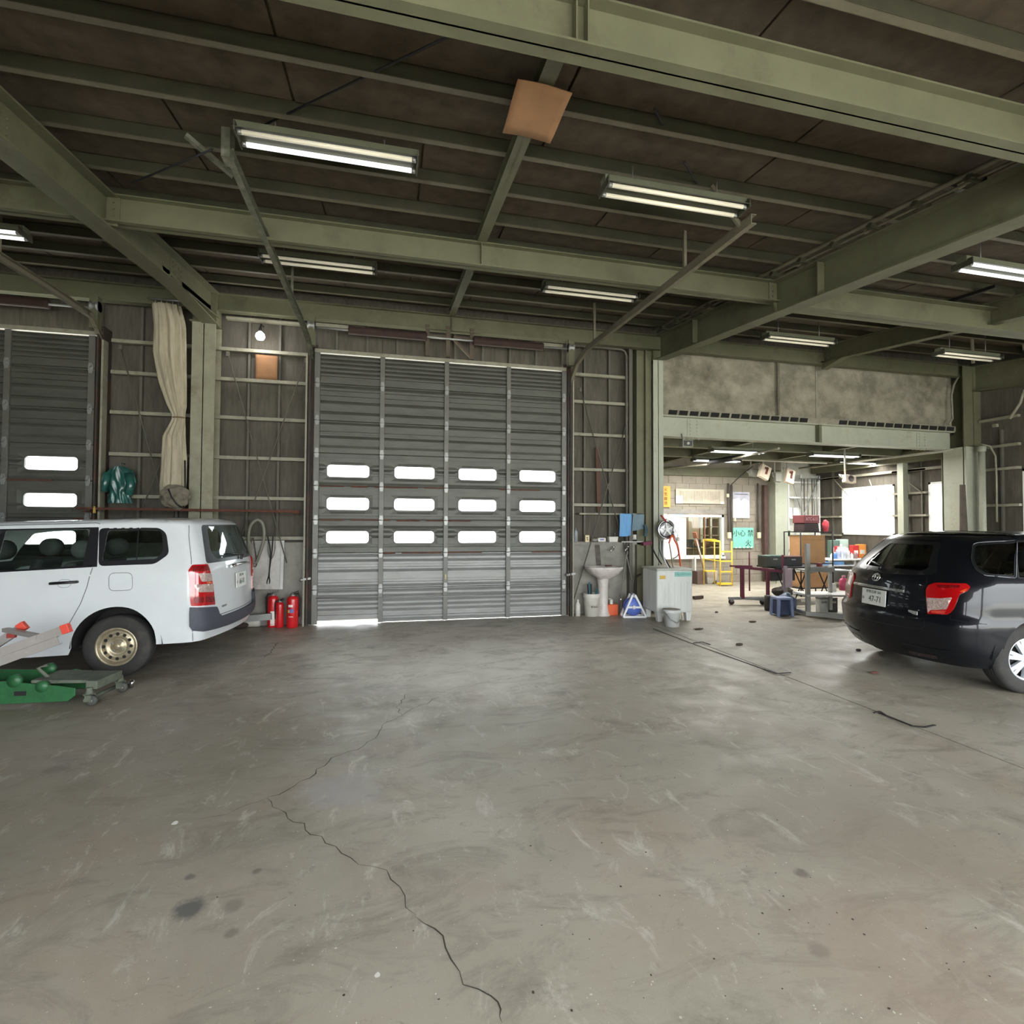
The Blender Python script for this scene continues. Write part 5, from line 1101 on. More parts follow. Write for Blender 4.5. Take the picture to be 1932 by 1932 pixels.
P(MB().lathe([(0, .648), (.022, .65), (.025, .655)], (0, .0, 0), 'Z', 12), 'drain', STEEL, t); P(MB().cbox((.10, .05, .822), (.10, .06, .02)), 'soap_dish', M('brown_soap', (96, 62, 54), .8), t)
def tap(px, py, label):
    q = at(px, py, Y=8.12); t = T('tap', label, 'tap', q); P(MB().tube([(0, .07, 0), (0, -.02, 0), (-.03, -.06, .02), (-.07, -.08, .02), (-.09, -.085, -.03)], .012, 8), 'spout', CHROME, t); P(MB().lathe([(.014, 0), (.016, .04), (.03, .05), (.03, .065), (0, .07)], (0, -.01, 0), 'Z', 10), 'handle', CHROME, t)
tap(1157, 1038, 'chrome tap over the wash basin'); tap(1184, 1037, 'chrome tap with hose right of the wash basin')
hang([(1184, 1040, 8.05), (1180, 1060, 8.04), (1176, 1090, 8.04), (1173, 1120, 8.04), (1171, 1165, 8.0)], .012, HOSE, 'hose', 'grey hose dropping straight down from the right-hand tap', 'hose')
hang([(1182, 1048, 8.06), (1188, 1075, 8.05), (1192, 1095, 8.05)], .010, HOSE, 'hose', 'short grey hose slanting down right of the basin', 'hose')
O(MB().tube([at(1171, 1126, Y=7.93), at(1171, 1136, Y=7.93)], .016, 10), 'hose_coupling', CHROME, 'bright metal coupling on the hanging tap hose', 'coupling')
hang([(1209, 1083, 8.0), (1200, 1090, 8.0), (1197, 1110, 7.98), (1200, 1130, 7.98)], .016, BLACK, 'hose', 'thick black hose curving beside the white tank', 'hose')
PW = M('plastic_white_dirty', (216, 212, 202), .5, var=.08, dirt=(160, 148, 130), dirt_amt=.3, dirt_scale=8)
def pail(px, py, r0, r1, h, label, mat, name='pail', depth=.1, cat='bucket'):
    q = at(px, py, Z=0); t = T(name, label, cat, (q.x, q.y+(depth if q.y < 7.5 else -.02), 0)); mb = MB(); mb.lathe([(0, 0), (r0, 0), (r0+(r1-r0)*.8, h*.8), (r1*1.04, h*.82), (r1*1.05, h*.9), (r1, h*.91), (r1*1.03, h*.97), (r1*1.06, h), (r1*.98, h), (r0*.97, .02), (0, .02)], (0, 0, 0), 'Z', 28); P(mb, 'pail_body', mat, t)
    return t
t = pail(1115, 1161, .115, .135, .37, 'large dirty white paint pail with brushes under the basin', PW); text('和 8:0L', .04, (.0, -.133, .16), (math.radians(86), 0, 0), M('faded_ink', (70, 58, 50), .8), t)
for k, (dx, dz, m_) in enumerate(((-.06, .52, BLACK), (-.03, .55, M('teal_handle', (60, 110, 122), .6)), (.0, .52, BLACK), (.10, .44, M('teal_handle', (60, 110, 122), .6)))):
    O(MB().bar((t.location.x+dx*.6, t.location.y, .06), (t.location.x+dx, t.location.y+.02, dz), .03, .012), 'brush', m_, ('black brush handle at the left in the paint pail', 'tall teal brush handle in the paint pail', 'black brush handle in the middle of the paint pail', 'short teal brush handle leaning right in the paint pail')[k], 'brush')
def bottle(pos, r, h, mat, label, capm, cat='bottle', group=None, name='bottle', square=False):
    t = T(name, label, cat, pos, 0, group)
    if square: P(MB().box(-r*1.4, r*1.4, -r*.8, r*.8, 0, h*.72), 'bottle_body', mat, t, .012)
    else: P(MB().lathe([(0, 0), (r, 0), (r, h*.66), (r*.8, h*.76), (r*.35, h*.84), (r*.35, h*.86), (0, h*.86)], (0, 0, 0), 'Z', 14), 'bottle_body', mat, t)
    P(MB().lathe([(r*.4, h*(.70 if square else .84)), (r*.4, h), (0, h)], (0, 0, 0), 'Z', 10), 'cap', capm, t)
    return t
q = at(1092, 1163, Z=0); bottle((q.x, q.y+.05, 0), .042, .27, PW, 'white plastic bottle on the floor left of the paint pail', PW)
q = at(1157, 1162, Z=0); t = bottle((q.x, q.y+.08, 0), .072, .255, M('orange_jug', (214, 92, 50), .45, var=.05), 'orange jug with white pump standing right of the basin', PW, 'jug', name='pump_jug', square=True); P(MB().tube([(0, 0, .23), (0, 0, .27), (-.05, 0, .268)], .008, 6), 'pump', PW, t)
# items on the ledge
zl = 1.213
def ledge(px, y=8.15): return at(px, 1010, Y=y).x
q = ledge(1086); bottle((q, 8.15, zl), .036, .24, M('grey_spray', (150, 154, 158), .4), 'grey spray bottle at the left end of the wall ledge', M('grey_spray2', (120, 124, 130), .4), cat='spray bottle', name='spray_bottle')
t = T('soap_box', 'small cream box with marks standing on the wall ledge', 'box', (ledge(1107), 8.15, zl)); P(MB().box(-.035, .035, -.03, .03, 0, .115), 'carton', M('cream_card', (214, 200, 164), .7), t); P(MB().box(-.015, .012, -.0312, -.03, .06, .08).box(-.01, .016, -.0312, -.03, .03, .048), 'print_mark', M('brown_print', (110, 70, 44), .7), t)
t = T('tissue_pack', 'white soft pack lying on the wall ledge above the basin', 'tissue pack', (ledge(1134), 8.15, zl)); P(MB().box(-.075, .075, -.05, .05, 0, .075), 'pack', PW, t, .02); P(MB().box(-.04, .03, -.051, -.05, .03, .05), 'print_mark', LBL2, t)
t = T('rag_folded', 'folded grey rag left of the white pack on the ledge', 'rag', (ledge(1121), 8.15, zl)); P(crumple(.05, .05, .03, 3, .2, 10).shift((0, 0, .033)), 'cloth', M('grey_rag', (150, 146, 140), .9, var=.2), t)
t = T('wash_tub', 'square white tub right of the soft pack on the ledge', 'tub', (ledge(1155), 8.14, zl)); P(MB().hexa([(-.075, -.05, 0), (.075, -.05, 0), (.075, .05, 0), (-.075, .05, 0)], [(-.085, -.055, .09), (.085, -.055, .09), (.085, .055, .09), (-.085, .055, .09)]), 'tub_body', PW, t, .006); P(MB().tube([(.05, 0, .09), (.05, 0, .15), (.03, -.03, .15)], .007, 6), 'pump', STEEL, t)
t = T('cup', 'small pale cup under the grey towel', 'cup', at(1197, 1013, Y=8.1)); P(MB().lathe([(0, -.03), (.03, -.03), (.035, .04), (.03, .04), (.026, -.02)], (0, 0, 0), 'Z', 14), 'cup_body', PW, t); P(MB().box(-.04, .04, .0, .1, -.045, -.03), 'shelf_bracket', STEEL, t)
t = T('steel_shelf', 'narrow grey shelf on the wall under the towels', 'shelf', at(1190, 1021, Y=8.12)); P(MB().box(-.2, .2, -.06, .08, -.02, 0), 'board', STEEL, t)
def towel(px0, px1, py0, py1, mat, label, seed):
    a, b = at(px0, py0, Y=8.06), at(px1, py1, Y=8.06); w = b.x-a.x; h = a.z-b.z
    return O(MB().grid(16, 20, lambda u, v: (a.x+w*u+.01*math.sin(3*v+seed), 8.06-.012*math.sin(PI*u*3+seed+v)*(.3+v)-.01*v, a.z-h*v-.02*v*math.sin(2*u+seed))), 'towel', mat, label, 'towel', None, solid=.005)
towel(1168, 1191, 969, 1010, M('blue_towel', (112, 162, 208), .95, var=.08, stretch=(6, 6, .5)), 'bright blue towel hanging from the thin rail', 1)
towel(1193, 1215, 970, 1000, M('grey_blue_towel', (116, 136, 146), .95, var=.08), 'dull grey blue towel hanging right of the bright blue one', 2)
hang([(1216, 990, 8.03), (1219, 1000, 8.0), (1217, 1012, 8.0)], .03, M('teal_dark_cloth', (62, 84, 90), .9), 'dark_cloth', 'dark teal cloth hanging beside the column', 'cloth')
t = O(MB().bar(at(1127, 845, Y=8.17), at(1130, 966, Y=8.17), .07, .02, (0, 1, 0)), 'timber_strip', M('dark_red_timber', (92, 66, 54), .85, var=.2), 'dark reddish timber strip standing behind the girts above the basin', 'timber')
O(MB().box(*[v for p in zip(at(1128, 1062, Y=8.16), at(1128, 1062, Y=8.16)) for v in p]).shift((0, 0, 0)) if False else MB().grid(4, 10, lambda u, v: (at(1122, 1060, Y=8.18).x+.09*u+.03*v, 8.182, 1.16-.36*v)), 'wall_stain_board', M('dark_patch', (92, 86, 80), .95, var=.3, scale=12), 'dark peeling patch on the concrete behind the basin', 'patch')
MAR = M('maroon_paint', (104, 40, 62), .6, var=.12)
t = O(MB().cbox(at(1220, 1025, Y=8.02), (.17, .09, .055), Matrix.Rotation(-.12, 3, 'Y')), 'dustpan_board', MAR, 'flat maroon board hooked on the column above the reel', 'board')
# cable reel
q = at(1201, 1166, Z=0); t = T('cable_reel', 'blue cable reel in a white A frame stand', 'cable reel', (q.x-.02, q.y+.1, 0), math.radians(-12)); BLU = M('reel_blue', (96, 118, 196), .45, var=.08)
P(MB().lathe([(0, -.005), (.14, -.005), (.14, .005), (0, .005)], (0, -.05, .17), 'Y', 28), 'reel_disc', BLU, t); P(MB().lathe([(0, -.005), (.14, -.005), (.14, .005), (0, .005)], (0, .07, .17), 'Y', 28), 'reel_disc', BLU, t); P(MB().lathe([(.03, -.045), (.115, -.045), (.122, 0), (.115, .065), (.03, .065)], (0, 0, .17), 'Y', 28), 'wound_cable', M('cable_black', (40, 40, 44), .6, var=.3, scale=60), t)
WP = M('reel_white', (226, 226, 228), .4, var=.03)
mb = MB()
for y in (-.075, .095):
    mb.bar((-.17, y, .015), (-.02, y, .37), .03, .035, (0, 1, 0)); mb.bar((.20, y, .015), (.02, y, .37), .03, .035, (0, 1, 0)); mb.bar((-.17, y, .015), (.20, y, .015), .03, .03, (0, 1, 0)); mb.bar((-.09, y, .17), (.11, y, .17), .03, .03, (0, 1, 0))
P(mb, 'stand', WP, t); P(MB().bar((0, -.075, .375), (0, .095, .375), .035, .03), 'carry_handle', M('reel_grey', (150, 150, 160), .5), t); P(MB().lathe([(0, -.1), (.03, -.1), (.035, -.07), (0, -.07)], (0, 0, .17), 'Y', 14), 'hub_knob', WP, t)
# white tank
TW = M('tank_white', (216, 217, 212), .5, var=.05, scale=3, stretch=(4, 4, .4), dirt=(172, 168, 158), dirt_amt=.25, dirt_scale=2)
p0, p1, p2 = at(1240, 1174, Z=0), at(1305, 1172, Z=0), at(1217, 1148, Z=0); trz = math.atan2(p1.y-p0.y, p1.x-p0.x)
t = T('storage_tank', 'boxy white plastic tank on short feet beside the column', 'tank', (p0.x, p0.y, 0), trz); W_, D_, H_ = .60, .55, .80
P(MB().box(0, W_, 0, D_, .13, H_), 'tank_shell', TW, t, .035); P(MB().box(-.01, W_+.01, -.01, D_+.01, H_-.005, H_+.025), 'tank_lid', M('tank_lid_grey', (186, 186, 176), .6, var=.08), t, .012)
for x in (.01, W_-.11):
    for y in (.02, D_-.12): P(MB().hexa([(x+.02, y+.01, 0), (x+.085, y+.01, 0), (x+.085, y+.09, 0), (x+.02, y+.09, 0)], [(x, y, .16), (x+.105, y, .16), (x+.105, y+.1, .16), (x, y+.1, .16)]), 'foot', TW, t, .006)
for k in range(5): P(MB().box(.08+.105*k, .095+.105*k, -.006, .004, .19, .62), 'rib', TW, t, .003)
P(MB().box(.045, .135, -.012, -.002, .665, .72), 'yellow_sticker', M('yellow_sticker', (208, 172, 84), .6, var=.1), t, label='yellow sticker')
st = P(MB().box(.29, .575, -.012, -.002, .70, .775), 'green_sticker', M('green_sticker', (150, 200, 190), .6), t, label='pale green sticker with writing'); text('DA-CROUNA', .042, (.4325, -.0135, .737), (PI/2, 0, 0), M('sticker_ink', (92, 150, 140), .7), st, sx=1.1)
t = pail(1273, 1183, .105, .125, .25, 'small grey white pail with wire handle in front of the tank', M('pail_grey_white', (200, 202, 198), .5, var=.06), depth=.08); P(MB().tube([(-.13, -.02, .22), (-.1, -.12, .13), (0, -.15, .07), (.09, -.13, .13), (.13, -.03, .22)], .006, 6), 'wire_handle', STEEL, t); P(MB().lathe([(.10, .235), (.12, .238), (.128, .25), (.10, .252), (0, .252)], (0, 0, 0), 'Z', 24), 'lid', M('lid_dirty', (150, 142, 132), .7), t)
# ring on the column with hoses
q = at(1254, 999, Y=7.93); t = T('hose_reel_ring', 'round chrome gauge ring fixed to the column above the tank', 'hose reel', (q.x, 7.9, q.z)); R_ = .165
P(MB().lathe([(R_-.035, -.02), (R_-.02, -.05), (R_, -.045), (R_+.006, 0), (R_-.03, .03)], (0, 0, 0), 'Y', 36), 'outer_ring', CHROME, t); P(MB().lathe([(R_-.03, -.015), (.12, -.02), (.115, .02)], (0, 0, 0), 'Y', 36), 'black_ring', BLACK, t); P(MB().lathe([(.12, -.01), (.10, -.03), (.05, -.02), (0, -.03)], (0, 0, 0), 'Y', 30), 'drum', M('drum_steel', (200, 200, 200), .3, .6, var=.3, scale=18), t)
mb = MB()
for k in range(5): a = 2*PI*k/5+.4; mb.bar((.02*math.cos(a), -.04, .02*math.sin(a)), (.115*math.cos(a), -.035, .115*math.sin(a)), .03, .015, (0, 1, 0))
mb.cbox((0, -.045, 0), (.05, .03, .07)); P(mb, 'spoke', WHITEP, t); P(MB().cbox((0, -.05, R_-.005), (.045, .04, .045)), 'bracket', WHITEP, t); P(MB().box(-.06, .06, .02, .12, -.1, .1), 'wall_mount', BLACK, t)
hang([(1246, 1016, 7.8), (1244, 1035, 7.75), (1250, 1052, 7.6), (1260, 1068, 7.5)], .010, M('dull_cable', (90, 92, 90), .6), 'hose', 'grey hose running from the ring to the tank lid', 'hose')
hang([(1252, 1018, 7.8), (1251, 1040, 7.7), (1253, 1055, 7.55), (1262, 1073, 7.4)], .013, WHITEP, 'pipe', 'white pipe running from the ring into the tank', 'pipe')
hang([(1230, 1032, 7.9), (1238, 1048, 7.8), (1248, 1064, 7.6)], .012, BLACK, 'hose', 'black hose slanting from the column to the tank lid', 'hose')
hang([(1249, 1020, 7.8), (1250, 1045, 7.7), (1258, 1060, 7.5), (1265, 1072, 7.4)], .010, BLACK, 'hose', 'black hose nearest the white pipe above the tank', 'hose')
hang([(1263, 1026, 7.8), (1266, 1045, 7.7), (1268, 1060, 7.5), (1270, 1070, 7.4)], .010, M('copper_hose', (150, 128, 110), .5), 'hose', 'copper coloured hose right of the white pipe', 'hose')
hang([(1270, 1006, 7.8), (1278, 1025, 7.75), (1281, 1042, 7.7), (1277, 1050, 7.65), (1270, 1054, 7.6)], .010, STEEL, 'hose', 'grey hose bowing out to the right under the ring', 'hose')
ORG = M('orange_hose', (226, 88, 48), .5, var=.05)
hang([(1262, 1025, 7.8), (1268, 1010, 7.8), (1273, 1020, 7.75), (1278, 1030, 7.7), (1282, 1050, 7.6), (1284, 1068, 7.5)], .014, ORG, 'hose', 'orange hose bent over beside the ring', 'hose')
hang([(1247, 972, 7.85), (1251, 977, 7.85), (1256, 983, 7.85)], .016, M('dull_red', (170, 52, 44), .6), 'red_handle', 'dull red handle on top of the chrome ring', 'clamp')  # the ring's red handle, kept as a separate object
p_ = q; q = at(1279, 1017, Y=7.9); t = T('pull_switch', 'small white pull switch hanging beside the chrome ring', 'switch', q); P(MB().lathe([(0, -.035), (.028, -.03), (.028, .03), (0, .035)], (0, 0, 0), 'Z', 12), 'switch_body', PW, t); P(MB().tube([(0, 0, .03), (-.01, 0, .1), (-.09, .0, .17)], .004, 6), 'cord', BLACK, t)
O(MB().cbox(at(1317, 1127, Z=.04), (.26, .06, .06), .3), 'timber_block', M('dark_timber', (72, 58, 50), .9), 'dark timber block on the floor right of the tank', 'block')
# ------------------------------------------------------------------ back room: signs
def flat(px0, py0, px1, py1, Y, mat, name, label, cat, th=.012):
    a, b = at(px0, py0, Y=Y), at(px1, py1, Y=Y); mb = MB(); mb.box(a.x, b.x, Y, Y+th, b.z, a.z); o = T(name, label, cat, (0, 0, 0)); P(mb, 'panel', mat, o, .004); return o, a, b
INK = M('sign_ink', (40, 36, 34), .7, var=0)
o, a, b = flat(1247, 917, 1265, 957, 11.96, M('sign_orange', (232, 164, 66), .6, var=.05), 'orange_sign', 'upright orange sign with black vertical writing on the block wall', 'sign')
for i, ch in enumerate('火気厳禁'): text(ch, .105, ((a.x+b.x)/2, 11.957, a.z-.09-.12*i), (PI/2, 0, 0), INK, o)
o, a, b = flat(1275, 922, 1366, 951, 11.96, M('faded_paper', (184, 176, 158), .8, var=.08), 'faded_notice', 'wide faded notice board above the office window', 'notice')
mb = MB(); r = random.Random(4)
for k in range(26): x = a.x+.13+(b.x-a.x-.26)*k/25; mb.box(x-.008, x+.008, 11.9575, 11.959, b.z+.06+r.uniform(0, .06), a.z-.05)
P(mb, 'written_column', M('faded_ink2', (150, 138, 120), .8), o)['kind'] = 'stuff'
P(MB().box(a.x, a.x+.2, 11.955, 11.96, b.z, b.z+.2), 'torn_corner', WHITEP, o); P(MB().box(b.x-.1, b.x, 11.955, 11.96, b.z, b.z+.06), 'torn_corner', WHITEP, o)
o, a, b = flat(1382.5, 928, 1414.5, 977.5, 11.96, M('poster_white', (240, 242, 246), .6, var=.02), 'white_poster', 'white sun-bleached poster with torn grey top on the block wall', 'poster')
mb = MB(); mb.prism([(a.x, a.z), (b.x, a.z), (b.x, a.z-.24), (a.x+.33, a.z-.17), (a.x+.25, a.z-.24), (a.x+.2, a.z-.16), (a.x, a.z-.2)], 11.955, 11.959); P(mb, 'torn_header', M('poster_grey', (184, 184, 196), .7), o); P(MB().box(a.x+.05, b.x-.05, 11.952, 11.956, a.z-.075, a.z-.05), 'header_line', M('poster_ink', (120, 120, 134), .7), o)
o, a, b = flat(1383, 995.5, 1422, 1034, 11.96, M('sign_teal', (126, 204, 184), .6, var=.05), 'teal_sign', 'pale teal sheet sign with hand painted black characters', 'sign')
text('小心 禁', .19, ((a.x+b.x)/2, 11.957, a.z-.16), (PI/2, 0, 0), INK, o); text('火', .19, (b.x-.17, 11.957, b.z+.12), (PI/2, 0, 0), INK, o)
for k in range(5): P(MB().lathe([(0, -.012), (.025, -.008), (.025, .0)], (a.x+.08+.12*k, 11.957, b.z+.015), 'Y', 8), 'tape_dab', WHITEP, o)
PIPE = M('dark_conduit', (82, 76, 70), .7, var=.1)
def vpipe(px, py0, py1, r, Y, mat, name, label, cat='pipe'):
    a, b = at(px, py0, Y=Y), at(px, py1, Y=Y); return O(MB().tube([(a.x, Y, a.z), (a.x, Y, b.z)], r, 8), name, mat, label, cat)
vpipe(1374, 912, 1010, .028, 11.95, PIPE, 'conduit', 'dark wall conduit left of the white poster, outer of two'); vpipe(1380, 915, 1008, .032, 11.95, PIPE, 'conduit', 'dark wall conduit left of the white poster, inner of two'); vpipe(1430, 912, 1006, .026, 11.95, PIPE, 'conduit', 'dark wall conduit right of the white poster')
a = at(1430, 900, Z=2.95); O(MB().tube([at(1380, 914, Y=11.94), at(1400, 895, Y=11.5), at(1420, 880, Y=11.0)], .01, 6), 'cable', BLACK, 'black cable sagging from the conduits up to the floodlights', 'cable')
for px, py, lb in ((1376, 1010, 'cream switch box under the paired conduits'), (1432, 1010, 'cream switch box under the right-hand conduit'), (1386, 980, 'tiny cream switch box below the white poster'), (1373, 935, 'cream switch box halfway up the paired conduits')):
    q = at(px, py, Y=11.93); s = .6 if py < 1000 else 1; t = T('switch_box', lb, 'switch', q); P(MB().box(-.045*s, .045*s, -.03, .03, -.08*s, .08*s), 'case', M('cream_plastic', (226, 216, 178), .5, var=.03), t, .01); P(MB().box(-.012*s, .012*s, -.036, -.03, -.03*s, .03*s), 'rocker', WHITEP, t)
q = at(1443, 1000, Y=11.9); O(MB().box(q.x-.045, q.x+.045, 11.85, 11.95, 0, 2.6), 'timber_post', M('dark_post', (84, 64, 58), .85, var=.15), 'dark reddish timber post standing before the block wall', 'post')
q0, q1 = at(1449, 960, Y=11.98), at(1457, 960, Y=11.98); O(MB().box(q0.x, q1.x, 11.9, 12.0, 0, 2.7), 'wall_post', M('pale_stone', (176, 170, 158), .85, var=.1), 'pale square post between the dark post and the white column', 'post')
q0, q1 = at(1458, 950, Y=11.8), at(1476, 950, Y=11.8); o = S(MB().box(q0.x, q1.x, 11.7, 11.9, 0, 2.95), 'column', GREEN_L, 'bright pale green column at the end of the block wall')
P(MB().box(q1.x-.02, q1.x+.10, 11.72, 11.9, 0, 2.95), 'flange', GREEN_L, o)
# shelves and rods in the corner
XS, XE = at(1481, 970, Y=12.0).x, 11.5
t = T('wall_shelves', 'white wall shelving in the bright corner beyond the grill', 'shelf', (0, 0, 0))
for py in (910, 939, 977, 1013): z = at(1500, py, Y=11.9).z; P(MB().box(XS, XE, 11.84, 12.1, z-.02, z+.02), 'shelf_board', WHITEP, t)
for x in (XS, 10.9, XE): P(MB().box(x-.02, x+.02, 11.86, 12.1, .6, 2.9), 'upright', WHITEP, t)
for k, (px, w) in enumerate(((1486, .22), (1500, .2))):
    q = at(px, 968, Y=11.95); z = at(1500, 977, Y=11.9).z+.02; O(MB().box(q.x-w/2, q.x+w/2, 11.9, 12.05, z, z+.26), 'paper_box', M('white_carton', (232, 232, 228), .7, var=.03), ('white carton on the corner shelf next to the column', 'white carton second from the column on the corner shelf')[k], 'carton')
q = at(1484, 1005, Y=11.9); z = at(1500, 1013, Y=11.9).z+.02; O(MB().box(q.x-.08, q.x+.08, 11.86, 12.0, z, z+.15), 'green_carton', M('green_carton', (86, 128, 112), .7, var=.1), 'small green and white carton on the lower corner shelf', 'carton')
rods = [(1512, 905), (1517, 905), (1524, 912), (1532, 915), (1536, 912), (1541, 915)]
zr = at(1525, 903, Y=11.75).z; P(MB().tube([(at(1508, 903, Y=11.75).x, 11.75, zr), (XE, 11.75, zr)], .014, 8), 'hanging_rail', STEEL, t); P(MB().tube([(XE-.03, 11.75, zr), (XE-.03, 11.95, zr)], .012, 6), 'rail_arm', STEEL, t)
for k, (px, py) in enumerate(rods):
    a, b = at(px, py, Y=11.75), at(px-1, 972, Y=11.75); O(MB().tube([(a.x, 11.75, zr), (b.x, 11.72, b.z)], .014, 8), 'steel_rod', (PIPE if k in (1, 3) else STEEL), 'thin upright rod hanging in the shelf corner, %s from the column' % ('first', 'second', 'third', 'fourth', 'fifth', 'sixth')[k], 'rod', 'rods hanging in the shelf corner')
O(MB().tube([at(1546, 897, Y=11.6), at(1464, 1100, Y=10.8)], .012, 6), 'brace_rod', STEEL, 'long thin diagonal rod crossing the shelf corner', 'rod')
O(MB().tube([at(1494, 905, Y=11.85), at(1510, 960, Y=11.85)], .010, 6), 'brace_rod', STEEL, 'short diagonal rod across the upper corner shelf', 'rod')
# floodlights and speaker
LAMP = M('lamp_cream', (222, 206, 184), .5, var=.04); LAMPG = M('lamp_grey', (150, 150, 140), .6, var=.08)
def flood(px, py, Y, w, h, rot, mat, label, mark=None):
    q = at(px, py, Y=Y); t = T('floodlight', label, 'floodlight', q); m_ = Matrix.Rotation(rot[1], 3, 'Y') @ Matrix.Rotation(rot[0], 3, 'X')
    P(MB().cbox((0, 0, 0), (w, .1, h), m_), 'housing', mat, t, .012)
    f_ = m_ @ Vector((0, -.053, 0))
    if mark: P(MB().cbox(f_+m_ @ Vector((.02, 0, .04)), (w*.22, .006, h*.55), m_).cbox(f_+m_ @ Vector((-.01, 0, .09)), (w*.35, .006, h*.16), m_), 'front_mark', mark, t)
    P(MB().tube([m_ @ Vector((-w*.55, .02, 0)), m_ @ Vector((-w*.55, .1, h*.6)), m_ @ Vector((w*.55, .1, h*.6)), m_ @ Vector((w*.55, .02, 0))], .012, 6), 'yoke', LAMPG, t)
    P(MB().tube([m_ @ Vector((0, .1, h*.6)), (0, .1, 3.43-q.z)], .02, 6), 'mounting_arm', LAMPG, t)
    return t
BRN = M('brown_mark', (110, 62, 48), .7)
flood(1442, 891, 10.9, .28, .34, (-.12, .42), LAMP, 'cream floodlight with a brown mark, left of a hanging pair', BRN); flood(1489, 899, 10.9, .25, .36, (-.12, .3), LAMP, 'cream floodlight with a brown mark, right of a hanging pair', BRN)
flood(1467, 901, 10.95, .18, .22, (-.1, .1), LAMPG, 'small grey floodlight hanging between the cream pair'); flood(1422, 893, 11.2, .24, .16, (-.3, .1), LAMPG, 'small grey floodlight left of the cream pair')
t = flood(1602, 904, 8.9, .27, .16, (-.1, .1), LAMP, 'cream floodlight with dark lens above the wide bright window'); P(MB().lathe([(0, -.058), (.065, -.056), (.075, -.05)], (0, 0, 0), 'Y', 16), 'lens', M('dark_lens', (96, 84, 84), .3), t)
q = at(1292, 838, Y=8.0); t = T('horn_speaker', 'grey horn speaker hung under the lintel beam', 'speaker', q)
P(MB().hexa([(-.10, -.1, -.065), (.10, -.1, -.065), (.10, -.1, .065), (-.10, -.1, .065)], [(-.045, .1, -.04), (.045, .1, -.04), (.045, .1, .04), (-.045, .1, .04)]), 'horn', M('speaker_grey', (150, 152, 140), .6, var=.05), t, .01); P(MB().hexa([(-.085, -.102, -.05), (.085, -.102, -.05), (.085, -.102, .05), (-.085, -.102, .05)], [(-.03, -.1, -.03), (.03, -.1, -.03), (.03, -.1, .03), (-.03, -.1, .03)]), 'mouth', M('speaker_dark', (70, 70, 64), .8), t); P(MB().lathe([(0, -.12), (.024, -.115), (.026, -.1)], (0, 0, 0), 'Y', 12), 'driver', M('speaker_light', (200, 200, 190), .5), t); P(MB().tube([(0, .05, .04), (0, .1, .2)], .012, 6), 'bracket', STEEL, t)
# brooms, bin, stool, yellow step stand
q = at(1338, 1088, Y=11.8); t = T('dust_bin', 'pale grey waste bin with torn bag under the office window', 'bin', (q.x, 11.8, 0)); P(MB().hexa([(-.13, -.12, 0), (.13, -.12, 0), (.13, .12, 0), (-.13, .12, 0)], [(-.16, -.14, .34), (.16, -.14, .34), (.16, .14, .34), (-.16, .14, .34)]), 'bin_body', M('bin_grey', (190, 184, 178), .6, var=.08), t, .012); P(MB().prism([(.0, 0), (.14, 0), (.13, .14), (.08, .1)], -.125, -.122), 'dark_tear', M('bin_dark', (96, 84, 84), .8), t)
q = at(1318, 1088, Y=11.8); O(MB().box(q.x-.15, q.x+.06, 11.62, 11.85, 0, .33), 'dark_crate', M('brown_crate', (102, 84, 76), .85, var=.12), 'dark brown crate left of the grey waste bin', 'crate')
for k, (a, b, m_) in enumerate(((((1313, 1015, 11.6)), (1333, 1085, 11.78), PW), ((1316, 1030, 11.75), (1330, 1085, 11.82), M('wood_handle', (150, 116, 88), .7)))):
    p, s = at(a[0], a[1], Y=a[2]), at(b[0], b[1], Y=b[2]); t = T('broom', ('broom with pale handle leaning out of the waste bin', 'broom with wooden handle leaning out of the waste bin')[k], 'broom', (0, 0, 0)); P(MB().tube([p, s], .013, 8), 'handle', m_, t); P(MB().bar(p+(p-s).normalized()*.0, p+(p-s).normalized()*.16, .10, .04), 'bristles', M('bristle', (150, 96, 70), .9, var=.2), t)
YEL = M('yellow_paint', (238, 200, 62), .45, var=.06)
a, b = at(1359, 1090, Y=11.2), at(1383, 1090, Y=11.2); t = T('step_stand', 'bright yellow metal step stand before the block wall', 'step stand', (a.x, a.y, 0), math.atan2(b.y-a.y, b.x-a.x)); w_ = .33; zh = at(1360, 1021, Y=11.2).z; D_ = .42
for x in (0, w_): P(MB().tube([(x, 0, 0), (x, 0, zh)], .017, 8), 'front_leg', YEL, t)
for x in (-.18, w_*.4): P(MB().tube([(x, D_, 0), (x, D_, zh+.04)], .015, 8), 'rear_leg', YEL, t)
for z in (.06, .36, .62, .86): P(MB().box(0, w_, -.012, .012, z-.02, z+.012), 'step_rail', YEL, t)
P(MB().box(0, w_, 0, .16, .03, .07), 'bottom_step', YEL, t); P(MB().box(-.18, .10, D_-.1, D_, .33, .36), 'rear_tray', YEL, t)
for z in (zh-.02, .62): P(MB().tube([(0, 0, z), (-.18, D_, z+.03)], .013, 6), 'side_rail', YEL, t)
P(MB().tube([(-.18, D_, zh+.03), (.0, 0, zh), (w_*.4, D_, zh+.03), (-.18, D_, zh+.03)], .013, 6), 'hand_rail', YEL, t)
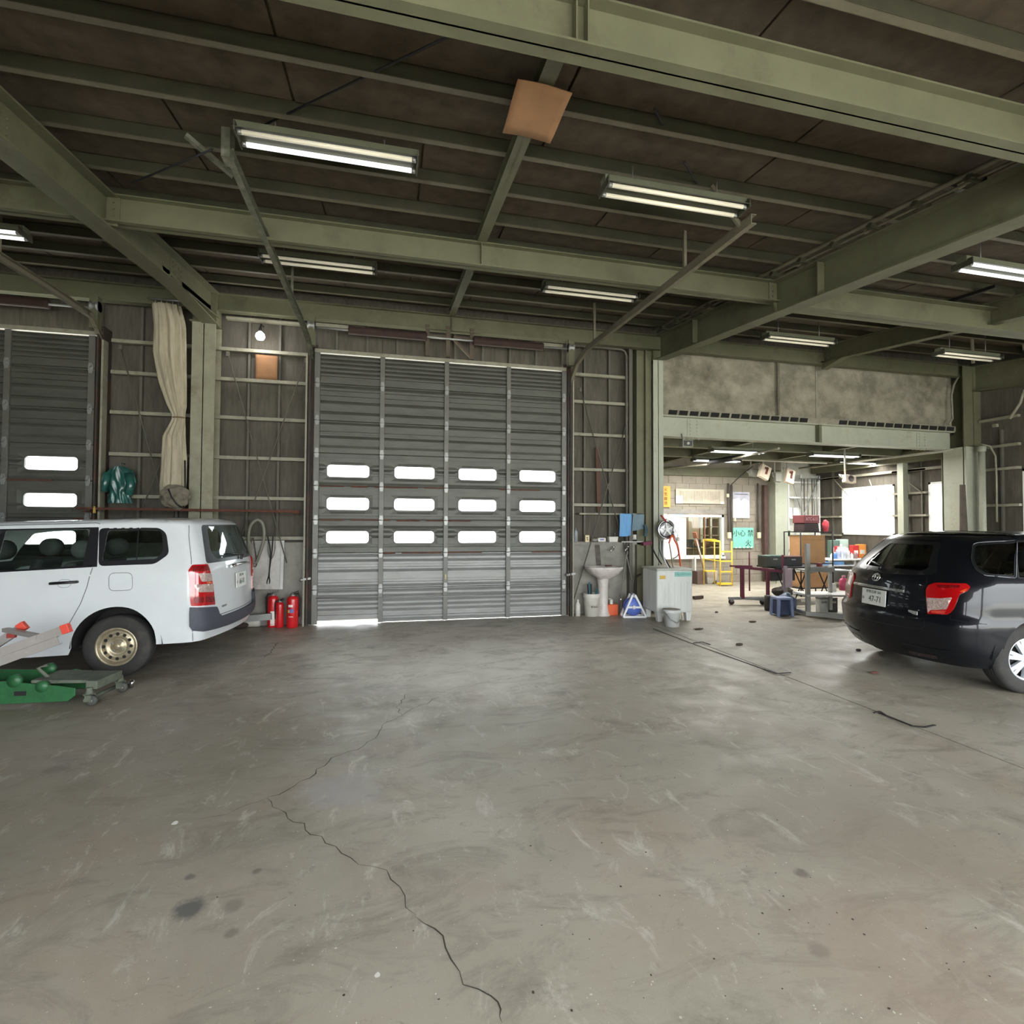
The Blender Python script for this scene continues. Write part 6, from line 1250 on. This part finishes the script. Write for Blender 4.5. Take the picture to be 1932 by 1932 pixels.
# office furniture seen through the window
OB = M('office_wood', (132, 108, 88), .6, var=.12); OBL = M('office_blue_door', (86, 108, 128), .5, var=.08)
for nm, lb, bx, m_ in (('office_cabinet', 'grey green cabinet deep in the office room', (6.9, 7.75, 13.0, 13.4, 0, 1.75), M('office_cab', (118, 116, 98), .7)), ('office_door', 'blue glazed door deep in the office room', (7.95, 8.45, 13.6, 13.66, 0, 2.0), OBL), ('office_desk', 'brown desk inside the office below the window', (7.2, 9.0, 12.4, 12.9, .0, .86), OB)):
    t = T(nm, lb, nm.split('_')[1], (0, 0, 0)); P(MB().box(*bx), 'carcass', m_, t)
    if nm == 'office_door': P(MB().box(7.87, 7.95, 13.58, 13.66, 0, 2.05).box(8.45, 8.53, 13.58, 13.66, 0, 2.05), 'door_frame', OB, t); P(MB().box(8.0, 8.03, 13.57, 13.6, 1.0, 1.14), 'handle', STEEL, t)
    if nm == 'office_cabinet': P(MB().box(6.95, 7.3, 12.99, 13.0, .1, 1.7).box(7.34, 7.7, 12.99, 13.0, .1, 1.7), 'cabinet_door', M('office_cab2', (132, 128, 106), .7), t)
    if nm == 'office_desk': P(MB().box(7.15, 9.05, 12.35, 12.95, .86, .89), 'desk_top', M('desk_top', (150, 124, 102), .5), t)
t = T('office_rack', 'wooden rack with pale shelves behind the office glass', 'rack', (0, 0, 0))
for z in (.95, 1.2, 1.45, 1.7): P(MB().box(8.6, 9.2, 13.1, 13.4, z, z+.03), 'shelf_board', M('pale_board', (214, 200, 176), .6), t)
for x in (8.58, 8.9, 9.2): P(MB().box(x-.02, x+.02, 13.1, 13.4, 0, 1.9), 'upright', OB, t)
q = at(1340, 1030, Y=12.45); O(crumple(.18, .12, .12, 21, .2, 14).shift((q.x, 12.6, 1.01)), 'cushion', M('brown_cloth', (150, 118, 98), .9, var=.3), 'crumpled brown cushion on the office desk', 'cushion')
q = at(1291, 1042, Y=12.4); O(MB().lathe([(0, 0), (.08, 0), (.03, .12), (0, .16)], (q.x, 12.5, .89), 'Z', 12), 'red_cone', M('pink_red', (222, 110, 96), .6), 'small red cone shaped object on the office desk', 'ornament')
q = at(1312, 1036, Y=12.5); O(MB().box(q.x-.14, q.x+.14, 12.45, 12.7, .89, 1.12), 'monitor_box', M('dark_blue_grey', (70, 78, 84), .6), 'dark box on the office desk by the broom', 'box')
# ------------------------------------------------------------------ maroon rolling stand
GREYP = M('grey_paint', (136, 136, 134), .55, .2, var=.1); LIL = M('lilac_grey_plate', (176, 158, 168), .5, var=.08)
a, b = at(1378, 1141, Z=0), at(1452, 1141, Z=0); t = T('rolling_stand', 'maroon steel rolling stand with a lilac plate in the back room opening', 'stand', (a.x, a.y, 0), math.atan2(b.y-a.y, b.x-a.x)); L_ = .95
P(MB().bar((-.03, 0, .12), (L_, 0, .13), .05, .05).bar((L_*.3, .0, .12), (L_*1.25, -.28, .12), .05, .05), 'base_bar', GREYP, t)
P(MB().box(.20, .26, -.03, .03, .12, .72), 'upright', MAR, t); P(MB().box(.70, .745, -.03, .03, .12, .66), 'upright', MAR, t)
P(MB().bar((.0, .0, .735), (.42, 0, .73), .035, .03).bar((.1, 0, .72), (1.15, -.05, .62), .045, .05), 'top_bar', MAR, t); P(MB().tube([(.42, .1, .25), (.42, .1, 1.0)], .014, 8), 'vertical_rod', MAR, t)
P(MB().box(.98, 1.05, -.1, -.04, -.0, .74), 'grey_post', M('lilac_post', (150, 142, 152), .5, var=.08), t); P(MB().box(.985, 1.13, -.13, -.105, .34, .70), 'lilac_plate', LIL, t, .012, label='lilac grey metal plate'); P(MB().box(.97, 1.0, -.07, -.04, .7, .95), 'maroon_stub', MAR, t)
for x, y in ((.02, 0), (.62, 0)):
    P(MB().lathe([(0, -.02), (.05, -.02), (.055, 0), (.05, .02), (0, .02)], (x, y, .055), 'Y', 16), 'caster_wheel', M('dark_caster', (56, 46, 44), .7), t); P(MB().box(x-.03, x+.03, y-.03, y+.03, .06, .11), 'caster_fork', GREYP, t)
O(MB().tube([at(1449, 1137, Z=.05), at(1455, 1143, Z=.02), at(1460, 1136, Z=.03), at(1463, 1128, Z=.1)], .016, 6), 'hook_bar', PIPE, 'dark bent hook bar on the floor by the rolling stand', 'hook')
# folding table with tool boxes
DK = M('black_table', (36, 34, 34), .8, var=.15); zt2 = .70
a = at(1480, 1072, Y=8.75); t = T('folding_table', 'black folding table holding dark tool boxes', 'table', (a.x, 8.75, 0))
P(MB().box(-.4, .95, -.3, .3, zt2-.03, zt2), 'tabletop', DK, t)
for x in (-.22, .2, .75):
    for s in (1, -1): P(MB().tube([(x-.16*s, -.2, 0), (x+.16*s, -.2, zt2-.03)], .012, 6), 'leg', DK, t)
tz = zt2
def rbox(px0, px1, Y, z, h, d, mat, name, label, cat, lidm=None):
    x0, x1 = at(px0, 1060, Y=Y).x, at(px1, 1060, Y=Y).x; t = T(name, label, cat, ((x0+x1)/2, Y, z)); w = (x1-x0)/2; P(MB().box(-w, w, 0, d, 0, h), 'case', mat, t, .01)
    if lidm: P(MB().box(-w*.98, w*.98, -.004, d+.004, h, h+.03), 'lid', lidm, t, .008); P(MB().box(-.05, .05, -.014, -.004, h*.72, h*.86), 'latch', STEEL, t)
    return t
rbox(1446, 1478, 8.58, tz, .19, .25, M('tool_box_green', (66, 68, 60), .6, var=.2), 'tool_box', 'dark green tool box on the left of the folding table', 'tool box', M('tool_lid', (82, 104, 94), .6)); rbox(1479, 1514, 8.62, tz, .17, .25, M('tool_box_black', (34, 30, 32), .5, var=.2), 'tool_box', 'black tool box on the right of the folding table', 'tool box', M('tool_lid2', (88, 58, 56), .6))
rbox(1455, 1500, 8.62, .42, .22, .2, M('dark_motor', (52, 46, 44), .6, var=.2), 'machine_part', 'dark machine part slung under the folding table', 'machine part')
q = at(1468, 1115, Y=8.5); O(crumple(.20, .14, .09, 31, .3, 16).shift((q.x+.02, 8.4, .24)), 'scrap_heap', M('scrap_dark', (74, 66, 58), .8, var=.4, scale=20), 'heap of dark scrap parts lying on the stand base', 'scrap')
# cardboard boxes, rack, signboard
BRC = M('box_card', (176, 134, 92), .9, var=.08, dirt=(150, 108, 70), dirt_amt=.2)
def carton(px0, px1, Y, z0, z1, label, dep=.35, nm='carton'):
    x0, x1 = at(px0, 1060, Y=Y).x, at(px1, 1060, Y=Y).x; t = T(nm, label, 'cardboard box', ((x0+x1)/2, Y, z0)); w = (x1-x0)/2; P(MB().box(-w, w, 0, dep, 0, z1-z0), 'box_body', BRC, t, .004); P(MB().box(-w, w, -.003, 0, (z1-z0)*.83, (z1-z0)*.84), 'tape_line', CARD2, t); return t
Yr = 9.25
def zat(py, Y, px=1540): return at(px, py, Y=Y).z
t = T('box_rack', 'black wire rack holding tall cardboard boxes', 'rack', (0, 0, 0)); xa, xb = at(1507, 1000, Y=Yr).x, at(1567, 1000, Y=Yr).x
zs_ = zat(1003, Yr)
for x in (xa, xb):
    for y in (Yr-.05, Yr+.42): P(MB().tube([(x, y, 0), (x, y, zs_)], .014, 8), 'post', DK, t)
for z in (zs_, zat(1060, Yr)-.03, .18):
    P(MB().box(xa, xb, Yr-.05, Yr+.42, z-.02, z), 'shelf_panel', DK, t)
zm = zat(1060, Yr)-.03
carton(1513, 1557, Yr, zm, zat(1010, Yr), 'tall brown cardboard box on the middle of the black rack'); carton(1516, 1563, Yr-.02, .18, zat(1081, Yr), 'brown cardboard box on the lowest shelf of the black rack')
sg_ = T('signboard', 'maroon box sign with worn letters on top of the black rack', 'sign', (at(1537, 980, Y=Yr).x, Yr+.1, zs_)); zz0, zz1 = zat(987, Yr)-zs_, zat(972, Yr)-zs_
P(MB().hexa([(-.18, 0, .0), (.22, 0, 0), (.22, .3, 0), (-.18, .3, 0)], [(-.17, 0, zz0), (.19, 0, zz0), (.19, .3, zz0), (-.17, .3, zz0)]), 'dark_base', M('dark_hood', (60, 44, 44), .6), sg_, .01); P(MB().box(-.2, .2, -.02, .3, zz0, zz1), 'sign_case', M('sign_maroon', (120, 60, 62), .6, var=.12), sg_, .008); text('ATC-615', .10, (0, -.023, (zz0+zz1)/2), (PI/2, 0, 0), M('sign_pink', (196, 150, 150), .7), sg_, sx=.8)
q = at(1561, 992, Y=Yr+.1); O(crumple(.07, .05, .13, 41, .3, 12).shift((q.x, Yr+.15, zs_+.13)), 'red_cloth', M('red_cloth', (216, 76, 88), .8, var=.1), 'bright red cloth beside the maroon box sign', 'cloth')
# grey steel rack with two shelves
a = at(1523, 1163, Z=0); t = T('steel_rack', 'grey steel rack with a white lower shelf beside the black car', 'rack', (a.x, a.y, 0), math.radians(-14)); GR_ = M('rack_grey', (176, 176, 172), .45, .2, var=.06)
P(MB().box(0, .06, 0, .06, .06, zat(1026, a.y, 1525)), 'upright', GR_, t); P(MB().box(.55, .60, .3, .35, .06, .80), 'upright', GR_, t)
P(MB().bar((-.03, -.02, .05), (.55, -.28, .05), .07, .06).bar((0, .05, .05), (0, .5, .05), .07, .06), 'base_bar', GR_, t)
P(MB().box(-.0, 1.0, -.03, .45, .33, .36), 'lower_shelf', WHITEP, t); P(MB().box(-.0, .75, -.0, .35, .74, .765), 'upper_shelf', GR_, t); P(MB().box(.05, .45, -.02, .0, .765, .82), 'back_lip', GR_, t)
rbox(1545, 1552, 7.55, .78, .07, .06, M('maroon_tin', (110, 40, 36), .6), 'tin', 'small maroon tin on the upper shelf of the grey rack', 'tin')
rbox(1546, 1562, 7.4, .0, .24, .1, M('white_frame_box', (214, 214, 210), .5), 'jerry_can', 'white jerry can under the grey steel rack', 'jerry can', M('can_lid', (150, 150, 146), .5)); rbox(1562, 1580, 7.45, .0, .22, .1, M('black_battery', (38, 38, 40), .5), 'battery', 'black battery under the grey steel rack', 'battery', M('battery_lid', (60, 60, 60), .5))
# workbench with bottles
Yb = 10.2; xa, xb = at(1566, 1056, Y=Yb).x, 11.3; zb3 = at(1590, 1055, Y=Yb).z
t = T('work_bench', 'white topped bench under the wide bright window', 'bench', (0, 0, 0)); P(MB().box(xa, xb, Yb, Yb+.6, zb3-.03, zb3), 'bench_top', WHITEP, t); P(MB().box(xa, xb, Yb, Yb+.6, zb3-.17, zb3-.14), 'under_shelf', M('bench_grey', (196, 200, 206), .5), t)
for x in (xa+.05, xa+.75, xb-.05): P(MB().box(x-.03, x+.03, Yb+.02, Yb+.08, 0, zb3-.03), 'leg', GR_, t)
P(MB().box(xa+.1, xb-.1, Yb+.5, Yb+.55, .1, zb3-.2), 'back_board', M('bench_back', (120, 116, 110), .8), t)
cols = [(1575, .05, .14, (80, 130, 196)), (1582, .075, .25, (176, 186, 214)), (1587, .06, .31, (226, 230, 234)), (1593, .07, .22, (186, 190, 204)), (1599, .065, .22, (206, 212, 214)), (1607, .04, .12, (222, 224, 226)), (1569, .04, .12, (230, 230, 226)), (1614, .06, .16, (150, 120, 120))]
for k, (px, r, h, c) in enumerate(cols):
    q = at(px, 1054, Y=Yb+.12); bottle((q.x, Yb+.12, zb3), r*.8, h*1.15, M('bottle_%d%d%d' % c, c, .35, var=.04), ('small blue spray can near the left end of the bench', 'pale blue bottle left of the tallest bottle', 'tallest white bottle on the bench', 'lilac grey bottle right of the tallest bottle', 'pale grey bottle fifth along the bench', 'short white bottle right of the pale grey bottle', 'short white bottle at the left end of the bench', 'reddish grey bottle nearest the car roof')[k], WHITEP, group='bottles along the bench')
for k, (px, c, w, h, lb) in enumerate(((1576, (196, 60, 66), .08, .30, 'red can behind the bottles, left of three red things'), (1606, (198, 56, 54), .10, .32, 'red can behind the bottles near the car'), (1618, (232, 150, 70), .12, .34, 'orange carton behind the bottles'), (1578, (86, 110, 98), .14, .44, 'dark green box at the back of the bench'), (1594, (168, 190, 180), .15, .46, 'pale green box at the back of the bench'))):
    q = at(px, 1050, Y=Yb+.42); t = T('bench_box', lb, 'box', (q.x, Yb+(.28 if k < 3 else .45), zb3)); P(MB().box(-w, w, 0, .1, 0, h), 'carton', M('cont_%d%d%d' % c, c, .6, var=.08), t, .01); P(MB().box(-w*.6, w*.6, -.002, 0, h*.3, h*.6), 'label_patch', LBL, t)
q0 = at(1560, 1062, Y=Yb-.05); O(MB().box(q0.x, q0.x+.6, Yb+.05, Yb+.4, zb3-.14, zb3-.06), 'blue_tray', M('blue_tray', (110, 156, 206), .5), 'light blue tray on the shelf below the bench top', 'tray')
# blue stool and bag, pink jug, carton
a = at(1483, 1163, Z=0); PB = M('pale_blue_plastic', (136, 150, 186), .5, var=.05); t = T('plastic_stool', 'pale blue plastic stool in front of the folding table', 'stool', (a.x, a.y+.1, 0), math.radians(-10))
P(MB().box(-.13, .13, -.12, .12, .27, .31), 'seat', PB, t, .012)
for x in (-.105, .105):
    for y in (-.1, .1): P(MB().hexa([(x*1.15-.02, y*1.1-.015, 0), (x*1.15+.02, y*1.1-.015, 0), (x*1.15+.02, y*1.1+.015, 0), (x*1.15-.02, y*1.1+.015, 0)], [(x-.022, y-.018, .28), (x+.022, y-.018, .28), (x+.022, y+.018, .28), (x-.022, y+.018, .28)]), 'leg', PB, t)
P(MB().box(-.1, .1, -.06, .1, .02, .25), 'inner_box', M('dark_blue', (62, 72, 100), .6), t)
q = at(1497, 1160, Z=0); O(crumple(.17, .14, .17, 51, .2, 16).shift((q.x+.03, q.y+.2, .165)), 'plastic_bag', M('blue_grey_bag', (110, 126, 150), .5, var=.25, scale=7), 'blue grey plastic bag slumped beside the pale blue stool', 'bag')
q = at(1466, 1155, Z=0); O(MB().lathe([(0, 0), (.07, 0), (.08, .1), (.07, .26), (0, .27)], (q.x, q.y+.2, 0), 'Z', 14), 'dark_can', M('dark_can', (70, 66, 62), .6), 'dark can on the floor left of the pale blue stool', 'can')
q = at(1583, 1112, Y=7.6); bottle((q.x+.05, 7.55, .36), .07, .26, M('pink_jug', (226, 92, 130), .45), 'pink jug on the white lower shelf near the car', M('pink_cap', (200, 120, 140), .5), 'jug', name='pink_jug'); q = at(1572, 1112, Y=7.45); O(MB().box(q.x-.035, q.x+.035, 7.42, 7.5, .36, .50), 'white_carton', PW, 'small white carton left of the pink jug', 'carton')
# floor rubbish in the back room and along the joint
for k, (px, py, rx, ry, lb, cm) in enumerate(((1395, 1217, .05, .03, 'dark leaf scrap on the floor right of the small pail', (74, 62, 52)), (1420, 1174, .06, .03, 'brown scrap on the floor below the rolling stand', (92, 70, 56)), (1318, 1188, .08, .02, 'flat dark scrap on the floor right of the tank feet', (84, 72, 60)), (1620, 1228, .035, .02, 'small dark scrap on the floor behind the black car', (50, 42, 38)), (1650, 1271, .05, .02, 'reddish brown scrap on the floor behind the black car', (92, 56, 46)), (1352, 1156, .03, .02, 'small dark scrap beside the floor line in the back room', (80, 68, 58)))):
    q = at(px, py, Z=0); O(crumple(rx, ry, .012, 60+k, .3, 8).shift((q.x, q.y, .012)), 'floor_scrap', M('scrap_%d' % k, cm, .9, var=.2), lb, 'scrap', 'scraps on the floor')
RUB = M('black_strip', (46, 42, 38), .8, var=.2)
def strip(pts, w, label):
    P3 = [at(x, y, Z=z) for x, y, z in pts]; mb = MB()
    for a, b in zip(P3, P3[1:]): mb.bar(a, b, w, .006)
    O(mb, 'rubber_strip', RUB, label, 'rubber strip', 'loose strips along the floor joint')
strip([(1655, 1343, .004), (1690, 1357, .006), (1722, 1370, .02), (1745, 1372, .03), (1764, 1368, .022)], .018, 'loose black rubber strip curling up, nearest the viewer on the floor joint'); strip([(1648, 1345, .004), (1660, 1342, .02), (1676, 1352, .005)], .014, 'short black rubber scrap beside the nearest strip')
strip([(1440, 1262, .004), (1465, 1271, .012), (1492, 1269, .012)], .016, 'reddish black rubber strip halfway along the floor joint'); strip([(1308, 1213, .004), (1325, 1211, .012), (1340, 1216, .004)], .016, 'thin rubber strip farthest along the floor joint')
strip([(1232, 1186, .004), (1300, 1212, .005), (1440, 1262, .004)], .004, 'thin dark sealant line lying along the far end of the floor joint')
# pipes and hangers in the black car bay
for px, py0, py1, lb in ((1833, 545, 685, 'pale hanger pipe dropping from the roof over the black car bay'), (1930, 600, 660, 'dark hanger at the right picture edge near the corner')):
    a, b = at(px-3, py0, Y=6.9), at(px+3, py1, Y=6.9); O(MB().tube([a, b], .025, 8), 'hanger_pipe', GIRT, lb, 'pipe')
O(MB().bar(at(1782, 572, Z=4.5), at(1880, 540, Z=4.45), .05, .04), 'roof_strut', BLACK, 'short dark strut under the roof above the black car bay', 'strut')
O(MB().tube([at(1905, 790, X=11.35), at(1925, 760, X=11.35), at(1932, 735, X=11.35)], .025, 8), 'elbow_pipe', GIRT, 'pale elbow pipe high on the side wall at the picture edge', 'pipe')
O(MB().tube([at(1851, 838, X=11.3), at(1868, 842, X=11.4), at(1878, 860, X=11.45), at(1880, 900, X=11.45), at(1881, 985, X=11.45)], .016, 8), 'cable_pipe', GIRT, 'thin pale pipe curving down the side wall behind the downpipe', 'pipe')
q = at(1878, 803, X=11.48); O(MB().cbox(q, (.06, .07, .06)), 'junction_box', GIRT, 'small pale junction box on the dark side wall', 'junction box')
